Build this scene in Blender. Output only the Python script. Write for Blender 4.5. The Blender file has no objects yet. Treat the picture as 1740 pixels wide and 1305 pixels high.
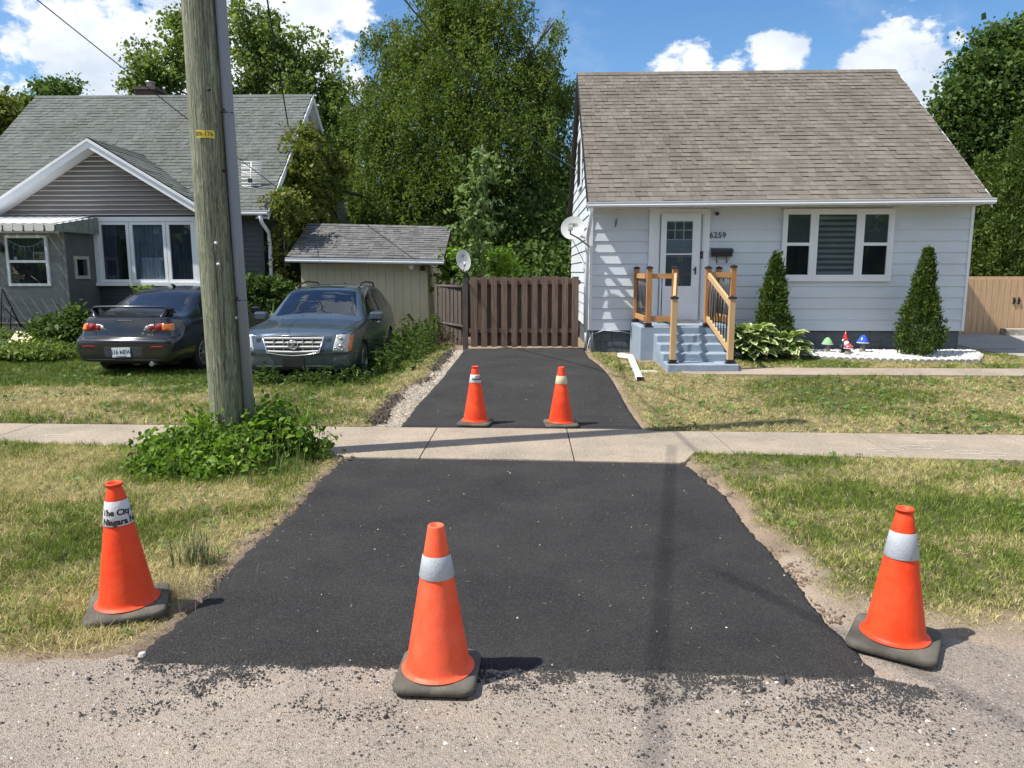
import bpy, bmesh, math, random
import numpy as np
from mathutils import Vector, Matrix
from mathutils.bvhtree import BVHTree
random.seed(7); RNG=np.random.default_rng(11)
R=math.radians; PI=math.pi
sc=bpy.context.scene; COL=sc.collection
# ---------------------------------------------------------------- camera
CH=1.7; PITCH=R(8.62); YAW=R(1.28); F=1257.0
cam=bpy.data.objects.new('camera',bpy.data.cameras.new('camera')); COL.objects.link(cam)
cam.location=(0,0,CH); cam.rotation_euler=(R(90)-PITCH,0,YAW)
cam.data.sensor_width=36; cam.data.lens=36*F/1740; cam.data.clip_end=2000; cam.data.clip_start=.05
sc.camera=cam
sc.render.resolution_x=1024; sc.render.resolution_y=768
sc.render.engine='CYCLES'
# ---------------------------------------------------------------- light
SUN_EL=R(57); SHAZ=R(73)      # shadows fall towards this bearing (from +Y to +X)
sd=Vector((math.sin(SHAZ)*math.cos(SUN_EL),math.cos(SHAZ)*math.cos(SUN_EL),-math.sin(SUN_EL)))
sun=bpy.data.objects.new('sun',bpy.data.lights.new('sun','SUN')); COL.objects.link(sun)
sun.data.energy=5.0; sun.data.angle=R(.53); sun.data.color=(1,.955,.88)
sun.rotation_euler=sd.to_track_quat('-Z','Y').to_euler()
sc.view_settings.view_transform='Standard'; sc.view_settings.look='None'
sc.view_settings.exposure=.5; sc.view_settings.gamma=1
W=bpy.data.worlds.new('World'); sc.world=W; W.use_nodes=True
SKY_STR=.108
def sky_dir(px,py):
    x=(px-870)/F; z=-(py-652.5)/F
    y=math.cos(PITCH)+z*math.sin(PITCH); zz=-math.sin(PITCH)+z*math.cos(PITCH)
    c,s=math.cos(YAW),math.sin(YAW)
    return Vector((c*x-s*y,s*x+c*y,zz))
def build_world():
    nt=W.node_tree; N=nt.nodes; L=nt.links; N.clear()
    out=N.new('ShaderNodeOutputWorld'); bg=N.new('ShaderNodeBackground'); bg.inputs[1].default_value=SKY_STR
    sk=N.new('ShaderNodeTexSky'); sk.sky_type='NISHITA'; sk.sun_disc=False
    sk.sun_elevation=SUN_EL; sk.sun_rotation=SHAZ+PI; sk.altitude=150; sk.air_density=1.0; sk.dust_density=.6; sk.ozone_density=2.6
    tc=N.new('ShaderNodeTexCoord')
    def m(op,a,b=None,c=None):
        n=N.new('ShaderNodeMath'); n.operation=op
        for i,v in enumerate((a,b,c)):
            if v is None: continue
            if isinstance(v,(int,float)): n.inputs[i].default_value=v
            else: L.new(v,n.inputs[i])
        return n.outputs[0]
    def noise(scale,det,rough,off=0):
        mp=N.new('ShaderNodeMapping'); mp.inputs['Location'].default_value=(off,off*.7,0); mp.inputs['Scale'].default_value=(1,1,1.6)
        L.new(tc.outputs['Generated'],mp.inputs[0])
        n=N.new('ShaderNodeTexNoise'); n.inputs['Scale'].default_value=scale; n.inputs['Detail'].default_value=det; n.inputs['Roughness'].default_value=rough
        L.new(mp.outputs[0],n.inputs['Vector']); return n.outputs[0]
    # cloud banks: bearing, bearing, angular radius
    blobs=[(150,100,.085),(300,60,.12),(450,30,.10),(230,140,.09),(90,45,.022),(120,130,.05),(545,25,.045),(560,160,.055),(600,140,.03),(600,20,.03),(400,110,.11),(510,70,.05),
           (1130,105,.030),(1180,115,.030),(1240,112,.022),(1310,100,.030),(1350,85,.016),
           (1470,112,.026),(1520,100,.036),(1580,90,.030),(1625,66,.014),(1560,160,.040),(520,120,.07),(1190,130,.03)]
    for az,el,r in [(60,35,.35),(110,28,.3),(160,40,.4),(200,30,.35),(250,35,.35),(300,30,.3),(-20,75,.25)]:
        a=R(az); e=R(el); blobs.append((Vector((math.sin(a)*math.cos(e),math.cos(a)*math.cos(e),math.sin(e))),None,r))
    acc=None
    for a,b,r in blobs:
        d=a if b is None else sky_dir(a,b).normalized()
        v=N.new('ShaderNodeVectorMath'); v.operation='DISTANCE'; L.new(tc.outputs['Generated'],v.inputs[0]); v.inputs[1].default_value=d
        s=m('MULTIPLY_ADD',v.outputs['Value'],-1/r,1.0)
        s=m('MAXIMUM',s,-1.0)
        acc=s if acc is None else m('SMOOTH_MAX',acc,s,.25)
    n1=noise(11,10,.66); n2=noise(34,7,.65,3.1)
    e=m('MULTIPLY_ADD',n1,3.8,-1.9); e=m('MULTIPLY_ADD',n2,.7,e); e=m('ADD',e,-.35)
    a=m('ADD',acc,e)
    mr=N.new('ShaderNodeMapRange'); mr.interpolation_type='SMOOTHSTEP'; L.new(a,mr.inputs[0]); mr.inputs[1].default_value=-.05; mr.inputs[2].default_value=.42
    # faint high wisps
    n3=noise(5,8,.65,7.7); mw=N.new('ShaderNodeMapRange'); mw.interpolation_type='SMOOTHSTEP'; L.new(n3,mw.inputs[0]); mw.inputs[1].default_value=.5; mw.inputs[2].default_value=.85; mw.inputs[4].default_value=.35
    fac=m('MAXIMUM',mr.outputs[0],mw.outputs[0])
    n4=noise(6,5,.55,1.3); cr=N.new('ShaderNodeMapRange'); L.new(n4,cr.inputs[0]); cr.inputs[1].default_value=.35; cr.inputs[2].default_value=.62
    shade=N.new('ShaderNodeMix'); shade.data_type='RGBA'; L.new(cr.outputs[0],shade.inputs[0])
    shade.inputs[6].default_value=(4.7,5.3,6.2,1); shade.inputs[7].default_value=(7.9,8.0,8.2,1)
    hs=N.new('ShaderNodeHueSaturation'); hs.inputs['Saturation'].default_value=1.22; hs.inputs['Value'].default_value=1.1; L.new(sk.outputs[0],hs.inputs['Color'])
    mx=N.new('ShaderNodeMix'); mx.data_type='RGBA'; L.new(fac,mx.inputs[0]); L.new(hs.outputs[0],mx.inputs[6]); L.new(shade.outputs[2],mx.inputs[7])
    L.new(mx.outputs[2],bg.inputs[0]); L.new(bg.outputs[0],out.inputs[0])
build_world()
# ---------------------------------------------------------------- terrain and measuring helpers
def sstep(a,b,x):
    t=np.clip((np.asarray(x,float)-a)/(b-a),0,1); return t*t*(3-2*t)
def terr(x,y):
    r=.2*sstep(8.3,12.2,y); l=.2*sstep(13.5,17.0,y); w=sstep(-2.6,-1.5,x)
    return l*(1-w)+r*w
def G(px,py,dz=0.0):
    d=sky_dir(px,py); z=0.0
    for _ in range(25):
        t=(z+dz-CH)/d.z; p=d*t
        z=z*.4+.6*float(terr(p.x,p.y))
    return (p.x,p.y,z+dz)
def Q(px,py,Y):
    d=sky_dir(px,py); t=Y/d.y; return Vector((d.x*t,Y,CH+d.z*t))
# ---------------------------------------------------------------- noise in numpy
def vnoise(x,y,f,seed=0):
    x=np.asarray(x,float)*f+seed*17.3; y=np.asarray(y,float)*f+seed*9.1
    xi=np.floor(x); yi=np.floor(y); fx=x-xi; fy=y-yi; fx=fx*fx*(3-2*fx); fy=fy*fy*(3-2*fy)
    def h(a,b):
        v=np.sin(a*127.1+b*311.7+seed*74.7)*43758.5453; return v-np.floor(v)
    return (h(xi,yi)*(1-fx)+h(xi+1,yi)*fx)*(1-fy)+(h(xi,yi+1)*(1-fx)+h(xi+1,yi+1)*fx)*fy
def fbm(x,y,f,seed=0,o=3):
    s=0;a=.5;t=0
    for i in range(o): s=s+a*vnoise(x,y,f*2**i,seed+i); t+=a; a*=.55
    return s/t
# ---------------------------------------------------------------- object helpers
def tag(o,label=None,cat=None,group=None,kind=None):
    if label: o['label']=label
    if cat: o['category']=cat
    if group: o['group']=group
    if kind: o['kind']=kind
    return o
def thing(name,label,cat,loc=(0,0,0),rz=0,group=None):
    o=bpy.data.objects.new(name,None); COL.objects.link(o); o.location=loc; o.rotation_euler=(0,0,rz); o.empty_display_size=.2
    return tag(o,label,cat,group)
def rootloc(o):
    while o.parent: o=o.parent
    return Vector(o.location)
class MB:
    def __init__(s): s.v=[]; s.f=[]; s.m=[]; s.sm=[]
    def add(s,vs,fs,mi=0,smooth=False,M=None):
        b=len(s.v)
        for v in vs:
            v=Vector(v)
            if M is not None: v=M@v
            s.v.append(v)
        for f in fs: s.f.append(tuple(i+b for i in f)); s.m.append(mi); s.sm.append(smooth)
        return s
    def box(s,x0,x1,y0,y1,z0,z1,mi=0,M=None,b=0.0):
        if b<=0:
            vs=[(x,y,z) for z in (z0,z1) for y in (y0,y1) for x in (x0,x1)]
            fs=[(0,2,3,1),(4,5,7,6),(0,1,5,4),(2,6,7,3),(0,4,6,2),(1,3,7,5)]
            return s.add(vs,fs,mi,M=M)
        bm=bmesh.new(); bmesh.ops.create_cube(bm,size=1)
        for v in bm.verts: v.co=Vector(((x0+x1)/2+v.co.x*(x1-x0),(y0+y1)/2+v.co.y*(y1-y0),(z0+z1)/2+v.co.z*(z1-z0)))
        bmesh.ops.bevel(bm,geom=bm.edges[:],offset=b,segments=2,affect='EDGES',profile=.5)
        bm.verts.index_update()
        s.add([v.co.copy() for v in bm.verts],[[v.index for v in f.verts] for f in bm.faces],mi,False,M); bm.free(); return s
    def prism(s,poly,axis,a,b,mi=0,M=None):
        # poly: list of 2D pts, extruded along axis from a to b
        def P(p,t): return {'x':(t,p[0],p[1]),'y':(p[0],t,p[1]),'z':(p[0],p[1],t)}[axis]
        n=len(poly); vs=[P(p,a) for p in poly]+[P(p,b) for p in poly]
        fs=[tuple(range(n))[::-1],tuple(range(n,2*n))]+[(i,(i+1)%n,n+(i+1)%n,n+i) for i in range(n)]
        return s.add(vs,fs,mi,M=M)
    def tube(s,pts,r,seg=8,mi=0,smooth=True,cap=True,M=None):
        pts=[Vector(p) for p in pts]; n=len(pts); rs=r if isinstance(r,(list,tuple)) else [r]*n
        vs=[]; prev=None
        for i,p in enumerate(pts):
            d=(pts[min(i+1,n-1)]-pts[max(i-1,0)]); d=d.normalized() if d.length>1e-9 else Vector((0,0,1))
            if prev is None:
                a=d.cross(Vector((0,0,1)));
                if a.length<.1: a=d.cross(Vector((1,0,0)))
            else: a=prev-d*prev.dot(d)
            a.normalize(); prev=a; b=d.cross(a)
            for k in range(seg):
                t=2*PI*k/seg; vs.append(p+(a*math.cos(t)+b*math.sin(t))*rs[i])
        fs=[(i*seg+k,i*seg+(k+1)%seg,(i+1)*seg+(k+1)%seg,(i+1)*seg+k) for i in range(n-1) for k in range(seg)]
        s.add(vs,fs,mi,smooth,M)
        if cap: 
            b=len(s.v)-n*seg
            s.f.append(tuple(b+k for k in range(seg))[::-1]); s.m.append(mi); s.sm.append(False)
            s.f.append(tuple(b+(n-1)*seg+k for k in range(seg))); s.m.append(mi); s.sm.append(False)
        return s
    def lathe(s,prof,c=(0,0,0),seg=32,axis='z',mi=0,smooth=True,M=None,cap=False):
        vs=[]; c=Vector(c); n=len(prof)
        for r,h in prof:
            for k in range(seg):
                t=2*PI*k/seg; a,b=r*math.cos(t),r*math.sin(t)
                vs.append(c+Vector({'z':(a,b,h),'x':(h,a,b),'y':(b,h,a)}[axis]))
        fs=[(i*seg+k,i*seg+(k+1)%seg,(i+1)*seg+(k+1)%seg,(i+1)*seg+k) for i in range(n-1) for k in range(seg)]
        if cap: fs+=[tuple(range(seg))[::-1],tuple((n-1)*seg+k for k in range(seg))]
        return s.add(vs,fs,mi,smooth,M)
    def grid(s,rows,mi=0,smooth=True,closed=False,M=None):
        h=len(rows); w=len(rows[0]); vs=[p for r in rows for p in r]
        fs=[(i*w+j,i*w+(j+1)%w,(i+1)*w+(j+1)%w,(i+1)*w+j) for i in range(h-1) for j in range(w if closed else w-1)]
        return s.add(vs,fs,mi,smooth,M)
    def build(s,name,mat,parent=None,local=False):
        me=bpy.data.meshes.new(name)
        off=Vector((0,0,0)) if (parent is None or local) else rootloc(parent)
        me.from_pydata([v-off for v in s.v],[],s.f)
        ms=mat if isinstance(mat,(list,tuple)) else [mat]
        for q in ms: me.materials.append(q)
        me.polygons.foreach_set('material_index',s.m); me.polygons.foreach_set('use_smooth',s.sm)
        me.update(); o=bpy.data.objects.new(name,me); COL.objects.link(o)
        if parent: o.parent=parent
        return o
def npmesh(name,verts,faces,mat,parent=None,colors=None,smooth=False,local=False):
    """verts (N,3) ; faces (M,k) array"""
    me=bpy.data.meshes.new(name); verts=np.asarray(verts,np.float32)
    if parent is not None and not local: verts=verts-np.array(rootloc(parent),np.float32)
    faces=np.asarray(faces,np.int32); k=faces.shape[1]
    me.vertices.add(len(verts)); me.vertices.foreach_set('co',verts.ravel())
    me.loops.add(faces.size); me.loops.foreach_set('vertex_index',faces.ravel())
    me.polygons.add(len(faces)); me.polygons.foreach_set('loop_start',np.arange(0,faces.size,k,dtype=np.int32))
    me.polygons.foreach_set('loop_total',np.full(len(faces),k,np.int32))
    if smooth: me.polygons.foreach_set('use_smooth',np.ones(len(faces),bool))
    me.update(calc_edges=True)
    if colors is not None:
        a=me.color_attributes.new('tint','FLOAT_COLOR','POINT'); c=np.ones((len(verts),4),np.float32); c[:,:3]=colors; a.data.foreach_set('color',c.ravel())
    me.materials.append(mat); o=bpy.data.objects.new(name,me); COL.objects.link(o)
    if parent is not None: o.parent=parent
    return o
def textmesh(body,size,extrude=.002,bold=0.0,spacing=1.0):
    cu=bpy.data.curves.new('t','FONT'); cu.body=body; cu.size=size; cu.extrude=extrude; cu.offset=bold; cu.align_x='CENTER'; cu.align_y='CENTER'; cu.space_character=spacing; cu.resolution_u=3
    o=bpy.data.objects.new('t',cu); COL.objects.link(o); bpy.context.view_layer.update()
    me=bpy.data.meshes.new_from_object(o.evaluated_get(bpy.context.evaluated_depsgraph_get()))
    vs=[v.co.copy() for v in me.vertices]; fs=[tuple(p.vertices) for p in me.polygons]
    bpy.data.objects.remove(o); bpy.data.curves.remove(cu); bpy.data.meshes.remove(me)
    return vs,fs
# ---------------------------------------------------------------- materials
def _nt(name):
    m=bpy.data.materials.new(name); m.use_nodes=True; nt=m.node_tree; b=nt.nodes['Principled BSDF']; return m,nt,nt.nodes,nt.links,b
def _noise(N,L,vec,scale,det=4,rough=.6,dist=0):
    n=N.new('ShaderNodeTexNoise'); n.inputs['Scale'].default_value=scale; n.inputs['Detail'].default_value=det; n.inputs['Roughness'].default_value=rough; n.inputs['Distortion'].default_value=dist
    if vec is not None: L.new(vec,n.inputs['Vector'])
    return n
def _ramp(N,L,fac,stops):
    r=N.new('ShaderNodeValToRGB'); e=r.color_ramp.elements
    while len(e)<len(stops): e.new(.5)
    for q,(p,c) in zip(e,stops): q.position=p; q.color=(*c,1) if len(c)==3 else c
    L.new(fac,r.inputs[0]); return r.outputs[0]
def _mix(N,L,fac,a,b,mode='MIX'):
    n=N.new('ShaderNodeMix'); n.data_type='RGBA'; n.blend_type=mode
    for s,v in ((0,fac),(6,a),(7,b)):
        if isinstance(v,(int,float)): n.inputs[s].default_value=v
        elif isinstance(v,tuple): n.inputs[s].default_value=(*v,1)
        else: L.new(v,n.inputs[s])
    return n.outputs[2]
def _bump(N,L,h,st,dist,b,prev=None):
    n=N.new('ShaderNodeBump'); n.inputs['Strength'].default_value=st; n.inputs['Distance'].default_value=dist; L.new(h,n.inputs['Height'])
    if prev is not None: L.new(prev,n.inputs['Normal'])
    L.new(n.outputs[0],b.inputs['Normal']); return n.outputs[0]
def pm(name,col,rough=.6,var=.12,scale=3,bump=.0,bscale=60,metal=0,coat=0,island=0,stretch=(1,1,1),dirt=0,dcol=(.08,.07,.06),spec=None):
    m,nt,N,L,b=_nt(name); tc=N.new('ShaderNodeTexCoord'); mp=N.new('ShaderNodeMapping'); mp.inputs['Scale'].default_value=stretch; L.new(tc.outputs['Object'],mp.inputs[0]); vec=mp.outputs[0]
    n=_noise(N,L,vec,scale,6,.62)
    c=tuple(col); lo=tuple(max(0,x*(1-var*1.6)) for x in c); hi=tuple(min(1,x*(1+var*1.6)) for x in c)
    out=_ramp(N,L,n.outputs[0],[(.3,lo),(.7,hi)])
    if island:
        g=N.new('ShaderNodeNewGeometry'); r=_ramp(N,L,g.outputs['Random Per Island'],[(0,(1-island,)*3),(1,(1+island,)*3)])
        out=_mix(N,L,1.0,out,r,'MULTIPLY')
    if dirt:
        n2=_noise(N,L,vec,scale*.7+.6,8,.7); f=N.new('ShaderNodeMapRange'); L.new(n2.outputs[0],f.inputs[0]); f.inputs[1].default_value=.52; f.inputs[2].default_value=.8; f.inputs[4].default_value=dirt
        out=_mix(N,L,f.outputs[0],out,tuple(dcol))
    L.new(out,b.inputs['Base Color']); b.inputs['Roughness'].default_value=rough; b.inputs['Metallic'].default_value=metal
    b.inputs['Coat Weight'].default_value=coat
    if spec is not None: b.inputs['Specular IOR Level'].default_value=spec
    if bump: nb=_noise(N,L,vec,bscale,5,.6); _bump(N,L,nb.outputs[0],bump,.01,b)
    return m
def leafmat(name,c1,c2,trans=.35,rough=.5,c3=None):
    m,nt,N,L,b=_nt(name); g=N.new('ShaderNodeNewGeometry'); tc=N.new('ShaderNodeTexCoord')
    col=_ramp(N,L,g.outputs['Random Per Island'],[(0,c1),(.75,c2),(1,c3 or c2)])
    n=_noise(N,L,tc.outputs['Object'],.9,3); r=_ramp(N,L,n.outputs[0],[(.3,(.75,.78,.75)),(.7,(1.2,1.18,1.05))])
    col=_mix(N,L,1.0,col,r,'MULTIPLY')
    L.new(col,b.inputs['Base Color']); b.inputs['Roughness'].default_value=max(rough,.55); b.inputs['Specular IOR Level'].default_value=.18
    t=N.new('ShaderNodeBsdfTranslucent'); tcx=_mix(N,L,1.0,col,(1.5,1.6,.7),'MULTIPLY'); L.new(tcx,t.inputs[0])
    ms=N.new('ShaderNodeMixShader'); ms.inputs[0].default_value=trans; L.new(b.outputs[0],ms.inputs[1]); L.new(t.outputs[0],ms.inputs[2]); L.new(ms.outputs[0],N['Material Output'].inputs[0]); return m
def tintmat(name,rough=.8,trans=0,fine=0,fs=200):
    m,nt,N,L,b=_nt(name); a=N.new('ShaderNodeAttribute'); a.attribute_name='tint'; col=a.outputs['Color']
    if fine:
        tc=N.new('ShaderNodeTexCoord'); n=_noise(N,L,tc.outputs['Object'],fs,6,.75); r=_ramp(N,L,n.outputs[0],[(.3,(1-fine,)*3),(.7,(1+fine,)*3)]); col=_mix(N,L,1.0,col,r,'MULTIPLY')
        n2=_noise(N,L,tc.outputs['Object'],fs*.4,6,.7); _bump(N,L,n2.outputs[0],.8,.03,b)
    L.new(col,b.inputs['Base Color']); b.inputs['Roughness'].default_value=rough; b.inputs['Specular IOR Level'].default_value=.25
    if trans:
        t=N.new('ShaderNodeBsdfTranslucent'); L.new(col,t.inputs[0]); ms=N.new('ShaderNodeMixShader'); ms.inputs[0].default_value=trans; L.new(b.outputs[0],ms.inputs[1]); L.new(t.outputs[0],ms.inputs[2]); L.new(ms.outputs[0],N['Material Output'].inputs[0])
    return m
def glassmat(name,tint=(.8,.84,.86),refl=.02,wavy=.02):
    m,nt,N,L,b=_nt(name); N.remove(b); tr=N.new('ShaderNodeBsdfTransparent'); tr.inputs[0].default_value=(*tint,1)
    gl=N.new('ShaderNodeBsdfGlossy'); gl.inputs['Roughness'].default_value=.015; gl.inputs[0].default_value=(.95,.97,1,1)
    tc=N.new('ShaderNodeTexCoord'); n=_noise(N,L,tc.outputs['Object'],2.2,2); bp=N.new('ShaderNodeBump'); bp.inputs['Strength'].default_value=wavy*5; bp.inputs['Distance'].default_value=.02; L.new(n.outputs[0],bp.inputs['Height']); L.new(bp.outputs[0],gl.inputs['Normal'])
    fr=N.new('ShaderNodeLayerWeight'); pw_=N.new('ShaderNodeMath'); pw_.operation='POWER'; L.new(fr.outputs['Facing'],pw_.inputs[0]); pw_.inputs[1].default_value=4; ad=N.new('ShaderNodeMath'); ad.operation='MULTIPLY_ADD'; ad.use_clamp=True; L.new(pw_.outputs[0],ad.inputs[0]); ad.inputs[1].default_value=.9; ad.inputs[2].default_value=.05+refl
    ms=N.new('ShaderNodeMixShader'); L.new(ad.outputs[0],ms.inputs[0]); L.new(tr.outputs[0],ms.inputs[1]); L.new(gl.outputs[0],ms.inputs[2]); L.new(ms.outputs[0],N['Material Output'].inputs[0]); return m
def speckle(name,base,dark,light,sc1=90,sc2=260,rough=.9,bump=.5,large=.12,darkamt=.5,lightamt=.4,bd=.004,lsc=.8,warm=None):
    """stone-chip surfaces: asphalt, road, concrete"""
    m,nt,N,L,b=_nt(name); tc=N.new('ShaderNodeTexCoord'); v=tc.outputs['Object']
    nl=_noise(N,L,v,lsc,7,.65); col=_ramp(N,L,nl.outputs[0],[(.3,tuple(x*(1-large) for x in base)),(.7,tuple(x*(1+large) for x in (warm or base)))])
    n1=_noise(N,L,v,sc1,4,.7); f1=N.new('ShaderNodeMapRange'); L.new(n1.outputs[0],f1.inputs[0]); f1.inputs[1].default_value=.54; f1.inputs[2].default_value=.66; f1.inputs[4].default_value=darkamt
    col=_mix(N,L,f1.outputs[0],col,dark)
    vo=N.new('ShaderNodeTexVoronoi'); vo.inputs['Scale'].default_value=sc2; L.new(v,vo.inputs['Vector'])
    sep=N.new('ShaderNodeSeparateColor'); L.new(vo.outputs['Color'],sep.inputs[0]); f2=N.new('ShaderNodeMapRange'); L.new(sep.outputs[0],f2.inputs[0]); f2.inputs[1].default_value=1-lightamt; f2.inputs[2].default_value=1.0; f2.inputs[4].default_value=.9
    col=_mix(N,L,f2.outputs[0],col,light)
    L.new(col,b.inputs['Base Color']); b.inputs['Roughness'].default_value=rough; b.inputs['Specular IOR Level'].default_value=.3
    if bump:
        p=_bump(N,L,vo.outputs['Distance'],bump,bd,b); _bump(N,L,n1.outputs[0],bump,bd*2,b,p)
    return m
def woodmat(name,c1,c2,axis='z',scale=6,rough=.75,island=.12,bump=.25):
    m,nt,N,L,b=_nt(name); tc=N.new('ShaderNodeTexCoord'); mp=N.new('ShaderNodeMapping'); s=[9,9,9]; s['xyz'.index(axis)]=.6; mp.inputs['Scale'].default_value=s; L.new(tc.outputs['Object'],mp.inputs[0])
    g=N.new('ShaderNodeNewGeometry'); ad=N.new('ShaderNodeVectorMath'); ad.operation='ADD'; L.new(mp.outputs[0],ad.inputs[0]); mu=N.new('ShaderNodeMath'); mu.operation='MULTIPLY'; mu.inputs[1].default_value=50; L.new(g.outputs['Random Per Island'],mu.inputs[0]); L.new(mu.outputs[0],ad.inputs[1])
    n=_noise(N,L,ad.outputs[0],scale,6,.65,.4); col=_ramp(N,L,n.outputs[0],[(.3,c1),(.68,c2)])
    r=_ramp(N,L,g.outputs['Random Per Island'],[(0,(1-island,)*3),(1,(1+island,)*3)]); col=_mix(N,L,1.0,col,r,'MULTIPLY')
    L.new(col,b.inputs['Base Color']); b.inputs['Roughness'].default_value=rough; _bump(N,L,n.outputs[0],bump,.004,b); return m
M={}
M['asphalt']=speckle('fresh_asphalt',(.034,.0325,.0325),(.009,.009,.009),(.085,.083,.085),85,190,.85,1.0,.26,.75,.20,.006,1.5,warm=(.043,.0405,.039))
M['road']=speckle('worn_road',(.31,.265,.22),(.06,.055,.05),(.44,.40,.36),60,170,.9,.9,.16,.85,.35,.006,1.3,warm=(.365,.295,.23))
M['concrete']=speckle('sidewalk_concrete',(.245,.20,.15),(.15,.125,.095),(.56,.51,.44),40,300,.88,.3,.26,.7,.3,.002,1.3,warm=(.27,.215,.155))
M['greydrive']=speckle('old_drive',(.30,.28,.25),(.15,.14,.13),(.42,.40,.37),40,200,.9,.3,.2,.5,.3,.003,1.0)
M['gravel']=speckle('gravel_strip',(.42,.37,.31),(.14,.12,.10),(.62,.58,.53),30,120,.95,1.0,.15,.6,.35,.012,3)
M['ground']=tintmat('soil',.95,0,.42,110)
M['grass']=tintmat('grass_blades',.6,.3)
M['white_siding']=pm('white_painted_siding',(.63,.675,.72),.55,.045,1.2,.15,30,dirt=.35,dcol=(.46,.46,.44),stretch=(.5,1,1.5))
M['white_trim']=pm('white_trim',(.78,.79,.80),.45,.03,3)
M['white_plastic']=pm('white_plastic',(.8,.8,.8),.35,.04,3,dirt=.2,dcol=(.5,.48,.44))
M['alu']=pm('white_gutter',(.72,.74,.76),.38,.05,2,dirt=.35,dcol=(.42,.40,.38),stretch=(.4,1,1))
M['soffit']=pm('soffit',(.62,.60,.55),.6,.08,4,dirt=.5,dcol=(.2,.18,.16))
M['black']=pm('black_metal',(.018,.018,.02),.4,.1,5)
M['room_shade']=pm('painted_room_shade',(.012,.013,.016),.8,.2,2)  # near-black panel colour, the dimness of a deep room painted behind the glass
M['glass']=glassmat('window_glass')
M['cement_blue']=pm('blue_painted_concrete',(.25,.31,.375),.75,.09,3,.9,45,dirt=.45,dcol=(.27,.31,.37))
M['foundation']=None
# ================================================================ GROUND
def blockmat(name,c1,c2):
    m,nt,N,L,b=_nt(name); tc=N.new('ShaderNodeTexCoord'); sp=N.new('ShaderNodeSeparateXYZ'); L.new(tc.outputs['Object'],sp.inputs[0]); cb=N.new('ShaderNodeCombineXYZ')
    ad=N.new('ShaderNodeMath'); L.new(sp.outputs[0],ad.inputs[0]); L.new(sp.outputs[1],ad.inputs[1]); L.new(ad.outputs[0],cb.inputs[0]); L.new(sp.outputs[2],cb.inputs[1])
    br=N.new('ShaderNodeTexBrick'); L.new(cb.outputs[0],br.inputs[0]); br.inputs['Scale'].default_value=1; br.inputs['Brick Width'].default_value=.4; br.inputs['Row Height'].default_value=.2; br.inputs['Mortar Size'].default_value=.006; br.inputs['Mortar Smooth'].default_value=.4
    br.inputs['Color1'].default_value=(*c1,1); br.inputs['Color2'].default_value=(*c1,1); br.inputs['Mortar'].default_value=(*c2,1)
    n=_noise(N,L,tc.outputs['Object'],14,6,.7); r=_ramp(N,L,n.outputs[0],[(.3,(.75,)*3),(.7,(1.25,)*3)]); L.new(_mix(N,L,1.0,br.outputs[0],r,'MULTIPLY'),b.inputs['Base Color'])
    b.inputs['Roughness'].default_value=.85; iv=N.new('ShaderNodeMath'); iv.operation='SUBTRACT'; iv.inputs[0].default_value=1; L.new(br.outputs['Fac'],iv.inputs[1]); _bump(N,L,iv.outputs[0],.7,.01,b,_bump(N,L,n.outputs[0],.4,.01,b)); return m
M['foundation']=blockmat('painted_block',(.085,.10,.115),(.05,.058,.065))
def pxw(pts,dz=0): return np.array([G(a,b,dz)[:2] for a,b in pts])
# measured outlines (x,y on the ground, metres)
drvL=pxw([(229,1117),(328,1036),(372,988),(431,926),(505,867),(534,826),(587,777)])
drvR=pxw([(1493,1146),(1425,1077),(1407,1060),(1373,1017),(1347,983),(1303,930),(1270,897),(1230,840),(1180,800),(1163,787)])
upL=pxw([(682,723),(709,688),(753,641),(769,620),(783,602),(790,592)])
upR=pxw([(1092,728),(1070,698),(1059,679),(1040,645),(1018,620),(1000,607),(992,594)])
strL=pxw([(632,723),(650,695),(674,672),(695,656),(724,644),(739,624),(760,602),(772,590)])
swN=pxw([(-200,749),(0,752),(250,760),(560,772),(590,777),(870,781),(1163,787),(1180,770),(1740,783),(1900,787)])
swF=pxw([(-200,717),(0,720),(600,726),(1092,730),(1110,733),(1740,740),(1900,742)])
def xa(poly,y): i=np.argsort(poly[:,1]); return np.interp(y,poly[i,1],poly[i,0])
def ya(poly,x): i=np.argsort(poly[:,0]); return np.interp(x,poly[i,0],poly[i,1])
def ext(poly,n):   # extend a street line outwards on both sides
    p=poly.copy(); a=p[0]+(p[0]-p[2])/np.linalg.norm(p[0]-p[2])*40; b=p[-1]+(p[-1]-p[-3])/np.linalg.norm(p[-1]-p[-3])*40
    return np.vstack([a,p,b])
swN2=ext(swN,1); swF2=ext(swF,1)
def road_edge(x):
    x=np.asarray(x,float); b=np.interp(x,[-60,-2.45,-2.2,1.45,1.7,2.4,4,60],[2.95,3.02,3.03,3.42,3.45,3.18,3.15,3.3])
    return b+.05*(vnoise(x,0*x,3,5)-.5)+.03*(vnoise(x,0*x,11,6)-.5)
BED=pxw([(1240,612),(1345,606),(1420,612),(1560,616),(1660,616),(1668,608),(1640,594),(1330,590),(1240,596)])
def inpoly(x,y,P):
    x=np.asarray(x,float); y=np.asarray(y,float); c=np.zeros(x.shape,bool); n=len(P); j=n-1
    for i in range(n):
        a=(P[i,1]>y)!=(P[j,1]>y)
        with np.errstate(divide='ignore',invalid='ignore'):
            c^=a&(x<(P[j,0]-P[i,0])*(y-P[i,1])/(P[j,1]-P[i,1])+P[i,0])
        j=i
    return c
PATH_N,PATH_F=11.05,11.62
WALLY=13.9
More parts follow.
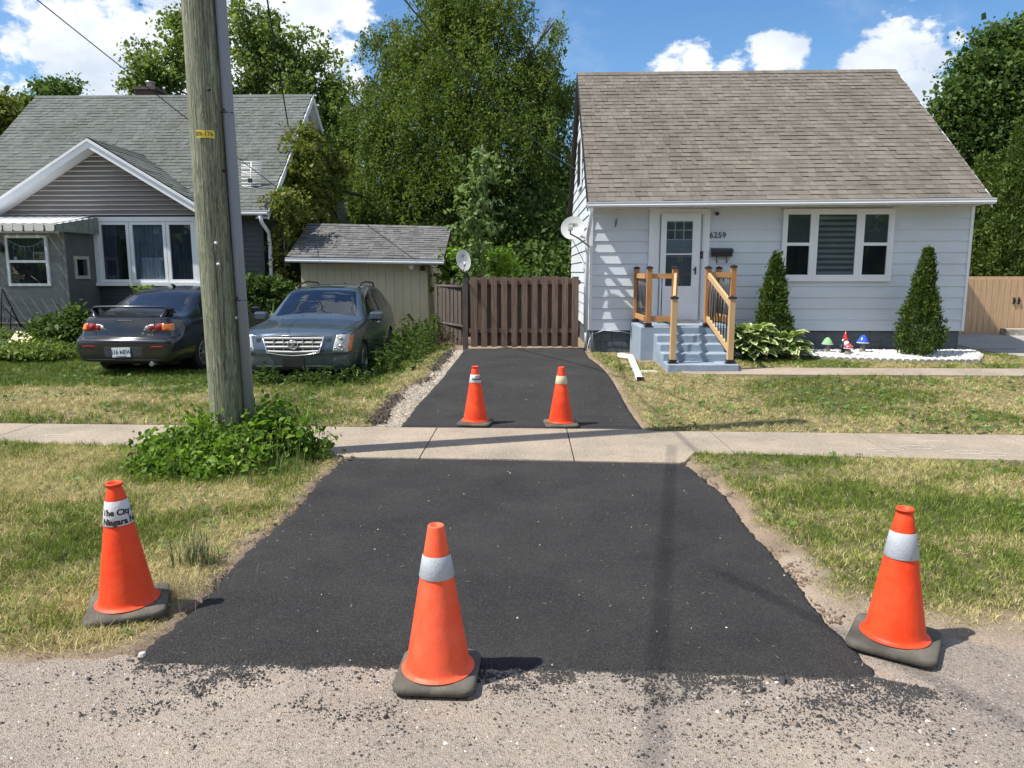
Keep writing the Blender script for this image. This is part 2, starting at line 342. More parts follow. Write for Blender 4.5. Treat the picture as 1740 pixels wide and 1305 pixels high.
def lawn(x,y):
    """0..1 grass cover"""
    x=np.asarray(x,float); y=np.asarray(y,float)
    jit=.10*(vnoise(x,y,5,3)-.5)+.05*(vnoise(x,y,17,4)-.5)
    near=(y<ya(swN,np.clip(x,-5.5,5))-.01)&(y>road_edge(x))
    dl=xa(drvL,y)-x+jit; dr=x-xa(drvR,y)+jit
    L1=near&(dl>.03)
    c1=np.clip((dl-.02)/.16,.25,1)
    R1=near&(dr>.08)
    w=np.interp(y,[3.2,4.2,5.5,6.6],[.30,.17,.12,.10])
    c2=np.clip((dr-.06)/w,0,1)**1.3
    c2*=np.clip((y-np.interp(x,[1.4,1.9,2.6,5],[3.60,3.42,3.22,3.20])+2*jit)/.4,0,1)
    c1=c1*np.clip((y-road_edge(x)+jit)/.15,.3,1)
    far=(y>ya(swF,np.clip(x,-6.5,6))+.02)
    sl=xa(strL,np.clip(y,8.2,16.5))-x+.6*jit
    L2=far&(sl>.0)&(y<17.0); c3=np.clip((sl)/.12,.2,1)
    ur=x-xa(upR,np.clip(y,8.1,16.5))+.6*jit
    R2=far&(ur>.04)&(y<13.75)&(x<np.interp(y,[8,11,12.5,14],[30,9.4,8.9,8.7]))
    R2&=~((y>PATH_N-.02)&(y<PATH_F+.02)&(x>2.35))
    R2&=~inpoly(x,y,BED)
    R2&=~((x>1.85)&(x<3.3)&(y>12.3)); R2&=~((x>2.1)&(x<3.2)&(y>11.2))
    c4=np.clip(ur/.14,.25,1)
    out=np.where(L1,c1,0)+np.where(R1,c2,0)+np.where(L2,c3,0)+np.where(R2,c4,0)
    bare=sstep(.62,.75,fbm(x,y,1.7,21))*np.where(R1,.9,.35)
    out=out*(1-.6*bare)
    # bare scar under the far corner of the boulevard grass
    e=((x-2.2)/.75)**2+((y-6.15)/.22)**2; out*=1-.45*np.exp(-e)
    return np.clip(out,0,1)
def dryness(x,y):
    d=fbm(x,y,.75,31,3)*1.0+.35*(vnoise(x,y,4,8)-.5)
    d=.14+.80*sstep(.28,.78,d)
    dl=np.minimum(np.abs(xa(drvL,y)-x),np.abs(x-xa(drvR,y))); e=np.exp(-dl/.25)*(y<7)
    e2=np.exp(-np.abs(y-road_edge(x))/.35)
    e3=np.exp(-np.abs(y-ya(swF,np.clip(x,-6.5,6)))/.12)*.35+np.exp(-np.abs(x-xa(upR,np.clip(y,8,16)))/.12)*(y>8)*.7
    e4=np.exp(-((y-9.6)/.7)**2)*(x<-1)*.55*vnoise(x,y,1.2,9)+np.exp(-((y-5.2)/.6)**2)*(x<-2)*.25
    sh=np.where((x>1)&(y>8),.12,0)-np.where((y>10.8)&(x<-2),.25,0)
    return np.clip(d*.8+e*.7+e2*.7+e3+e4+sh,0,1)
def on_hard(x,y):
    x=np.asarray(x,float); y=np.asarray(y,float)
    h=(y<road_edge(x)-.02)&(y<3.6)
    h|=(y<ya(swN,np.clip(x,-5.5,5)))&(x>xa(drvL,y)-.01)&(x<xa(drvR,y)+.01)&(y<7)
    h|=(y>ya(swN,np.clip(x,-5.5,5))-.02)&(y<ya(swF,np.clip(x,-6.5,6))+.02)
    h|=(y>7.8)&(x>xa(upL,np.clip(y,8.1,16))-.01)&(x<xa(upR,np.clip(y,8.1,16))+.01)&(y<15)
    h|=(y>7.8)&(x>xa(strL,np.clip(y,8.1,16))+.0)&(x<xa(upL,np.clip(y,8.1,16))+.01)&(y<15)
    return h
def soil_z(x,y):
    z=terr(x,y)+.018*(fbm(x,y,1.3,40)-.5)*2+.012*(vnoise(x,y,9,41)-.5)
    return z+np.where(on_hard(x,y),-.05,0)
def axis_pts(lo,a,b,hi,step,g=1.25):
    m=list(np.arange(a,b+1e-6,step)); s=step; v=b
    while v<hi: s*=g; v+=s; m.append(v)
    s=step; v=a
    while v>lo: s*=g; v-=s; m.insert(0,v)
    return np.array(m)
def build_ground():
    xs=axis_pts(-900,-8,7,900,.045); ys=axis_pts(-400,2.2,14.2,1200,.045)
    X,Y=np.meshgrid(xs,ys); Z=soil_z(X,Y); h,w=X.shape
    V=np.stack([X,Y,Z],-1).reshape(-1,3)
    i=np.arange(h-1)[:,None]*w+np.arange(w-1)[None,:]; Fc=np.stack([i,i+1,i+w+1,i+w],-1).reshape(-1,4)
    x,y=V[:,0],V[:,1]; cov=lawn(x,y)[:,None]; d=dryness(x,y)[:,None]; n=fbm(x,y,6,50)[:,None]
    soil=np.array([.27,.205,.145])*(.65+.7*n); sand=np.array([.35,.28,.21])*(.8+.4*n)
    sandy=(sstep(.15,.6,(x-xa(drvR,y)))*0+((x>1.0)&(y<4.3)))[:,None]*np.clip(1.1-cov,0,1)
    base=soil*(1-sandy)+sand*sandy
    gr=np.array([.055,.070,.024]); st=np.array([.22,.18,.09]); g=(gr*(1-d)+st*d)*(.7+.6*n)
    c=base*(1-cov)+g*cov*.85
    far=((np.abs(x)>14)|(y>22))[:,None]; c=np.where(far,np.array([.05,.075,.02])*(.8+.4*n),c)
    o=npmesh('lawn_ground',V,Fc,M['ground'],colors=c,smooth=True); tag(o,kind='structure'); return o
build_ground()
def jitter_line(poly,y,amp,f=14,seed=1):
    return xa(poly,y)+amp*(vnoise(y,y*0,f,seed)-.5)*2+amp*.6*(vnoise(y,y*0,f*3.1,seed+1)-.5)*2
def ribbon(name,Lp,Rp,y0f,y1f,n,m,z,mat,amp=.006,thick=.03,surf=.0):
    """slab between a left and a right outline, from the near line y0f(x) to the far line y1f(x)"""
    rows=[]
    ymin=min(Lp[:,1].min(),Rp[:,1].min()); ymax=max(Lp[:,1].max(),Rp[:,1].max())
    V=[]; 
    ts=np.linspace(0,1,n); us=np.linspace(0,1,m)
    for t in ts:
        for u in us:
            y=ymin+(ymax-ymin)*t
            for _ in range(3):
                xl=jitter_line(Lp,y,amp,14,2); xr=jitter_line(Rp,y,amp,14,5); x=xl+(xr-xl)*u
                y=y0f(x)+(y1f(x)-y0f(x))*t
            edge=min(u,1-u)*(xr-xl); e2=min(t,1-t)*(ymax-ymin)
            dz=-.012*math.exp(-edge/.018)-.012*math.exp(-e2/.018)
            V.append((x,y,float(terr(x,y))+z+dz+surf*float(fbm(x,y,1.2,60)-.5)))
    V=np.array(V); i=np.arange(n-1)[:,None]*m+np.arange(m-1)[None,:]; Fc=list(np.stack([i,i+1,i+m+1,i+m],-1).reshape(-1,4))
    loop=list(range(m))+[r*m+m-1 for r in range(1,n)]+[(n-1)*m+c for c in range(m-2,-1,-1)]+[r*m for r in range(n-2,0,-1)]
    low=V[loop].copy(); low[:,2]-=thick; b=len(V); V=np.vstack([V,low]); k=len(loop)
    Fc+=[np.array([loop[(q+1)%k],loop[q],b+q,b+(q+1)%k]) for q in range(k)]
    o=npmesh(name,V,np.array(Fc),mat,smooth=False); o.data.polygons.foreach_set('use_smooth',np.ones(len(o.data.polygons),bool)); tag(o,kind='structure'); return o
def near_edge(x): return np.interp(x,[-1.8,-1.0,0,1.0,1.5],[3.02,3.00,2.995,2.975,2.955])+.012*(vnoise(x,x*0,9,70)-.5)*2+.010*(vnoise(x,x*0,31,71)-.5)*2
topn=lambda x: ya(swN,np.clip(x,-1.70,1.43))-.012
ribbon('driveway_apron',drvL,drvR,near_edge,topn,260,140,.004,M['asphalt'],.017,.04,.006)
upn=lambda x: ya(swF,x)+.012
upf=lambda x: 14.56+0*x
ribbon('driveway',upL,upR,upn,upf,150,70,.006,M['asphalt'],.006,.04,.004)
ribbon('gravel_strip',strL,upL+np.array([.02,0]),upn,upf,70,12,-.022,M['gravel'],.02,.03,.02)
# road surface
mb=MB()
xs=list(np.linspace(-60,-3,20))+list(np.arange(-3,3.01,.03))+list(np.linspace(3.2,60,20))
rows=[[(x,-6,-.02) for x in xs],[(x,0,-.008) for x in xs],[(x,2,-.008) for x in xs],[(x,float(road_edge(x))+.0,-.010) for x in xs],[(x,float(road_edge(x))+.05,-.045) for x in xs]]
tag(mb.grid(rows).build('road',M['road']),kind='structure')
# sidewalk slabs with tooled joints
def sidewalk():
    mb=MB(); js=[-40]+[-1.03-1.5*k for k in range(20,0,-1)]+[-1.0,.42,1.95]+[1.95+1.5*k for k in range(1,25)]
    for a,b in zip(js[:-1],js[1:]):
        a+=.006;b-=.006; n=max(2,int((b-a)/.05) if b-a<2 and abs(a)<7 else 2); us=np.linspace(a,b,n)
        sk=lambda x,t:x-.03*(1-t) if abs(a)<3 else x
        jit=.004
        def pt(x,t,dz):
            y0=float(np.interp(x,swN2[:,0],swN2[:,1])); y1=float(np.interp(x,swF2[:,0],swF2[:,1])); return (x,y0+(y1-y0)*t,dz)
        rr=[[pt(x,0,-.05) for x in us],[pt(x,0.004,.002) for x in us],[pt(x,.015,.008) for x in us],[pt(x,.985,.008) for x in us],[pt(x,.996,.002) for x in us],[pt(x,1,-.05) for x in us]]
        mb.grid(rr,smooth=False)
        for x in (a,b):
            e=[pt(x,t,z) for t,z in ((0,-.05),(.004,.002),(.015,.008),(.985,.008),(.996,.002),(1,-.05))]; mb.add(e,[tuple(range(6))])
    tag(mb.build('sidewalk',M['concrete']),kind='structure')
sidewalk()
# chalk scribbles on the sidewalk slabs
mb=MB()
for k,(px,py,rx,ry) in enumerate([(1505,766,.16,.05),(1560,762,.15,.06),(1640,770,.17,.06),(1690,774,.12,.05),(100,742,.14,.05),(1590,752,.1,.03)]):
    c=G(px,py); t=np.linspace(0,5.6,40); w=.008
    mb.grid([[(c[0]+(rx+s*w)*math.cos(q)*(1+.1*math.sin(3*q)),c[1]+(ry+s*w)*math.sin(q),.0125) for q in t] for s in (0,1)])
tag(mb.build('chalk_marks',pm('chalk',(.62,.58,.54),.95,.1,8)),kind='stuff')
# front path and the drive beyond the bed
def sheet(name,poly,mat,dz,thick=.05):
    bm=bmesh.new(); vs=[bm.verts.new((x,y,float(terr(x,y))+dz)) for x,y in poly]; f=bm.faces.new(vs); 
    if f.normal.z<0: f.normal_flip()
    bmesh.ops.recalc_face_normals(bm,faces=[f]); bm.normal_update()
    if f.normal.z<0: f.normal_flip()
    e=bmesh.ops.extrude_face_region(bm,geom=[f]); 
    for v in [g for g in e['geom'] if isinstance(g,bmesh.types.BMVert)]: v.co.z-=thick
    bmesh.ops.recalc_face_normals(bm,faces=bm.faces[:])
    me=bpy.data.meshes.new(name); bm.to_mesh(me); bm.free(); me.materials.append(mat); o=bpy.data.objects.new(name,me); COL.objects.link(o); return tag(o,kind='structure')
sheet('front_path',[(2.35,PATH_N+.1),(2.5,PATH_N),(30,PATH_N-.25),(30,PATH_F-.2),(3.2,PATH_F),(2.3,PATH_F-.02)],M['concrete'],.026)
px=[(9.45,11.7),(8.95,12.7),(8.75,13.8),(8.9,17.5),(9.2,19.6),(30,19.6),(30,11.5)]
sheet('side_driveway',px,M['greydrive'],.010)
# ================================================================ GRASS
def blades(name,n,box,hs,ws,seed,dens=None,tall=None):
    r=np.random.default_rng(seed); x0,x1,y0,y1=box; K=9; nt_=n//K
    tx=np.repeat(r.uniform(x0,x1,nt_),K); ty=np.repeat(y0+(y1-y0)*r.uniform(0,1,nt_),K); tb=np.repeat(r.uniform(0,1,nt_),K); tyaw=np.repeat(r.uniform(0,2*PI,nt_),K); n=nt_*K
    x=tx+r.normal(0,.013,n); y=ty+r.normal(0,.013,n)
    cov=lawn(x,y); k=r.uniform(0,1,n)<cov**.8
    x,y,cov,tb,tyaw=x[k],y[k],cov[k],tb[k],tyaw[k]; n=len(x)
    hid=(x>-12.3)&(y>16.9); 
    z=soil_z(x,y); d=dryness(x,y)
    dr=(.72*tb+.28*r.uniform(0,1,n)<np.clip(d*1.05,0,1))
    ang=r.uniform(0,2*PI,n); lean=np.where(dr,r.uniform(.5,1.45,n),r.uniform(.1,1.0,n))
    clump=.6+.8*fbm(x,y,3.3,90)
    L=hs*r.uniform(.45,1.3,n)*(.65+.7*((tb*7.31)%1))*clump*(.6+.5*cov); w=ws*r.uniform(.7,1.4,n)*np.where(dr,.8,1)
    yaw=tyaw+r.normal(0,.9,n); dx,dy=np.cos(yaw),np.sin(yaw); wx,wy=np.cos(ang),np.sin(ang)
    b=np.stack([x,y,z-.004],-1); lo=np.stack([wx*w,wy*w,0*w],-1)
    mid=b+np.stack([dx*np.sin(lean*.6)*L*.5,dy*np.sin(lean*.6)*L*.5,np.cos(lean*.6)*L*.5],-1)
    tip=mid+np.stack([dx*np.sin(lean*1.25)*L*.5,dy*np.sin(lean*1.25)*L*.5,np.cos(np.minimum(lean*1.25,1.7))*L*.5],-1)
    V=np.stack([b-lo,b+lo,mid+lo*.8,mid-lo*.8,tip],1).reshape(-1,3)
    i=np.arange(n)[:,None]*5; F1=np.hstack([i,i+1,i+2,i+3]); F2=np.hstack([i+3,i+2,i+4,i+4])
    # use quads plus triangles -> all triangles
    T=np.vstack([np.hstack([i,i+1,i+2]),np.hstack([i,i+2,i+3]),np.hstack([i+3,i+2,i+4])])
    g=np.array([.155,.220,.040])[None,:]*r.uniform(.6,1.35,(n,1))*np.array([1,1,1])+r.uniform(-.02,.03,(n,1))*np.array([1,.5,0])
    s=np.array([.58,.50,.235])[None,:]*r.uniform(.6,1.25,(n,1))
    tone=(.62+.75*((tb*13.7)%1))[:,None]; s=s*(.75+.5*((tb*5.3)%1))[:,None]; g=g*tone
    c=np.where(dr[:,None],s,g*(1+.55*d[:,None]*np.array([1.2,.8,.4]))); c=np.repeat(np.clip(c,.01,.8),5,axis=0)
    o=npmesh(name,V,T,M['grass'],colors=c); tag(o,kind='stuff'); return o
blades('grass',330000,(-6.2,-1.3,2.95,7.2),.052,.0019,1)
blades('grass',190000,(1.25,5.4,3.2,7.0),.042,.0018,2)
blades('grass',330000,(-12.5,-1.2,8.0,17.0),.055,.0032,3)
blades('grass',250000,(1.1,9.5,7.7,13.8),.038,.0030,4)
def litter(name,n,seed,fn,mat,size,lab=None):
    """small angular bits on the ground"""
    r=np.random.default_rng(seed); P=fn(r,n); n=len(P)
    s=size*np.exp(r.normal(0,.45,n)); base=np.array([[1,0,0],[-.5,.87,0],[-.5,-.87,0],[.15,.1,1.1],[-.7,0,.5]])
    a=r.uniform(0,2*PI,n); c,q=np.cos(a),np.sin(a); V=base[None]*(1+.35*r.normal(size=(n,5,3)))
    V=np.stack([V[...,0]*c[:,None]-V[...,1]*q[:,None],V[...,0]*q[:,None]+V[...,1]*c[:,None],V[...,2]],-1)*s[:,None,None]*np.array([1,1,.8])+P[:,None,:]
    i=np.arange(n)[:,None]*5; T=np.vstack([np.hstack([i+a_,i+b_,i+c_]) for a_,b_,c_ in ((0,1,3),(1,4,3),(4,2,3),(2,0,3),(1,2,4))])
    o=npmesh(name,V.reshape(-1,3),T,mat); tag(o,kind='stuff'); return o
def crumbs(r,n):
    x=r.uniform(-2.6,2.9,n); y=near_edge(np.clip(x,-1.8,1.5))-np.maximum(0,x-1.45)*.42-np.maximum(0,-1.72-x)*.25-r.exponential(.17,n)+.02
    den=sstep(.42,.66,fbm(x,y,2.6,101))*.9+.12; fine=sstep(.4,.7,vnoise(x,y,14,102)); den=den*(.25+fine)
    den*=np.where((x>-.3)&(x<1.9),1.25,.8)*np.where(x<-1.75,.25,1)
    den*=np.exp(-np.maximum(0,x-1.5)/.45); den=np.maximum(den,.95*(near_edge(np.clip(x,-1.8,1.5))-y<.015)*(np.abs(x)<1.42))
    k=r.uniform(0,1,n)<den; return np.stack([x[k],y[k],0*x[k]-.008],-1)
litter('asphalt_crumbs',62000,5,crumbs,pm('crumb_black',(.03,.03,.03),.8,.2,20),.0032)
def cr2(r,n):
    s=r.choice([0,1],n); y=r.uniform(3.05,7,n); x=np.where(s==0,xa(drvL,y)-r.exponential(.04,n),xa(drvR,y)+r.exponential(.05,n)); k=vnoise(x,y,7,103)>.5; return np.stack([x[k],y[k],soil_z(x[k],y[k])+.003],-1)
litter('soil_crumbs',3800,6,cr2,pm('clod',(.14,.10,.07),.95,.3,20,island=.3),.0055)
def st1(r,n):
    x=r.uniform(-3.5,3.5,n); y=r.uniform(1.3,3.0,n); return np.stack([x,y,0*x-.010],-1)
litter('road_chips',7000,7,st1,pm('chips',(.45,.42,.39),.9,.3,20,island=.45),.0030)
def st2(r,n):
    y=8.05+6*r.uniform(0,1,n)**1.3; a=xa(strL,y); b=xa(upL,y); x=a+(b-a)*r.uniform(0,1,n); return np.stack([x,y,terr(x,y)-.018],-1)
litter('strip_stones',9000,8,st2,pm('strip_stone',(.33,.285,.225),.9,.3,20,island=.5),.0065)
def cl(r,n):
    y=8.1+6*r.uniform(0,1,n)**1.3; x=xa(strL,y)+r.normal(0,.05,n)+.01; k=r.uniform(0,1,n)<sstep(.35,.65,vnoise(x,y,3.5,77))+.15; x,y=x[k],y[k]; n=len(x); return np.stack([x,y,terr(x,y)+r.uniform(-.02,.02,n)],-1)
litter('dark_clods',2400,12,cl,pm('dark_clod',(.05,.037,.027),.95,.3,20,island=.5),.013)
def dots(r,n):
    x=np.concatenate([r.uniform(-1.7,1.5,n//2),r.uniform(-1.3,1.2,n//2)]); y=np.concatenate([r.uniform(3,6.5,n//2),r.uniform(8.2,13,n//2)]); k=((y<7)&(x>xa(drvL,y)+.03)&(x<xa(drvR,y)-.03))|((y>8.15)&(x>xa(upL,y)+.03)&(x<xa(upR,y)-.03)); x,y=x[k],y[k]; return np.stack([x,y,terr(x,y)+.007],-1)
litter('light_grit',260,9,dots,pm('grit',(.42,.38,.33),.9,.3,20,island=.4),.0032)
def straws(n,seed):
    r=np.random.default_rng(seed); x=np.concatenate([r.uniform(-1.8,1.5,n),r.uniform(-1.3,1.2,n)]); y=np.concatenate([r.uniform(3,6.5,n),r.uniform(8.2,13,n)])
    k=((y<7)&(x>xa(drvL,y)+.02)&(x<xa(drvR,y)-.02)&(r.uniform(0,1,2*n)<np.exp(-np.minimum(x-xa(drvL,y),xa(drvR,y)-x)/.5)+.15))|((y>8.15)&(x>xa(upL,y)+.03)&(x<xa(upR,y)-.03)&(r.uniform(0,1,2*n)<.3)); x,y=x[k],y[k]; n=len(x)
    a=r.uniform(0,2*PI,n); L=r.uniform(.008,.035,n); w=.0011; z=terr(x,y)+.012; dx,dy=np.cos(a)*L,np.sin(a)*L
    V=np.stack([np.stack([x-dy/L*w,y+dx/L*w,z],-1),np.stack([x+dy/L*w,y-dx/L*w,z],-1),np.stack([x+dx,y+dy,z+.006],-1)],1).reshape(-1,3); i=np.arange(n)[:,None]*3
    tag(npmesh('grass_clippings',V,np.hstack([i,i+1,i+2]),pm('clipping',(.42,.37,.22),.8,.2,9,island=.3)),kind='stuff')
straws(420,10)
def clover():
    r=np.random.default_rng(15); n=16000; x=r.uniform(-9,9,n); y=r.uniform(3.2,13.5,n); c=lawn(x,y); k=(c>.5)&(fbm(x,y,1.9,120)>.56)&(r.uniform(0,1,n)<np.clip(6.5/y,0.25,1)); x,y=x[k],y[k]; n=len(x); s=r.uniform(.010,.020,n)*np.clip(y/5,.9,1.6); V=[];K=7
    z=soil_z(x,y)+r.uniform(.015,.05,n); tl=r.normal(0,.35,(n,2)); ang=np.linspace(0,2*PI,K+1)[:-1]; a=r.uniform(0,6,n)
    px=np.cos(ang[None]+a[:,None])*s[:,None]*(1+.3*np.cos(3*ang))[None]; py=np.sin(ang[None]+a[:,None])*s[:,None]*(1+.3*np.cos(3*ang))[None]
    V=np.stack([x[:,None]+px,y[:,None]+py,z[:,None]+px*tl[:,:1]+py*tl[:,1:]],-1).reshape(-1,3); Fc=np.arange(n*K).reshape(n,K)
    col=np.repeat(np.array([.10,.19,.045])*r.uniform(.7,1.4,(n,1)),K,axis=0); tag(npmesh('clover',V,Fc,M['grass'],colors=col),kind='stuff')
clover()
# ================================================================ HOUSES
def shinglemat(name,c,var=.22):
    m,nt,N,L,b=_nt(name); tc=N.new('ShaderNodeTexCoord'); g=N.new('ShaderNodeNewGeometry')
    col=_ramp(N,L,g.outputs['Random Per Island'],[(0,tuple(x*(1-var) for x in c)),(.5,c),(1,tuple(x*(1+var) for x in c))])
    n=_noise(N,L,tc.outputs['Object'],1.1,6,.65); r=_ramp(N,L,n.outputs[0],[(.3,(.86,.85,.85)),(.7,(1.12,1.12,1.13))]); col=_mix(N,L,1.0,col,r,'MULTIPLY')
    n2=_noise(N,L,tc.outputs['Object'],160,3,.7); r2=_ramp(N,L,n2.outputs[0],[(.3,(.72,)*3),(.7,(1.28,)*3)]); col=_mix(N,L,1.0,col,r2,'MULTIPLY')
    mp=N.new('ShaderNodeMapping'); mp.inputs['Scale'].default_value=(2.2,.35,.35); L.new(tc.outputs['Object'],mp.inputs[0]); n3=_noise(N,L,mp.outputs[0],1.6,5,.6); r3=_ramp(N,L,n3.outputs[0],[(.35,(.9,.89,.88)),(.6,(1.03,)*3)]); col=_mix(N,L,1.0,col,r3,'MULTIPLY')
    L.new(col,b.inputs['Base Color']); b.inputs['Roughness'].default_value=.95; b.inputs['Specular IOR Level'].default_value=.15; _bump(N,L,n2.outputs[0],.5,.004,b); return m
M['sh_brown']=shinglemat('brown_grey_shingles',(.165,.147,.122),.14)
M['shingle_edge']=pm('shingle_cut_edge',(.05,.045,.04),.95,.2,30)
M['sh_grey']=shinglemat('grey_shingles',(.125,.137,.125),.13)
M['sh_shed']=shinglemat('shed_shingles',(.14,.14,.138),.2)
M['taupe_siding']=pm('taupe_vinyl_siding',(.165,.148,.136),.5,.08,2,.1,40,stretch=(.4,1,1))
M['dark_siding']=pm('charcoal_vinyl_siding',(.042,.045,.048),.5,.08,2,.1,40)
M['porch_board']=pm('grey_painted_plywood',(.20,.20,.195),.8,.16,3,.5,25,dirt=.6,dcol=(.29,.29,.275),stretch=(.5,1,2.5))
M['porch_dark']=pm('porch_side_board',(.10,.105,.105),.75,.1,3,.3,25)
M['cream_board']=pm('cream_shed_board',(.50,.435,.30),.8,.07,2,.6,50,dirt=.25,dcol=(.34,.29,.2),stretch=(1,1,.4))
M['curtain']=pm('room_shaded_curtain',(.055,.065,.09),.9,.25,4,stretch=(8,1,.5))  # kept dark: a deep room's shade is put into the curtain colour
M['sheer']=pm('sheer_curtain',(.50,.54,.60),.9,.2,4,stretch=(8,1,.5))
M['brickred']=pm('chimney_brick',(.10,.055,.045),.9,.25,20,.5,60)
def shingles(name,P00,P10,P01,P11,mat,parent,expo=.14,seed=0,taper=.5):
    """courses of tabs over the quad eave-left P00, eave-right P10, ridge-left P01, ridge-right P11"""
    r=random.Random(seed); P00,P10,P01,P11=map(Vector,(P00,P10,P01,P11))
    nrm=(P10-P00).cross(P01-P00).normalized(); H=((P01-P00).length); n=max(2,round(H/expo)); mb=MB()
    W=max((P10-P00).length,.01)
    for k in range(n):
        t0=k/n; t1=min(1,(k+1.12)/n); a0=P00.lerp(P01,t0); b0=P10.lerp(P11,t0); a1=P00.lerp(P01,t1); b1=P10.lerp(P11,t1)
        x=-r.uniform(0,.3)/W
        while x<1:
            w=r.choice((.09,.12,.15,.18,.22))/W; u0=max(0,x); u1=min(1,x+w); x+=w
            if u1-u0<.004: continue
            th=r.choice((.008,.011,.017)); g=.002/W
            q=[a0.lerp(b0,u0+g),a0.lerp(b0,u1-g),a1.lerp(b1,u1-g),a1.lerp(b1,u0+g)]
            t=[q[0]+nrm*th,q[1]+nrm*th,q[2]+nrm*.0015,q[3]+nrm*.0015]; z=nrm*-.012
            mb.add(t,[(0,1,2,3)]); mb.add([t[0],t[1],q[1]+z,q[0]+z],[(0,3,2,1)],1)
    # deck below the tabs
    d=nrm*-.014; mb.add([P00+d,P10+d,P11+d,P01+d],[(0,1,2,3)])
    # ridge caps
    L=P11-P01; m=max(2,round(L.length/.16))
    for i in range(m):
        a=P01+L*(i/m); b=P01+L*((i+1.1)/m if i<m-1 else 1); dn=(P00-P01).normalized()*.13; u=nrm*.018
        mb.add([a+u,b+u*.7,b+dn+u*.7,a+dn+u],[(0,1,2,3)])
    return mb.build(name,[mat,M['shingle_edge']],parent)
def lap(name,O,U,Nn,z0,z1,expo,prot,ext,mat,parent,lip=None):
    """lap siding: O origin on wall, U unit along, Nn outward, ext(z)->(u0,u1)"""
    O,U,Nn=Vector(O),Vector(U),Vector(Nn); mb=MB(); Z=Vector((0,0,1)); n=max(1,round((z1-z0)/expo)); e=(z1-z0)/n
    for k in range(n):
        a=z0+k*e; b=a+e; e0=ext(a+.001); e1=ext(b-.001)
        if e0[1]-e0[0]<.02: continue
        if e1[1]<e1[0]: m_=(e1[0]+e1[1])/2; e1=(m_,m_)
        P=lambda u,z,o:O+U*u+Z*(z-O.z)+Nn*o
        lh=.012 if lip else .004
        vs=[P(e0[0],a,prot),P(e0[1],a,prot),P(e0[1],a+lh,prot+.001),P(e0[0],a+lh,prot+.001),P(e1[1],b,.002),P(e1[0],b,.002),P(e0[0],a,0),P(e0[1],a,0)]
        if lip:
            s=[P(e0[0],a+e*.78,prot*.75),P(e0[1],a+e*.78,prot*.75)]
        mb.add(vs,[(0,1,2,3),(3,2,4,5),(6,7,1,0)],0)
        if expo>.2:
            u=e0[0]+random.uniform(.3,2.2)
            while u<e0[1]-.2:
                mb.add([P(u,a,prot+.0035),P(u+.045,a,prot+.0035),P(u+.045,b,.005),P(u,b,.005),P(u,a,prot-.004),P(u,b,0),P(u+.045,a,prot-.004),P(u+.045,b,0)],[(0,1,2,3),(4,0,3,5),(1,6,7,2)]); u+=random.uniform(1.6,3.0)
    return mb.build(name,mat,parent)
def picture_frame(mb,x0,x1,z0,z1,y,w,d,bw=None):
    """frame of four butted boards facing -Y, outer size given; front at y-d"""
    bw=bw or w
    mb.box(x0,x0+w,y-d,y,z0,z1); mb.box(x1-w,x1,y-d,y,z0,z1); mb.box(x0+w,x1-w,y-d,y,z1-w,z1); mb.box(x0+w,x1-w,y-d,y,z0,z0+bw)
def folds(x0,x1,z0,z1,y,amp=.006,per=.06,seed=0,gather=0):
    n=max(6,int((x1-x0)/.008)); r=random.Random(seed); ph=r.random()*6
    rows=[]
    for t in (0,.2,.4,.6,.8,1):
        rows.append([(x0+(x1-x0)*i/n*(1-gather*math.sin(t*3.1)*.3),y+amp*math.sin(i/n*(x1-x0)/per*6.28+ph+.5*math.sin(5*t+i*.3)),z0+(z1-z0)*t) for i in range(n+1)])
    return rows
# ---------------------------------------------------------------- RIGHT HOUSE (white, number 6259)
YW=WALLY
a=Q(1003,500,YW).x; b=Q(1645,450,YW).x; HX0,HX1=a,b
HZ0=Q(1300,559,YW).z; GZ=.2
EY=YW-.44
E0=Q(1001,343,EY); E1=Q(1686,336,EY); RY=EY+3.62
RL=Q(985,125,RY); RRt=Q(1522,120,RY)
EX0=E0.x-.01; EX1=E1.x; EZ0=E0.z; EZ1=E1.z; RZ=(RL.z+RRt.z)/2
house=thing('white_house','one-and-a-half-storey white clapboard house with brown shingle roof, white front door and number 6259','house',((HX0+HX1)/2,YW+3,GZ))
BY=2*RY-YW
P00=Vector((EX0,EY,EZ0)); P10=Vector((EX1,EY,EZ1)); P01=Vector((RL.x,RY,RZ)); P11=Vector((RRt.x,RY,RZ+.03))
EX0=P00.x
roof=shingles('roof',P00,P10,Vector((EX0,RY,RZ)),Vector((EX1-.02,RY,RZ)) if False else P11,M['sh_brown'],house,.138,3)
mb=MB(); # back slope and roof body
BK0=Vector((EX0,2*RY-EY,EZ0)); BK1=Vector((EX1,2*RY-EY,EZ1)); T0=Vector((EX0,RY,RZ)); 
mb.add([T0,P11,BK1,BK0],[(0,1,2,3)])
mb.build('back_slope',M['sh_brown'],roof)
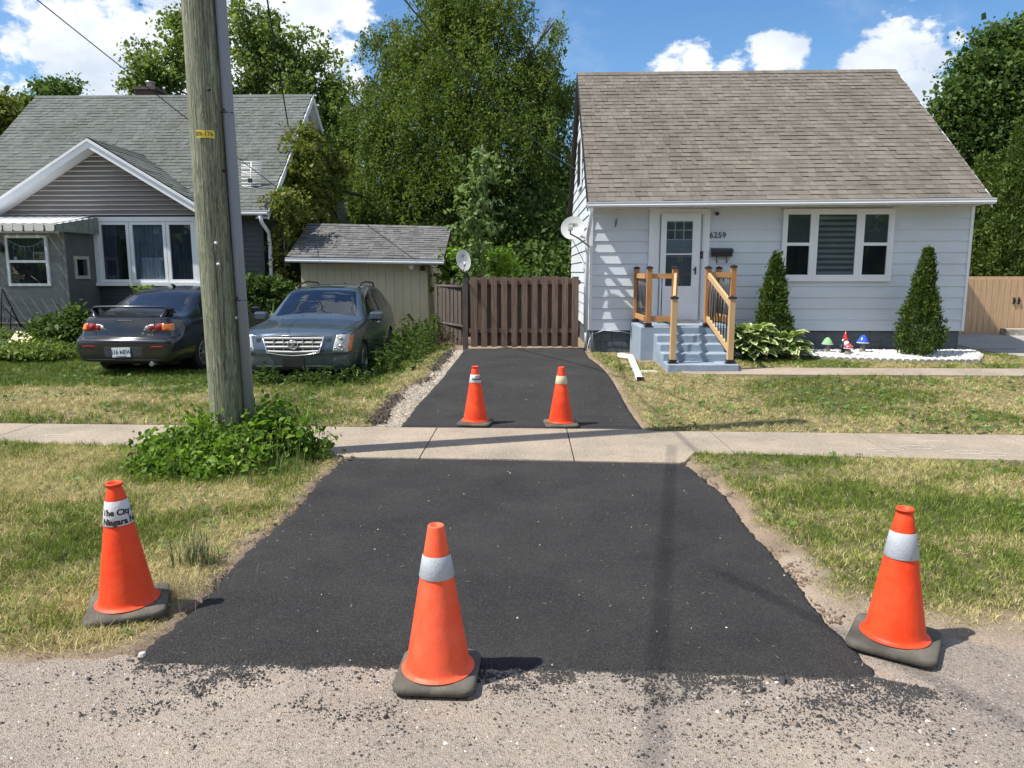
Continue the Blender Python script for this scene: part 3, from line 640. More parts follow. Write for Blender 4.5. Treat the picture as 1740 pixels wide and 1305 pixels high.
# gable walls / body
eh=(EZ0+EZ1)/2-.10
mb=MB(); prof=[(YW+.01,HZ0-.0),(BY,HZ0-.0),(BY,eh),(RY,RZ-.14),(YW+.01,eh)]
mb.prism(prof,'x',HX0+.01,HX1-.01)
wall=mb.build('wall',M['white_siding'],house)
lap('front_siding',(HX0,YW+.01,HZ0),(1,0,0),(0,-1,0),HZ0-.03,eh+.02,.212,.020,lambda z:(0.03,HX1-HX0-.03),M['white_siding'],wall)
slope=(RZ-.14-eh)/(RY-YW)
def gext(z):
    if z<=eh: return (0.03,BY-YW)
    d=(z-eh)/slope; return (d,BY-YW-d)
lap('side_siding',(HX0+.01,YW,HZ0),(0,1,0),(-1,0,0),HZ0-.03,RZ-.2,.212,.020,gext,M['white_siding'],wall)
lap('side_siding',(HX1-.01,YW,HZ0),(0,1,0),(1,0,0),HZ0-.03,RZ-.2,.212,.020,gext,M['white_siding'],wall)
for xa_,xb_ in ((HX0-.022,HX0+.03),(HX1-.03,HX1+.022)):
    mb=MB(); mb.box(xa_,xb_,YW-.022,YW+.05,HZ0-.03,eh+.02); mb.build('corner_post',M['white_trim'],wall)
mb=MB(); mb.box(HX0+.04,HX1-.04,YW+.03,BY-.03,0.0,HZ0-.005); mb.build('foundation',M['foundation'],house)
# soffit, fascia, gutter, barge boards
mb=MB(); mb.add([(HX0-.02,EY+.02,EZ0-.10),(EX1-.02,EY+.02,EZ1-.10),(EX1-.02,YW,EZ1-.10),(HX0-.02,YW,EZ0-.10)],[(0,1,2,3)])
for k in range(30):
    x=HX0+.2+k*.26
    if x<EX1-.1: mb.box(x,x+.012,EY+.04,YW-.03,EZ0-.108+(x-HX0)/(EX1-HX0)*(EZ1-EZ0),EZ0-.101+(x-HX0)/(EX1-HX0)*(EZ1-EZ0),0)
mb.build('soffit',M['soffit'],roof)
def gutter(name,x0,x1,z0,z1,y,parent,h=.095,d=.11,mat=None):
    pr=[(0,0),(-.07*d/.11,-0),( -d*.75,.0),(-d,.35*h),(-d*.92,.55*h),(-d,.85*h),(-d,h),(-d+.012,h),(-d+.012,.9*h),(-.012,.9*h),(0,h)]
    mb=MB(); 
    for (xx0,xx1,zz0,zz1) in [(x0,x1,z0,z1)]:
        n=len(pr); vs=[(xx0,y+p[0],zz0+p[1]) for p in pr]+[(xx1,y+p[0],zz1+p[1]) for p in pr]
        mb.add(vs,[(i,(i+1)%n,n+(i+1)%n,n+i) for i in range(n)]+[tuple(range(n))[::-1],tuple(range(n,2*n))])
    return mb.build(name,mat or M['alu'],parent)
gutter('gutter',EX0-.02,EX1+.02,EZ0-.105,EZ1-.105,EY-.004,roof)
mb=MB(); mb.add([(EX0,EY,EZ0-.11),(EX1,EY,EZ1-.11),(EX1,EY,EZ1-.015),(EX0,EY,EZ0-.015)],[(0,1,2,3)]); mb.add([(EX0,EY-.012,EZ0-.006),(EX1,EY-.012,EZ1-.006),(EX1,EY+.03,EZ1+.012),(EX0,EY+.03,EZ0+.012)],[(0,1,2,3)]); mb.build('fascia',M['black'],roof)
for X,PT,s in ((EX0,T0,-1),(EX1,P11,1)):
    mb=MB(); u=Vector((0,0,-.15)); o=Vector((s*.02,0,0))
    for A,B in ((Vector((X,EY,EZ0 if s<0 else EZ1)),PT),(PT,Vector((X,2*RY-EY,EZ0)))):
        A=A+Vector((0,0,-.016)); B=B+Vector((0,0,-.016)); vs=[A,B,B+u,A+u,A+o,B+o,B+u+o,A+u+o]; mb.add(vs,[(0,1,2,3),(7,6,5,4),(0,4,5,1),(3,2,6,7),(0,3,7,4),(1,5,6,2)])
    mb.build('barge_board',M['white_trim'] if s>0 else M['black'],roof)
# side window on the left gable
mb=MB(); mb.box(HX0-.05,HX0-.02,16.3,17.3,3.5,4.6); gw=mb.build('gable_window',M['white_trim'],house); mb=MB(); mb.box(HX0-.06,HX0-.051,16.38,17.22,3.58,4.52); mb.build('pane',M['black'],gw)
# front door
dx0=Q(1101,450,YW).x; dx1=Q(1203,450,YW).x; dz0=Q(1150,548,YW).z; dz1=eh+.0
mb=MB(); picture_frame(mb,dx0,dx0+.0+(dx1-dx0),dz0,dz1-.02,YW-.015,.10,.03,.05); 
df=mb.build('door_frame',M['white_trim'],house)
mb=MB(); fx0=Q(1115,450,YW).x; fx1=Q(1195,450,YW).x; mb.box(dx0+.10,fx0+.04,YW-.03,YW-.015,dz0+.05,dz1-.12); mb.box(fx1-.04,dx1-.10,YW-.03,YW-.015,dz0+.05,dz1-.12); mb.box(fx0+.04,fx1-.04,YW-.03,YW-.015,Q(1150,358,YW).z,dz1-.12); mb.build('casing',M['white_trim'],df)
mb=MB(); X0=Q(1121,450,YW).x; X1=Q(1187,450,YW).x; Z0=Q(1150,543,YW).z; Z1=Q(1150,363,YW).z
gx0=Q(1130,450,YW).x; gx1=Q(1174,450,YW).x; gz0=Q(1150,486,YW).z; gz1=Q(1150,376,YW).z; gm=Q(1150,432,YW).z
yb=YW-.035
mb.box(X0,gx0,yb-.035,yb,Z0,Z1); mb.box(gx1,X1,yb-.035,yb,Z0,Z1); mb.box(gx0,gx1,yb-.035,yb,gz1,Z1); mb.box(gx0,gx1,yb-.035,yb,Z0,gz0); mb.box(gx0,gx1,yb-.037,yb-.004,gm-.012,gm+.012)
mb.box(X0+.06,X1-.06,yb-.039,yb-.0351,Z0+.07,gz0-.10)
door=mb.build('storm_door',M['white_trim'],house)
mb=MB(); iz=Q(1150,408,YW).z
mb.box(gx0,gx1,yb-.004,yb,gz0,iz,0)
w3=(gx1-gx0)/3
mb.build('inner_door_panel',pm('inner_door',(.34,.37,.39),.5,.05,3),door)
mb=MB(); mb.box(gx0,gx1,yb-.003,yb+.002,iz,gz1); mb.build('inner_light',pm('grey_door_backing',(.17,.185,.18),.9,.12,6),door)  # even grey panel behind the upper door panes
mb=MB()
for k in (0,1,2,3): mb.box(gx0+k*w3-.008,gx0+k*w3+.008,yb-.012,yb-.0035,iz,gz1)
for z in (iz,(iz+gz1)/2,gz1-.02): mb.box(gx0,gx1,yb-.0125,yb-.0036,z,z+.016)
mb.build('muntins',M['white_trim'],door)
mb=MB(); mb.box(gx0,gx1,yb-.022,yb-.019,gz0,gz1); mb.build('pane',M['glass'],door)
mb=MB(); mb.box(gx0,gx1,yb-.010,yb-.0045,gz0,Q(1150,437,YW).z); mb.build('lower_panel',pm('mesh_panel',(.15,.165,.185),.6,.08,4),door)
mb=MB(); hx=Q(1180,455,YW).x; hz=Q(1180,459,YW).z; mb.box(hx-.012,hx+.012,yb-.055,yb-.036,hz-.08,hz+.06,b=.004); mb.box(hx-.05,hx+.01,yb-.085,yb-.066,hz+.0,hz+.022,b=.004); mb.box(hx-.006,hx+.006,yb-.07,yb-.05,hz,hz+.02); mb.build('handle',M['black'],door)
mb=MB(); mb.box(dx0+.1,dx1-.1,YW-.10,YW-.012,dz0-.03,dz0+.045); mb.build('sill',M['white_trim'],df)
# triple window
wx0=Q(1328,400,YW).x; wx1=Q(1516,400,YW).x; wz0=Q(1420,478,YW).z; wz1=Q(1420,356,YW).z
wf=MB(); picture_frame(wf,wx0,wx1,wz0,wz1+.01,YW-.012,.055,.055,.075); win=wf.build('window',M['white_trim'],house)
def sash(x0,x1,z0,z1,kind,rail):
    mb=MB(); w=.045; picture_frame(mb,x0,x1,z0,z1,YW-.012,w,.045)
    if rail: zm=rail; mb.box(x0+w,x1-w,YW-.055,YW-.02,zm-.028,zm+.028)
    s=mb.build('sash',M['white_trim'],win)
    mb=MB(); mb.box(x0+w,x1-w,YW-.018,YW-.012,z0+w,z1-w); mb.build('room_shade_panel',M['room_shade'],s)
    if kind=='zebra':
        for i,mt in ((0,(.34,.35,.34)),(1,(.12,.125,.13))):
            mb=MB(); n=11; hh=(z1-z0-2*w)/n
            for k in range(n):
                za=z0+w+k*hh
                if i==0: mb.box(x0+w+.01,x1-w-.01,YW-.024,YW-.021,za+.01,za+hh*.62)
                else: mb.box(x0+w+.01,x1-w-.01,YW-.0235,YW-.0205,za+hh*.62,za+hh+.01)
            mb.build('blind',pm('blind%d'%i,mt,.8,.06,3),s)
    else:
        mb=MB(); mb.box(x0+w,x1-w,YW-.022,YW-.0185,rail if rail else z0,z1-w); mb.build('blind',pm('side_blind',(.13,.14,.14),.8,.1,3),s)
    mb=MB(); mb.box(x0+w,x1-w,YW-.034,YW-.031,z0+w,z1-w); mb.build('pane',M['glass'],s)
zi0=wz0+.075; zi1=wz1-.045; rz=Q(1420,415,YW).z
px_=lambda p:Q(p,400,YW).x
sash(px_(1331)+.012,px_(1379),zi0,zi1,'dark',rz); sash(px_(1384),px_(1457),zi0,zi1,'zebra',None); sash(px_(1462),px_(1511),zi0,zi1,'dark',rz)
for xa_,xb_ in ((px_(1379),px_(1384)),(px_(1457),px_(1462))):
    mb=MB(); mb.box(xa_,xb_,YW-.05,YW-.012,zi0,zi1); mb.build('mullion',M['white_trim'],win)
# downspout at the left corner: offset down from the gutter, then along the corner
dsx=HX0-.075
mb=MB(); mb.tube([(dsx+.03,EY-.06,EZ0-.10),(dsx+.03,EY-.03,EZ0-.22),(dsx,YW-.08,EZ0-.62),(dsx,YW-.07,EZ0-.75),(dsx,YW-.06,HZ0-.05)],.038,8); mb.build('downspout',M['alu'],house)
mb=MB(); mb.tube([(dsx+.0,YW-.06,HZ0-.04),(dsx+.0,YW-.06,.23)],.028,10); mb.tube([(dsx+.12,YW-.03,HZ0-.04),(dsx+.12,YW-.03,.23)],.016,8); mb.build('drain_pipe',pm('grey_pipe',(.33,.34,.35),.5,.1,5,metal=.3),house)
# cables under the siding and utility bits on the side wall
mb=MB(); mb.tube([(HX0+.05,YW-.02,HZ0-.10),(HX0+.25,YW-.03,HZ0-.03),(HX0+.6,YW-.03,HZ0-.05),(HX0+.9,YW-.03,HZ0-.12)],.006,5); mb.tube([(dsx,YW-.1,HZ0-.5),(dsx+.06,YW-.1,HZ0-.2),(HX0+.05,YW-.02,HZ0-.10)],.006,5)
mb.build('cable',M['white_plastic'],house)
mb=MB(); mb.box(HX0-.10,HX0-.022,14.55,14.75,1.75,1.92,b=.01); mb.build('vent_box',M['white_plastic'],house)
mb=MB(); mb.tube([(HX0-.05,14.65,HZ0),(HX0-.05,14.65,1.76)],.015,6); mb.build('conduit',pm('grey_conduit',(.3,.3,.3),.5),house)
# house number
def flat_text(name,body,size,cx,cz,y,mat,parent,bold=.0,sp=1.0,ex=.003):
    vs,fs=textmesh(body,size,ex,bold,sp); mb=MB(); mb.add([(cx+v.x,y-v.z,cz+v.y) for v in vs],fs); return mb.build(name,mat,parent)
nc=Q(1219,400,YW); flat_text('house_number','6259',.145,nc.x,nc.z,YW-.03,M['black'],house,.0008,1.08)
# camera bracket, hook, light, doorbell
c=Q(1217,363,YW); mb=MB(); mb.tube([(c.x,YW-.01,c.z),(c.x,YW-.08,c.z)],.028,12); mb.tube([(c.x,YW-.075,c.z-.005),(c.x-.01,YW-.13,c.z-.012)],.034,12); cam1=tag(mb.build('security_camera',M['black']),'small black security camera under the eave beside the white front door','camera')
c=Q(1190,433,YW); mb=MB(); mb.box(c.x-.035,c.x+.035,YW-.06,YW-.03,c.z-.065,c.z+.065,b=.006); bell=mb.build('doorbell',M['black']); tag(bell,'black doorbell plate on the casing right of the white front door','doorbell')
mb=MB(); mb.lathe([(0,-.006),(.014,-.006),(.016,0)],(c.x,YW-.06,c.z-.02),16,'y'); mb.build('button',pm('bell_button',(.12,.12,.13),.3),bell)
c=Q(1046,375,YW); mb=MB(); mb.tube([(c.x,YW-.03,c.z+.02),(c.x,YW-.03,c.z-.12)],.007,6); mb.tube([(c.x,YW-.03,c.z-.10),(c.x+.0,YW-.10,c.z-.06),(c.x+.01,YW-.13,c.z+.0),(c.x+.015,YW-.12,c.z+.04)],.007,6); tag(mb.build('hanging_hook',M['black']),'black plant hook screwed to the siding left of the front door','hook')
# mailbox
c=Q(1225,429,YW); mbx=thing('mailbox','black metal mailbox under the house number on white siding','mailbox',(c.x,YW-.05,c.z))
mb=MB(); mb.prism([(YW-.02,c.z-.075),(YW-.11,c.z-.075),(YW-.115,c.z+.045),(YW-.02,c.z+.07)],'x',c.x-.185,c.x+.185); mb.build('box',M['black'],mbx)
mb=MB(); mb.prism([(YW-.015,c.z+.082),(YW-.015,c.z+.072),(YW-.118,c.z+.047),(YW-.125,c.z+.0),(YW-.132,c.z+.0),(YW-.124,c.z+.054)],'x',c.x-.195,c.x+.195); mb.build('lid',M['black'],mbx)
for s in (-.09,.09):
    mb=MB(); mb.tube([(c.x+s,YW-.05,c.z-.075),(c.x+s,YW-.06,c.z-.17),(c.x+s,YW-.085,c.z-.195),(c.x+s,YW-.115,c.z-.18),(c.x+s,YW-.12,c.z-.15)],.007,6); mb.build('newspaper_hook',M['black'],mbx)
# ---------------------------------------------------------------- steps and railings
PX0=1.90; PX1=3.50; PYF=12.62; PT=Q(1087,555,PYF).z
st=thing('front_steps','pale blue painted concrete steps and landing at the white front door','steps',(2.65,12.4,GZ))
def rough_block(mb,x0,x1,y0,y1,z0,z1,b=.018): mb.box(x0,x1,y0,y1,z0,z1,b=b)
mb=MB(); rough_block(mb,PX0,PX1,PYF,YW-.025,.05,PT); mb.build('landing',M['cement_blue'],st)
SX0=2.13; SX1=3.18; tops=[PT-(PT-.30)*k/4 for k in (1,2,3)]
tr=.305
mb=MB()
for k,t in enumerate(tops):
    y0=PYF-tr*(k+1); y1=PYF-tr*k
    rough_block(mb,SX0,SX1,y0,y1+.01 if k==0 else y1+.012,.05,t,.014)
mb.build('treads',M['cement_blue'],st)
mb=MB(); rough_block(mb,SX0-.0,SX1+.04,PYF-tr*4-.12,PYF-tr*3+.01,.05,.30,.014); mb.build('bottom_slab',M['cement_blue'],st)
mb=MB(); mb.box(2.35,3.1,YW-.42,YW-.06,PT+.002,PT+.012); tag(mb.build('door_mat',pm('worn_mat',(.12,.11,.10),.95,.3,12,.5,60)),'thin dark door mat on the blue landing','door mat')
M['cedar']=woodmat('stained_cedar',(.27,.12,.04),(.44,.22,.085),'z',5)
M['pine']=woodmat('new_pine',(.42,.26,.12),(.56,.38,.20),'z',5)
M['cedar_x']=woodmat('stained_cedar_rail',(.36,.17,.055),(.54,.29,.11),'x',5)
def post(parent,x,y,z0,z1,mat,w=.088,capm=None):
    mb=MB(); mb.box(x-w/2,x+w/2,y-w/2,y+w/2,z0+.01,z1,b=.004); p=mb.build('post',mat,parent)
    mb=MB(); k=w/2+.011; mb.box(x-k,x+k,y-k,y+k,z1-.006,z1+.016); mb.add([(x-k,y-k,z1+.0165),(x+k,y-k,z1+.0165),(x+k,y+k,z1+.0165),(x-k,y+k,z1+.0165),(x,y,z1+.045)],[(0,1,4),(1,2,4),(2,3,4),(3,0,4)]); mb.build('cap',M['black'],p)
    mb=MB(); mb.box(x-k,x+k,y-k,y+k,z0+.008,z0+.06); mb.box(x-k-.02,x+k+.02,y-k-.02,y+k+.02,z0+.001,z0+.008); mb.build('post_base',M['black'],p)
def rail_h(parent,A,B,z,mat,name='rail',h=.085,w=.04):
    A,B=Vector(A),Vector(B); d=(B-A); L=d.length; 
    q=d.to_track_quat('X','Z').to_matrix().to_4x4(); Mx=Matrix.Translation(A)@q
    mb=MB(); mb.box(0,L,-w/2,w/2,-h/2,h/2,M=Mx); return mb.build(name,mat,parent)
PH=PT+.98
YP=PYF+.07; YB=YW-.13
lx=PX0+.08; mx=lx+.43   # posts of the left railing
rl=thing('porch_railing','left porch railing of stained posts with black balusters stepping down to the path','railing',(lx+.2,YP,PT))
post(rl,lx,YB,PT,PH,M['cedar']); post(rl,lx+.06,YP,PT,PH,M['cedar']); post(rl,mx+.06,YP,PT,PH,M['cedar'])
FPY=PYF-tr*4+.03; FPZ=.30; fx=mx-.045
FX=SX0+.10; FH=FPZ+1.0
post(rl,FX,FPY,FPZ,FH,M['pine'])
for z in (PH-.13,PT+.13):
    rail_h(rl,(lx+.11,YP,z),(mx+.01,YP,z),0,M['cedar_x']); rail_h(rl,(lx+.01,YP+.045,z),(lx,YB-.045,z),0,M['cedar_x'])
def slope_rail(par,x0,y0,z0,x1,y1,z1): rail_h(par,(x0,y0,z0),(x1,y1,z1),0,M['pine'],'handrail',.085,.042)
slope_rail(rl,mx+.06,YP-.045,PH-.12,FX,FPY+.045,FH-.10); slope_rail(rl,mx+.06,YP-.045,PT+.14,FX,FPY+.045,FPZ+.20)
def bal(par,x,y,z0,z1):
    mb=MB(); mb.tube([(x,y,z0),(x,y,z1)],.009,8); mb.build('baluster',M['black'],par)
for k in range(9):
    t=(k+.6)/9.2; y=YP+(FPY-YP)*t; x=mx+.06+(FX-mx-.06)*t; bal(rl,x,y,PT+.14+(FPZ+.20-PT-.14)*t,PH-.12+(FH-.10-PH+.12)*t)
bal(rl,(lx+mx)/2+.06,YP,PT+.13,PH-.13)
for k in range(8):
    t=(k+1)/9; bal(rl,lx+.05*(1-t),YP+(YB-YP)*t,PT+.13,PH-.13)
rr_=thing('porch_railing','right porch railing of stained posts with black balusters beside the hosta','railing',(3.35,YP,PT))
rx=PX1-.47; ox=PX1-.05
post(rr_,rx,YP,PT,PH,M['cedar']); post(rr_,ox,YP,PT,PH+.02,M['cedar']); post(rr_,ox+.03,YB,PT,PH,M['cedar'])
RXF=SX1-.07
post(rr_,RXF,FPY,FPZ,FH,M['pine'])
slope_rail(rr_,rx,YP-.045,PH-.12,RXF,FPY+.045,FH-.10); slope_rail(rr_,rx,YP-.045,PT+.14,RXF,FPY+.045,FPZ+.20)
for k in range(9):
    t=(k+.6)/9.2; y=YP+(FPY-YP)*t; x=rx+(RXF-rx)*t; bal(rr_,x,y,PT+.14+(FPZ+.20-PT-.14)*t,PH-.12+(FH-.10-PH+.12)*t)
for z in (PH-.11,PT+.13):
    rail_h(rr_,(rx+.045,YP,z),(ox-.045,YP,z),0,M['cedar_x']); rail_h(rr_,(ox,YP+.045,z),(ox,YB,z),0,M['cedar_x'])
for k in range(3): bal(rr_,rx+.1+.08*k,YP,PT+.13,PH-.13)
for k in range(8): bal(rr_,ox,YP+(YB-YP)*(k+1)/9,PT+.13,PH-.13)
# ---------------------------------------------------------------- LEFT HOUSE
LY=17.6; LEY=17.2; LRY=21.25; LBY=2*LRY-LY
le1=Q(456,357,LEY); lr1=Q(541,161,LRY); lr0=Q(61,163,LRY)
LX1=le1.x-.02; LX0=lr0.x; LEZ=le1.z; LRZ=lr1.z; LWX=LX1-.28
lh=thing('grey_house','dark sided house with grey shingle roof, front gable and enclosed porch behind the parked cars','house',((LX0+LX1)/2,LRY,0))
roofL=shingles('roof',(LX0,LEY,LEZ),(LX1,LEY,LEZ),(LX0,LRY,LRZ),(LX1,LRY,LRZ),M['sh_grey'],lh,.14,5)
mb=MB(); mb.add([(LX0,LRY,LRZ),(LX1,LRY,LRZ),(LX1,2*LRY-LEY,LEZ),(LX0,2*LRY-LEY,LEZ)],[(0,1,2,3)]); mb.build('back_slope',M['sh_grey'],roofL)
gutter('gutter',-7.6,LX1+.02,LEZ-.11,LEZ-.11,LEY-.004,roofL)
mb=MB(); mb.add([(LX0,LEY+.02,LEZ-.1),(LX1,LEY+.02,LEZ-.1),(LX1,LY,LEZ-.1),(LX0,LY,LEZ-.1)],[(0,1,2,3)]); mb.build('soffit',M['soffit'],roofL)
mb=MB()
for A,B in ((Vector((LX1,LEY,LEZ)),Vector((LX1,LRY,LRZ))),(Vector((LX1,LRY,LRZ)),Vector((LX1,2*LRY-LEY,LEZ)))):
    A=A+Vector((0,0,-.017)); B=B+Vector((0,0,-.017)); o=Vector((.025,0,0)); u=Vector((0,0,-.19)); mb.add([A,B,B+u,A+u,A+o,B+o,B+u+o,A+u+o],[(0,1,2,3),(7,6,5,4),(0,4,5,1),(3,2,6,7),(0,3,7,4),(1,5,6,2)])
    i=Vector((-.29,0,0)); mb.add([A+u*.9,B+u*.9,B+u*.9+i,A+u*.9+i],[(0,1,2,3)])
mb.build('barge_board',M['white_trim'],roofL)
leh=LEZ-.1; lsl=(LRZ-.18-leh)/(LRY-LY)
mb=MB(); mb.prism([(LY+.01,0),(LBY,0),(LBY,leh),(LRY,LRZ-.2),(LY+.01,leh)],'x',LX0+.3,LWX); wl=mb.build('wall',M['dark_siding'],lh)
def gextL(z):
    if z<=leh: return (0,LBY-LY)
    d=(z-leh)/lsl; return (d,LBY-LY-d)
lap('side_siding',(LWX,LY,0),(0,1,0),(1,0,0),.3,LRZ-.25,.115,.014,gextL,M['dark_siding'],wl)
lap('front_siding',(-8,LY+.01,0),(1,0,0),(0,-1,0),.3,leh,.115,.014,lambda z:(0,LWX+8),M['dark_siding'],wl)
# little white louvre in the gable peak
mb=MB(); mb.prism([(LRY-.75,LRZ-1.0),(LRY+.75,LRZ-1.0),(LRY,LRZ-.24)],'x',LWX+.015,LWX+.045); g_=mb.build('gable_panel',M['white_trim'],lh)
mb=MB(); 
for k in range(5): mb.box(LWX+.046,LWX+.055,LRY-.2,LRY+.2,LRZ-.9+k*.08,LRZ-.85+k*.08)
mb.build('louvre',M['alu'],g_)
mb=MB(); mb.box(LWX+.015,LWX+.05,22.6,22.68,3.2,4.1); mb.box(LWX+.015,LWX+.05,22.2,22.68,3.15,3.2); mb.build('side_window',M['white_trim'],lh)
# far corner pieces on the side wall: awning over a side door, bright corner strip
mb=MB(); mb.tube([(LWX+.06,24.9,LEZ+.9),(LWX+.06,25.7,LEZ-.3)],.04,6); mb.build('side_gutter',M['alu'],lh)
mb=MB()
for k in range(7): mb.box(LWX+.02+k*.15,LWX+.13+k*.15,23.3,24.7,4.25-k*.03,4.29-k*.03)
mb.build('side_awning',pm('green_awning',(.16,.20,.18),.6),lh)
# front gable
GY=17.0; pk=Q(149,234,GY-.35); ge=Q(345,352,GY-.35); gcx=pk.x; ghw=ge.x-pk.x; gzr=pk.z; gze=ge.z
gsl=(gzr-gze)/ghw
def yhit(z): return LEY+(z-LEZ)/(LRZ-LEZ)*(LRY-LEY)
for s,nm in ((1,'gable_roof'),(-1,'gable_roof')):
    A=Vector((gcx+s*(ghw+.1),GY-.35,gze-.1*gsl)); B=Vector((gcx,GY-.35,gzr)); C_=Vector((gcx,yhit(gzr)+.05,gzr)); D=Vector((gcx+s*(ghw+.1),LEY+.12,gze-.1*gsl))
    if s>0: gr_=shingles(nm,A,D,B,C_,M['sh_grey'],lh,.14,9)
    else: gr_=shingles(nm,D,A,C_,B,M['sh_grey'],lh,.14,10)
    mb=MB(); u=Vector((0,0,-.20)); o=Vector((0,-.03,0)); A2=A+Vector((0,0,-.02)); B2=B+Vector((0,0,-.02)); vs=[A2,B2,B2+u,A2+u,A2+o,B2+o,B2+u+o,A2+u+o]; mb.add(vs,[(3,2,1,0),(4,5,6,7),(0,1,5,4),(7,6,2,3),(0,4,7,3),(1,2,6,5)])
    o2=Vector((0,-.055,0)); u2=Vector((0,0,-.06)); vs=[A2+o,B2+o,B2+u2+o,A2+u2+o,A2+o2,B2+o2,B2+u2+o2,A2+u2+o2]; mb.add(vs,[(4,5,6,7),(0,1,5,4),(7,6,2,3),(0,4,7,3)])
    i=Vector((0,.36,0)); mb.add([A2+u,B2+u,B2+u+i,A2+u+i],[(0,1,2,3)])
    mb.build('barge_board',M['white_trim'],gr_)
gb=Q(100,366,GY).z
mb=MB(); mb.prism([(gcx-ghw+.2,gb),(gcx+ghw-.2,gb),(gcx+ghw-.2,gze-.1),(gcx,gzr-.22),(gcx-ghw+.2,gze-.1)],'y',GY+.012,LY+.3); gwall=mb.build('gable_wall',M['taupe_siding'],lh)
def ge2(z):
    m_=ghw-.2
    if z<=gze-.1: return (-m_,m_)
    h=max(0,(gzr-.24-z)/gsl); return (-min(m_,h),min(m_,h))
M['lip']=M['taupe_siding']
lap('gable_siding',(gcx,GY+.012,gb),(1,0,0),(0,-1,0),gb,gzr-.25,.104,.020,ge2,M['taupe_siding'],gwall,lip=True)
# bright rolled edge along every course
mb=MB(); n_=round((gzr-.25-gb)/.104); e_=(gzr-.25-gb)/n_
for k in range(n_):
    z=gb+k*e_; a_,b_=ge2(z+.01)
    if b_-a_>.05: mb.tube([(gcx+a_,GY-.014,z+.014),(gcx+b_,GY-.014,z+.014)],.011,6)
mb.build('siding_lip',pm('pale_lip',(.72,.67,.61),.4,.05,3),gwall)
# lower wall with the triple window
LWY=GY+.1
mb=MB(); mb.box(gcx-ghw+.1,gcx+ghw-.25,LWY+.01,LY+.4,0,gb-.004); lw=mb.build('lower_wall',M['dark_siding'],lh)
lap('lower_siding',(gcx,LWY+.01,0),(1,0,0),(0,-1,0),.25,gb-.01,.10,.014,lambda z:(-ghw+.1,ghw-.25),M['dark_siding'],lw)
lap('corner_siding',(gcx+ghw-.25,LWY,0),(0,1,0),(1,0,0),.25,gb-.01,.10,.014,lambda z:(0,.5),M['dark_siding'],lw)
def qx(p,y): return Q(p,420,y).x
def qz(p,y): return Q(200,p,y).z
x0,x1=qx(164,LWY),qx(341,LWY); z0,z1=qz(484,LWY),qz(369,LWY)
mb=MB(); picture_frame(mb,x0,x1,z0,z1,LWY-.005,.10,.09,.05); win=mb.build('window',M['white_trim'],lh)
mb=MB(); mb.box(x0-.01,x1+.02,LWY-.13,LWY-.096,z0-.02,z0+.05); mb.build('sill',M['white_trim'],win)
edges=[x0+.10,qx(224,LWY),qx(286,LWY),x1-.10]
for k in range(3):
    a_,b_=edges[k]+.006,edges[k+1]-.006; mb=MB(); picture_frame(mb,a_,b_,z0+.055,z1-.105,LWY-.008,.07,.07); s=mb.build('sash',M['white_trim'],win)
    mb=MB(); mb.box(a_+.07,b_-.07,LWY-.012,LWY-.006,z0+.12,z1-.17); mb.build('room_shade_panel',M['room_shade'],s)
    ins=[(a_+.07,(a_+b_)/2+.05),(a_+.07,b_-.07),(a_+.1,b_-.07)][k]
    mb=MB(); mb.grid(folds(ins[0],ins[1],z0+.13,z1-.17,LWY-.026,.009,.09,k)); mb.build('curtain',M['curtain'] if k!=1 else pm('blue_grey_curtain',(.19,.225,.29),.9,.25,4,stretch=(8,1,.5)),s)
    if k==1:
        mb=MB(); mb.grid(folds(a_+.22,b_-.09,z0+.13,z0+.62,LWY-.036,.006,.05,9,.5)); mb.build('bunched_sheer',M['sheer'],s)
    mb=MB(); mb.box(a_+.07,b_-.07,LWY-.05,LWY-.047,z0+.12,z1-.17); mb.build('pane',M['glass'],s)
# downspout at the right corner of the front wall
p=[Q(441,366,LEY-.06),Q(445,378,LEY),Q(457,395,LY-.06),Q(459,420,LY-.05)]; p.append(Vector((p[-1].x,LY-.05,.3)))
mb=MB(); mb.tube(p,.045,8); mb.build('downspout',M['white_trim'],lh)
mb=MB(); mb.box(LWX-.05,LWX+.02,LY-.02,LY+.05,.2,leh); mb.build('corner_post',M['dark_siding'],lh)
# chimney
cc=Q(255,158,LRY+1.0); ch=thing('chimney','dark brick chimney with metal flue behind the grey roof ridge','chimney',(cc.x,LRY+1,cc.z-1)) if False else None
mb=MB(); mb.box(cc.x-.28,cc.x+.28,LRY+.7,LRY+1.3,LRZ-1.2,cc.z+.02); chm=mb.build('chimney',M['brickred'],roofL)
mb=MB(); mb.box(cc.x-.34,cc.x+.34,LRY+.64,LRY+1.36,cc.z+.022,cc.z+.11); mb.build('chimney_cap',pm('cap',(.10,.08,.07),.9,.2,9),chm)
mb=MB(); mb.lathe([(.11,0),(.11,.16),(.14,.165),(.14,.19),(.0,.22)],(cc.x+.03,LRY+1,cc.z+.11),16); mb.build('flue',pm('flue_steel',(.45,.45,.45),.35,.1,5,metal=.8),chm)
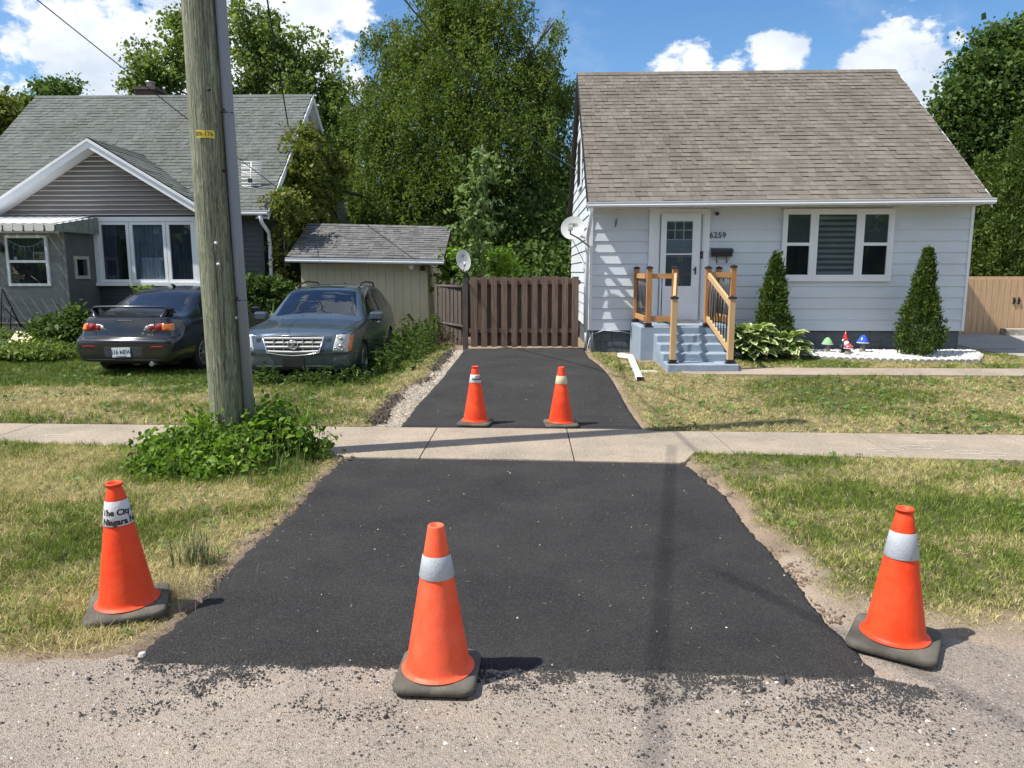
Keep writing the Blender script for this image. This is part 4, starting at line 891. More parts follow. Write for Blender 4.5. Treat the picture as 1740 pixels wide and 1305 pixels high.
# enclosed porch
PY0=15.95; pxr=Q(113,450,PY0).x; pz0=qz(548,PY0); pz1=qz(398,PY0)
mb=MB(); mb.box(-16,pxr,PY0,LWY+.2,pz0,pz1+.08); por=mb.build('porch',M['porch_board'],lh)
mb=MB(); mb.box(pxr+.001,pxr+.012,PY0+.02,LWY+.0,pz0-.05,pz1+.05); mb.build('porch_side',M['porch_dark'],por)
mb=MB(); mb.box(-16,pxr-.02,PY0+.04,LWY+.1,0,pz0-.002); mb.build('porch_footing',pm('footing',(.30,.26,.20),.9,.25,6,.4,30),por)
mb=MB(); mb.box(-16,pxr+.01,PY0-.02,PY0-.001,pz0-.03,pz0+.01); mb.build('sill_board',pm('sillb',(.42,.38,.31),.8,.2,6),por)
for xx in (Q(107,450,PY0).x,Q(-2,450,PY0).x): 
    mb=MB(); mb.box(xx-.01,xx+.0,PY0-.006,PY0,pz0+.02,pz1); mb.build('batten',M['porch_board'],por)
a_,b_=Q(12,430,PY0).x,Q(83,430,PY0).x; za,zb=qz(486,PY0),qz(400,PY0); zm=qz(444,PY0)
mb=MB(); picture_frame(mb,a_,b_,za,zb,PY0,.055,.05); mb.box(a_+.055,b_-.055,PY0-.042,PY0-.006,zm-.03,zm+.025); pw=mb.build('porch_window',M['white_trim'],por)
mb=MB(); mb.box(a_+.055,b_-.055,PY0-.008,PY0-.003,za+.05,zb-.05); mb.build('room_shade_panel',M['room_shade'],pw)
mb=MB(); mb.grid(folds(a_+.06,b_-.06,zm,zb-.06,PY0-.016,.005,.06,3)); mb.build('curtain',pm('grey_curtain',(.10,.105,.11),.9,.3,4,stretch=(9,1,.5)),pw)
mb=MB(); mb.box(a_+.06,b_-.06,PY0-.014,PY0-.010,za+.055,zm-.03); mb.build('blanket',pm('brown_blanket',(.055,.04,.04),.9,.35,9),pw)
sx0,sx1=Q(57,430,PY0).x,Q(79,430,PY0).x; sz0,sz1=qz(440,PY0),qz(428,PY0)
mb=MB(); mb.box(sx0,sx1,PY0-.028,PY0-.024,sz0,sz1); sg=mb.build('window_sign',pm('sign_cream',(.55,.48,.38),.8,.1,8),pw)
mb=MB()
for k in (0,1):
    cx=sx0+.05+.055*k; mb.lathe([(.0,0),(.022,0),(.02,.05),(.012,.075),(.0,.08)],(cx,PY0-.031,sz0+.015),10); mb.lathe([(0,.0),(.016,.015),(.0,.035)],(cx,PY0-.031,sz0+.085),8)
mb.build('dog_figures',M['black'],sg)
mb=MB(); 
for k in range(3): mb.box(sx0+.125,sx1-.015,PY0-.031,PY0-.0285,sz0+.03+.035*k,sz0+.042+.035*k)
mb.build('sign_lines',pm('rust_ink',(.25,.12,.07),.8),sg)
mb=MB(); bx_=Q(28,440,PY0).x; mb.box(bx_-.03,bx_+.03,PY0-.03,PY0-.02,zm+.02,zm+.10); mb.build('white_ornament',M['white_plastic'],pw)
def icicle(x0,x1,zt,y,r,drops,parent,seed=3):
    mb=MB(); rr=random.Random(seed); n=20; sag=.16
    f=lambda t:(x0+(x1-x0)*t,y,zt-sag*4*t*(1-t)); mb.tube([f(i/n) for i in range(n+1)],r,5)
    for k in range(drops):
        t=(k+.5)/drops; p=Vector(f(t)); q=[p]; 
        for j in range(3): p=p+Vector((rr.uniform(-.03,.03),0,-rr.uniform(.02,.05))); q.append(p)
        mb.tube(q,r,4)
    return mb.build('icicle_lights',M['white_plastic'],parent)
icicle(a_+.06,b_-.06,zb-.08,PY0-.032,.005,8,pw)
mb=MB(); mb.box(a_+.055,b_-.055,PY0-.037,PY0-.035,za+.05,zb-.05); mb.build('pane',M['glass'],pw)
# small side window
sy0,sy1=PY0+.25,PY0+.78
def sidez(py,y): # height of pixel row at the side plane near x=pxr
    d=sky_dir(140,py); t=y/d.y; return CH+d.z*t
za2,zb2=sidez(474,16.3),sidez(435,16.3)
mb=MB(); X=pxr+.012
mb.box(X,X+.03,sy0,sy0+.07,za2,zb2); mb.box(X,X+.03,sy1-.07,sy1,za2,zb2); mb.box(X,X+.03,sy0+.07,sy1-.07,zb2-.07,zb2); mb.box(X,X+.03,sy0+.07,sy1-.07,za2,za2+.07); sw_=mb.build('small_window',pm('cream_frame',(.46,.43,.36),.6,.1,6),por)
mb=MB(); mb.box(X,X+.006,sy0+.07,sy1-.07,za2+.07,zb2-.07); mb.build('pane',pm('dark_glass',(.01,.011,.013),.08,.1,3,spec=.6),sw_)
mb=MB(); mb.box(X+.0065,X+.012,sy1-.20,sy1-.10,za2+.08,zb2-.08); mb.build('curtain',M['curtain'],sw_)
# wall lamp at far left
c=Q(3,420,PY0); mb=MB(); mb.box(c.x-.07,c.x+.06,PY0-.12,PY0-.002,c.z-.10,c.z+.02,b=.01); mb.prism([(c.x-.09,c.z+.02),(c.x+.08,c.z+.02),(c.x,c.z+.08)],'y',PY0-.14,PY0-.001); tag(mb.build('wall_lantern',M['black']),'black wall lantern on the grey porch at the left edge of the photo','lantern')
# metal awning: ribbed pans sloping to a scalloped front
AY0=15.45; ax1=Q(144,385,AY0+.0).x-.42; ax1=Q(94,390,AY0).x
az1=gb-.03; az0=qz(381,AY0)
mb=MB(); n=22; w=.22
for k in range(n):
    xr=ax1-k*w; 
    for (u0,u1,dz) in ((0,.6,0),(.6,1,.035)):
        xa_,xb_=xr-w*u1,xr-w*u0
        xa2=xa_+.0;A=[(xa_,AY0,az0+dz),(xb_,AY0,az0+dz),(xb_,LWY,az1+dz),(xa_,LWY,az1+dz)]; mb.add(A+[(p[0],p[1],p[2]-.006) for p in A],[(0,1,2,3),(7,6,5,4),(0,4,5,1),(1,5,6,2),(3,2,6,7),(0,3,7,4)])
        mb.box(xb_-.004,xb_,AY0,LWY-.02,0,0.001) if False else None
aw=mb.build('awning',M['alu'],por)
mb=MB()
for k in range(n):
    xr=ax1-k*w; zt=az0+.02; hh=.155; x0_,x1_=xr-w+.012,xr-.012
    pts=[(x0_,zt),(x0_,zt-hh+.03),(x0_+.012,zt-hh+.008),(x0_+.04,zt-hh),(x1_-.04,zt-hh),(x1_-.012,zt-hh+.008),(x1_,zt-hh+.03),(x1_,zt)]
    mb.prism(pts,'y',AY0-.018-.012*(k%2),AY0-.002)
mb.build('scalloped_valance',pm('stained_valance',(.62,.61,.55),.5,.08,6,dirt=.6,dcol=(.28,.27,.2)),aw)
mb=MB()
for k in range(7):
    y0_=AY0+k*(LWY-AY0)/7; t=(k+.5)/7; zz=az0+(az1-az0)*t
    mb.box(ax1+.002,ax1+.014,y0_+.01,y0_+(LWY-AY0)/7-.01,az0-.135+.1*t*0,zz+.0)
mb.build('side_valance',pm('green_stained_valance',(.22,.25,.21),.6,.15,6,dirt=.5,dcol=(.10,.16,.10)),aw)
mb=MB(); mb.tube([(-14,AY0+.1,az0-.15),(ax1,AY0+.1,az0-.15)],.018,6); mb.build('awning_bar',M['white_trim'],aw)
# iron stair railing at the far left
ir=thing('iron_railing','black wrought iron stair railing with scrolls at the left edge of the photo','railing',tuple(G(20,560)))
Y=15.2
def ip(px,py,y=Y): return tuple(Q(px,py,y))
mb=MB(); mb.tube([ip(-25,470),ip(5,494),ip(36,556)],.016,6); mb.build('handrail',M['black'],ir)
mb=MB(); mb.tube([ip(-25,500),ip(4,520),ip(46,562)],.012,6); mb.build('lower_rail',M['black'],ir)
for px,a_,b_ in ((2,488,558),(18,520,560),(-12,480,560)):
    mb=MB(); mb.tube([ip(px,a_),ip(px,b_)],.012,6); mb.build('post',M['black'],ir)
mb=MB()
for cx,cy,r in ((9,526,5),(12,545,4),(5,540,5),(26,552,3)):
    mb.tube([ip(cx+r*(1-q/14)*math.cos(q),cy+r*(1-q/14)*math.sin(q)) for q in np.linspace(0,9,26)],.006,5)
mb.build('scrolls',M['black'],ir)
# ---------------------------------------------------------------- SHED
SY=17.3; sz=.15; s0=Q(513,500,SY).x; s1=Q(727,500,SY).x; SE=16.95
e0=Q(487,440,SE); e1=Q(754,444,SE); SRY=18.75; r0=Q(545,380,SRY); r1=Q(768,386,SRY); szE=e0.z+.05; szE1=e1.z+.05
sh=thing('garden_shed','cream board shed with grey shingle roof between the dark house and the wooden fence','shed',((s0+s1)/2,SRY,sz))
P=[Vector((e0.x,SE,szE)),Vector((e1.x,SE,szE1)),Vector((e0.x,SRY,r0.z)),Vector((e1.x,SRY,r1.z))]
rs=shingles('roof',P[0],P[1],P[2],P[3],M['sh_shed'],sh,.13,12)
mb=MB(); mb.add([P[2],P[3],(e1.x,2*SRY-SE,szE1),(e0.x,2*SRY-SE,szE)],[(0,1,2,3)]); mb.build('back_slope',M['sh_shed'],rs)
gutter('gutter',e0.x-.01,e1.x+.01,szE-.12,szE1-.12,SE-.004,rs,.10,.09)
mb=MB(); mb.add([(e0.x,SE,szE-.1),(e1.x,SE,szE1-.1),(e1.x,SY,szE1-.1),(e0.x,SY,szE-.1)],[(0,1,2,3)]); mb.box(e1.x-.02,e1.x-.001,SE,SE+.4,szE-.14,szE-.03); mb.build('eave',M['soffit'],rs)
bk=2*SRY-SY; eh2=min(szE,szE1)-.10
mb=MB(); mb.prism([(SY,0),(bk,0),(bk,eh2),(SRY,r1.z-.06),(SY,eh2)],'x',s0,s1); sw=mb.build('wall',M['cream_board'],sh)
mb=MB(); x=s0+.005; k=0
while x<s1-.02:
    mb.box(x,min(x+.186,s1),SY-.010,SY-.001,.12,eh2-.002); x+=.198
mb.build('grooved_boards',M['cream_board'],sw)
mb=MB(); y=SY+.02
while y<bk-.2:
    zt=eh2+(min(y,2*SRY-y)-SY)/(SRY-SY)*(r1.z-.08-eh2); mb.box(s1+.001,s1+.010,y,y+.186,.12,zt-.05); y+=.198
mb.build('grooved_boards',M['cream_board'],sw)
c=Q(702,451,SY-.1); lp=thing('floodlight','white floodlight hanging under the shed eave','light',tuple(c)); mb=MB(); mb.tube([(c.x,c.y,eh2-.02),(c.x,c.y,c.z)],.02,8); mb.build('arm',M['white_plastic'],lp); mb=MB(); mb.tube([(c.x,c.y,c.z+.02),(c.x-.04,c.y-.08,c.z-.05)],[.035,.06],12); mb.build('lamp_head',M['white_plastic'],lp)
c=Q(718,456,SY-.03); mb=MB(); mb.box(c.x-.055,c.x+.055,SY-.05,SY-.011,c.z-.055,c.z+.055,b=.008); tag(mb.build('shed_speaker_box',M['black']),'small black box on the cream shed wall beside the floodlight','box')
mb=MB(); mb.tube([Q(712,446,SY-.05),Q(735,455,SY-.02),Q(755,455,SY+.6)],.006,4); mb.tube([Q(727,460,SY-.02),Q(731,470,SY-.02),Q(735,460,SY-.02)],.004,4); mb.build('cable',M['black'],sh)
# ---------------------------------------------------------------- FENCES
M['brown_board']=woodmat('brown_stained_boards',(.075,.048,.034),(.205,.14,.10),'z',4,.85,.34,.5)
M['old_board']=woodmat('weathered_boards',(.055,.042,.034),(.12,.095,.08),'z',4,.9,.25,.4)
M['new_board']=woodmat('pale_pine_boards',(.42,.265,.14),(.62,.42,.25),'z',3,.8,.2,.3)
GTY=14.62
gx0=Q(797,500,GTY).x; gx1=Q(986,500,GTY).x; gz1=Q(890,470,GTY).z
gt=thing('board_gate','brown shadowbox board gate across the end of the new driveway','gate',((gx0+gx1)/2,GTY,.2))
r=random.Random(4); x=gx0; k=0; n=11; pitch=(gx1-gx0)/n
for k in range(n):
    w=.115 if k not in (0,n-1) else .13; dz=r.uniform(-.012,.012); y=GTY-.035
    mb=MB(); x=gx0+(k+.5)*pitch; mb.box(x-w/2,x+w/2,y-.018,y,.235+dz*.5,gz1+dz,b=.003); mb.build('board',M['brown_board'],gt)
    if k<n-1:
        mb=MB(); x+=pitch/2; mb.box(x-.06,x+.06,GTY+.042,GTY+.060,.24,gz1-.02+dz,b=.003); mb.build('board',M['brown_board'],gt)
for z in (.55,1.5): 
    mb=MB(); mb.box(gx0,gx1,GTY-.034,GTY+.040,z-.04,z+.04); mb.build('rail',M['brown_board'],gt)
mb=MB(); mb.box(gx0,gx1,GTY-.06,GTY-.054,gz1-.14,gz1-.02) ; mb.build('top_board',M['brown_board'],gt) if False else None
of=thing('board_fence','old dark leaning board fence between the cream shed and the brown gate','fence',(-2.3,15.6,.2))
xs=np.linspace(Q(742,500,16.4).x,Q(796,500,15.0).x,9)
for i in range(8):
    t=i/8; y=16.3-1.4*t; x=xs[i]; w=.135; zt=Q(760,482,15.6).z+r.uniform(-.06,.08)+(.05 if i==4 else 0); ln=r.uniform(-.03,.03)
    mb=MB(); Mx=Matrix.Translation((x,y,0))@Matrix.Rotation(-.95+r.uniform(-.1,.1),4,'Z'); 
    mb.add([(-w/2,0,.15),(w/2,0,.15),(w/2,.02,.15),(-w/2,.02,.15),(-w/2+ln,0,zt-.03),(w/2+ln,0,zt+.02),(w/2+ln,.02,zt+.02),(-w/2+ln,.02,zt-.03)],[(3,2,1,0),(4,5,6,7),(0,1,5,4),(1,2,6,5),(2,3,7,6),(3,0,4,7)],M=Mx); mb.build('board',M['old_board'],of)
mb=MB(); mb.box(gx0-.13,gx0-.03,GTY-.02,GTY+.08,.1,gz1-.03); mb.build('post',M['old_board'],of)
mb=MB(); mb.tube([(xs[0],16.36,.6),(xs[7],15.0,.6)],.03,6); mb.tube([(xs[0],16.36,1.4),(xs[7],15.0,1.4)],.03,6); mb.build('rail',M['old_board'],of)
# new fence on the right: runs behind the side drive
FY=18.3; fz1=Q(1700,474,FY).z; fz0=Q(1700,576,FY).z
nf=thing('board_fence','new pale pine board fence with black hinges at the right edge of the photo','fence',(11,FY,.2))
x=Q(1634,500,FY).x-.6; k=0
while x<14.5:
    w=.138; mb=MB(); dz=r.uniform(-.004,.004); mb.box(x,x+w,FY-.018,FY,fz0+dz,fz1+dz); mb.build('board',M['new_board'],nf); x+=w+.009; k+=1
mb=MB(); mb.box(9.0,14.5,FY+.001,FY+.09,.35,.44); mb.box(9.0,14.5,FY+.001,FY+.09,1.5,1.59); mb.build('rail',M['new_board'],nf)
for px in (1722,1730):
    c=Q(px,511,FY); mb=MB(); mb.box(c.x-.025,c.x+.025,FY-.03,FY-.019,c.z-.08,c.z+.08); mb.tube([(c.x-.03,FY-.035,c.z+.07),(c.x+.03,FY-.035,c.z),(c.x-.02,FY-.035,c.z-.07)],.014,6); mb.build('hinge',M['black'],nf)
mb=MB(); c=Q(1722,575,FY-.3); mb.box(c.x-.32,c.x+.25,FY-.5,FY-.25,.19,.36,b=.015); mb.box(c.x+.27,c.x+.9,FY-.48,FY-.24,.19,.35,b=.015); tag(mb.build('stone_curb',pm('rubble_stone',(.33,.30,.25),.95,.35,9,.8,20)),'row of rough concrete blocks at the foot of the pale pine fence','blocks')
# ================================================================ VEGETATION
def rot_frames(n,r,up=.0,dirs=None,droop=0):
    """random orthonormal frames: a = leaf axis, b = leaf width axis"""
    a=r.normal(size=(n,3)); a[:,2]-=droop; 
    if dirs is not None: a=a*.6+dirs*1.0
    a/=np.linalg.norm(a,axis=1,keepdims=True)
    nn=r.normal(size=(n,3)); nn[:,2]+=up; b=np.cross(a,nn); b/=np.linalg.norm(b,axis=1,keepdims=True)+1e-9
    return a,b,np.cross(b,a)
def leaves(name,C,size,mat,parent,seed=0,aspect=.5,up=1.0,droop=.0,dirs=None,shape='diamond',var=.35,stuff=False):
    r=np.random.default_rng(seed); n=len(C); a,b,c=rot_frames(n,r,up,dirs,droop); s=(size*np.exp(r.normal(0,var,n)))[:,None]
    if shape=='diamond':
        V=np.stack([C-a*s*.5,C+b*s*aspect*.5-a*s*.05+c*s*.08,C+a*s*.5,C-b*s*aspect*.5-a*s*.05+c*s*.08],1).reshape(-1,3); i=np.arange(n)[:,None]*4; Fc=np.hstack([i,i+1,i+2,i+3])
    else: # broad leaf: six-sided blade folded along the midrib
        k=aspect*.5
        pts=[(-.5,0,0),(-.42,k*.75,.10),(-.05,k,.13),(.30,k*.5,.06),(.5,0,-.08),(.30,-k*.5,.06),(-.05,-k,.13),(-.42,-k*.75,.10)]
        V=np.stack([C+a*s*p+b*s*q+c*s*w for p,q,w in pts],1).reshape(-1,3); i=np.arange(n)[:,None]*8
        Fc=np.vstack([np.hstack([i,i+1,i+2,i+3]),np.hstack([i,i+3,i+4,i+4]) ,np.hstack([i,i+4,i+5,i+6]),np.hstack([i,i+6,i+7,i+7])])
        Fc=np.vstack([np.hstack([i,i+1,i+2]),np.hstack([i,i+2,i+3]),np.hstack([i,i+3,i+4]),np.hstack([i,i+4,i+5]),np.hstack([i,i+5,i+6]),np.hstack([i,i+6,i+7])])
    return npmesh(name,V,Fc,mat,parent)
def sample_blobs(B,n,r,shell=.55,gapf=.9,gaps=.0,seed=1):
    """points in the outer part of ellipsoids; B rows: x,y,z,rx,ry,rz"""
    B=np.array(B,float); w=(B[:,3]*B[:,5]+B[:,3]*B[:,4]); w/=w.sum(); k=r.choice(len(B),n,p=w); d=r.normal(size=(n,3)); d/=np.linalg.norm(d,axis=1,keepdims=True)
    rad=shell+(1-shell)*r.uniform(0,1,n)**.7; lump=1+.22*(vnoise(d[:,0]*2+k*3.1,d[:,1]*2+d[:,2]*3,2.0,seed)-.5)*2
    out=r.uniform(0,1,n)<.10; rad=np.where(out,rad*r.uniform(1.05,1.38,n),rad); P=B[k,:3]+d*B[k,3:]*(rad*lump)[:,None]
    if gaps>0:
        g=vnoise(P[:,0]+P[:,1]*.6,P[:,2]+P[:,1]*.4,gapf,seed+5)*.65+vnoise(P[:,0],P[:,2],gapf*2.7,seed+6)*.35; P=P[g>gaps]; 
    return P
def twigs(P,r,k,spread,drop=0.0):
    n=len(P); off=r.normal(size=(n,k,3))*np.array([spread,spread,spread*.7]); 
    if drop>0:
        t=r.uniform(0,1,(n,k)); L=drop*r.uniform(.4,1.3,(n,1)); off=r.normal(size=(n,k,3))*spread*.35; off[...,2]-=t*L; off[...,0]+=(t**.6)*r.normal(0,.28,(n,1)); off[...,1]+=(t**.6)*r.normal(0,.28,(n,1))
    return (P[:,None,:]+off).reshape(-1,3)
M['bark']=woodmat('tree_bark',(.09,.075,.06),(.20,.17,.14),'z',3,.95,.1,.8)
def wblobs(L,Y,dy=1.2):
    out=[]
    for t in L:
        px,py,rx,rz=t[:4]; y=Y+(t[4] if len(t)>4 else 0); c=Q(px,py,y); k=y/F*1.02; out.append((c.x,c.y,c.z,rx*k,max(rx,rz)*k*dy,rz*k))
    return out
def tree(name,label,px0,Y,blobs,nclus,k,size,lm,seed,spread=.28,drop=0,gaps=.3,shell=.5,trunk=.22,aspect=.5,up=1.2,group=None,cat='tree',dy=1.2,limbs=True,sub=.9,stuff=None):
    r=np.random.default_rng(seed); B=wblobs(blobs,Y,dy); base=Q(px0,420,Y); gz=float(terr(base.x,Y))
    t=thing(name,label,cat,(base.x,Y,gz),0,group)
    P=sample_blobs(B,nclus,r,shell,sub,gaps,seed); P=P[P[:,2]>gz+.3]; C=twigs(P,r,k,spread,drop); C=C[C[:,2]>gz+.1]
    leaves('crown',C,size,lm,t,seed+1,aspect,up,droop=.8 if drop else .1)
    if limbs:
        mb=MB(); top=max(b[2] for b in B); Vb=Vector((base.x,Y,gz-.2)); cen=Vector((np.mean([b[0] for b in B]),Y,top*.62)); rr=random.Random(seed)
        fork=Vb.lerp(cen,.55); mb.tube([Vb,Vb.lerp(fork,.5)+Vector((.06,0,0)),fork,cen,Vector((cen.x,Y,top*.9))],[trunk,trunk*.85,trunk*.7,trunk*.4,trunk*.1],9)
        for b in B:
            e=Vector(b[:3]); s=fork.lerp(cen,rr.random()*.8); m=s.lerp(e,.5)+Vector((rr.uniform(-.2,.2),rr.uniform(-.2,.2),.25)); rad=trunk*.38; mb.tube([s,m,e],[rad,rad*.6,rad*.2],6,cap=False)
            for q in range(3):
                d=Vector((rr.gauss(0,1),rr.gauss(0,1),rr.gauss(.2,.8))).normalized(); f=e+Vector((d.x*b[3],d.y*b[4],d.z*b[5]))*.55; mb.tube([m.lerp(e,.6),(e+f)/2+Vector((0,0,.1)),f],[rad*.3,rad*.18,rad*.06],4,cap=False)
        mb.build('trunk',M['bark'],t)
    return t
M['leaf_willow']=leafmat('drooping_foliage',(.055,.096,.022),(.125,.165,.040),.38,.45,(.16,.185,.055))
M['leaf_maple']=leafmat('maple_foliage',(.085,.13,.038),(.15,.20,.062),.4,.4,(.24,.29,.13))
M['leaf_dark']=leafmat('dark_foliage',(.050,.095,.026),(.100,.155,.045),.3,.4,(.12,.17,.06))
M['leaf_yellow']=leafmat('yellow_green_foliage',(.12,.15,.03),(.19,.20,.05),.3)
M['leaf_cedar']=leafmat('cedar_foliage',(.040,.078,.016),(.080,.125,.026),.2,.65,(.12,.16,.035))
M['leaf_hedge']=leafmat('hedge_cedar_foliage',(.055,.095,.020),(.105,.150,.034),.2,.65,(.14,.18,.05))
M['leaf_vine']=leafmat('vine_foliage',(.095,.135,.024),(.19,.215,.045),.3,.5,(.20,.17,.07))
M['leaf_light']=leafmat('pale_climber',(.11,.17,.06),(.17,.24,.10),.35,.4,(.26,.33,.19))
M['leaf_bright']=leafmat('bright_weed_leaf',(.085,.16,.024),(.15,.25,.038),.35,.4,(.27,.36,.07))
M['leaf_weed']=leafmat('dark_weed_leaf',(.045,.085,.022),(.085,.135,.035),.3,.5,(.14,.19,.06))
tree('drooping_tree','tall drooping olive-green tree rising behind the brown gate between the two houses',800,25,
 [(790,30,60,45),(850,45,60,45),(735,70,70,45),(905,75,40,40,1),(700,110,65,45,.5),(790,130,90,70,-1),(890,150,70,60),(660,170,55,50,.5),(740,200,80,60,-1),(850,230,95,75,-1.5),(930,170,40,50),(935,250,45,60,1),
  (680,260,70,55),(770,290,90,65,-1),(890,320,70,70),(640,330,65,60,1),(720,370,95,60),(830,400,90,60,-1),(935,370,48,80,1),(640,410,60,45,1.5),(900,440,90,50,1),(640,60,26,14,1),(668,42,16,14,1),(612,140,22,12,1),(600,185,18,9,1),(940,40,22,16,1),(965,150,16,22,1),(925,100,30,22),(760,-5,55,30),(850,-10,50,25),(640,215,40,30),(960,300,20,50,1),(970,420,30,70,2)],
 8200,32,.098,M['leaf_willow'],21,.20,.95,.27,.30,.30,.42,sub=1.3)
tree('maple_tree','broad green maple tree showing above the grey roof on both sides of the pole',420,29,
 [(310,60,26,35),(290,110,45,45),(265,130,40,25),(330,120,45,40),(350,60,30,50),(410,40,30,40),(450,70,40,45),(430,120,50,45),(490,90,36,40),(500,130,50,40),(545,100,26,30),(560,150,30,35),(475,35,14,20),(440,15,10,18),(520,60,16,18),(570,200,40,40),(600,250,45,45),(590,310,50,50),(230,148,22,12),(240,95,12,22),(610,370,45,50),(510,170,60,30),(380,150,60,30),(305,35,14,20)],
 3000,20,.13,M['leaf_maple'],22,.20,0,.45,.15,.24,.65,sub=1.7)
tree('treetop','small dark treetop peeking over the left end of the grey roof ridge',85,31,[(82,152,16,12),(100,160,30,10),(125,150,10,10),(45,172,9,6)],150,22,.15,M['leaf_dark'],23,.22,0,.2,.2,.1,.6)
tree('yellow_tree','yellow-green tree at the far left edge behind the grey roof',-10,27,[(-8,205,32,32),(5,180,22,14),(28,200,10,14),(-30,240,40,50)],420,22,.14,M['leaf_yellow'],24,.25,0,.25,.2,.15,.6)
tree('shade_tree','dark broadleaf tree rising behind the right end of the brown roof',1720,25,
 [(1650,110,26,22),(1700,75,34,30),(1745,45,34,24),(1690,130,50,45),(1640,160,38,38),(1735,150,50,60),(1620,205,34,34),(1680,215,60,55),(1740,240,60,60),(1630,250,40,40),(1680,300,55,50),(1740,330,50,60),(1790,120,60,90),(1800,260,70,100),(1660,75,14,12)],
 3200,24,.115,M['leaf_dark'],25,.24,0,.36,.3,.26,.8)
# ---- cedars
def cedar(name,label,cx,cy,gz,h,rad,n,size,lm,seed,group=None,lean=0,top=.02,bulge=.25,k=7,cat='cedar'):
    r=np.random.default_rng(seed); t=thing(name,label,cat,(cx,cy,gz),0,group)
    u=r.uniform(0,1,n)**.85; prof=lambda q: rad*np.clip(np.minimum((q/bulge)**.4,1)*((1-q)/(1-bulge*.5))**.98,0,1.05)+top
    th=r.uniform(0,2*PI,n); lump=1+.38*(vnoise(th*1.6,u*h*2.2,1.6,seed)-.5)*2+.12*(vnoise(th*3,u*h*6,1.5,seed+1)-.5)*2
    rr=prof(u)*lump*(1-.28*r.uniform(0,1,n)**2.5)
    P=np.stack([cx+rr*np.cos(th)+lean*u,cy+rr*np.sin(th),gz+.04+u*h],-1)
    d=np.stack([np.cos(th)*.7,np.sin(th)*.7,0*th+.9],-1); C=(P[:,None,:]+r.normal(size=(n,k,3))*size*.55).reshape(-1,3)
    leaves('foliage',C,size,lm,t,seed+1,.34,.3,dirs=np.repeat(d,k,axis=0))
    mb=MB(); mb.tube([(cx,cy,gz-.1),(cx+lean*.5,cy,gz+h*.5),(cx+lean*.95,cy,gz+h*.93)],[rad*.12,rad*.08,.006],7); mb.build('stem',M['bark'],t); return t
g=G(1308,600); c0=Q(1308,600,13.35); c1=Q(1308,438,13.35)
cedar('cedar_shrub','conical cedar shrub with a forked tip behind the variegated hosta',c0.x,13.35,.2,c1.z-.2,.36,2300,.055,M['leaf_cedar'],31,'cedar shrubs in front of the white house',.03)
c0=Q(1556,600,13.2); c1=Q(1566,428,13.2)
cedar('cedar_shrub','conical cedar shrub with a single thin tip standing in the white pebble bed',c0.x,13.2,.2,c1.z-.2,.345,2600,.052,M['leaf_cedar'],32,'cedar shrubs in front of the white house',.08,bulge=.18)
for i,(px,top,Y,rad,lab) in enumerate([(1672,268,21.3,.8,'tall hedge cedar nearest the white house behind the pale pine fence'),(1706,262,20.8,.75,'second tall hedge cedar from the white house behind the pale pine fence'),(1742,205,20.3,.95,'tallest hedge cedar at the right edge behind the pale pine fence'),(1640,320,22.5,.9,'hedge cedar half hidden by the right wall of the white house')]):
    c=Q(px,top,Y); cedar('hedge_cedar',lab,c.x,Y,.2,c.z-.2,rad,5200,.10,M['leaf_hedge'],40+i,'hedge cedars behind the pine fence',0,.05,.15,5)
# ---- ivy on the grey house
def creeper(name,label,B,n,k,size,lm,seed,cat,spread=.12,drop=.3,gaps=.3,shape='diamond',asp=.7,group=None,stems=None,zmin=0,kind=None,up=1.0):
    r=np.random.default_rng(seed); P=sample_blobs(B,n,r,.3,2.2,gaps,seed); C=twigs(P,r,k,spread,drop); C=C[C[:,2]>zmin+.01]
    b0=np.array(B); t=thing(name,label,cat,(float(b0[:,0].mean()),float(b0[:,1].mean()),max(zmin,float((b0[:,2]-b0[:,5]).min()))),0,group)
    leaves('leaves',C,size,lm,t,seed+1,asp,up,shape=shape,droop=.4)
    if stems:
        mb=MB(); 
        for s in stems: mb.tube(s,.02,5)
        mb.build('stem',M['bark'],t)
    return t
ivx=LX1+.06
def ivq(px,py):  # point on the side-wall plane
    d=sky_dir(px,py); t=ivx/d.x; return Vector((ivx,d.y*t,CH+d.z*t))
B=[]
for px,py,rr_i in [(515,225,.30),(505,250,.32),(525,250,.4),(545,245,.35),(500,285,.3),(515,290,.45),(540,285,.5),(560,275,.4),(520,330,.45),(545,330,.45),(560,310,.35),(510,360,.35),(535,365,.35),(525,400,.25),(568,262,.25)]:
    c=ivq(px,py); c.y=min(max(c.y,17.3),23.5); B.append((c.x+.05,c.y,c.z,.35,rr_i*1.3,rr_i))
creeper('ivy','large mass of yellow-green ivy hanging over the right gable edge of the grey house',B,1500,14,.085,M['leaf_vine'],51,'ivy',.13,.35,.3,stems=[[(ivx,B[11][1],.3),(ivx,B[11][1]+.2,2.5),(ivx,B[8][1],B[8][2])]])
B=[]
for px,py,rr_i in [(470,328,.13),(480,323,.15),(490,335,.14),(468,345,.13),(475,370,.13),(478,400,.12),(480,430,.10),(476,460,.09),(488,345,.13)]:
    c=Q(px,py,17.45); B.append((c.x,c.y+.2,c.z,rr_i*1.1,.3,rr_i*1.3))
creeper('ivy','narrow curtain of ivy hanging at the gutter corner of the grey house',B,300,12,.07,M['leaf_vine'],52,'ivy',.10,.35,.25,stems=[[(B[5][0],17.6,.3),(B[5][0],17.6,2),(B[1][0],17.5,B[1][2])]])
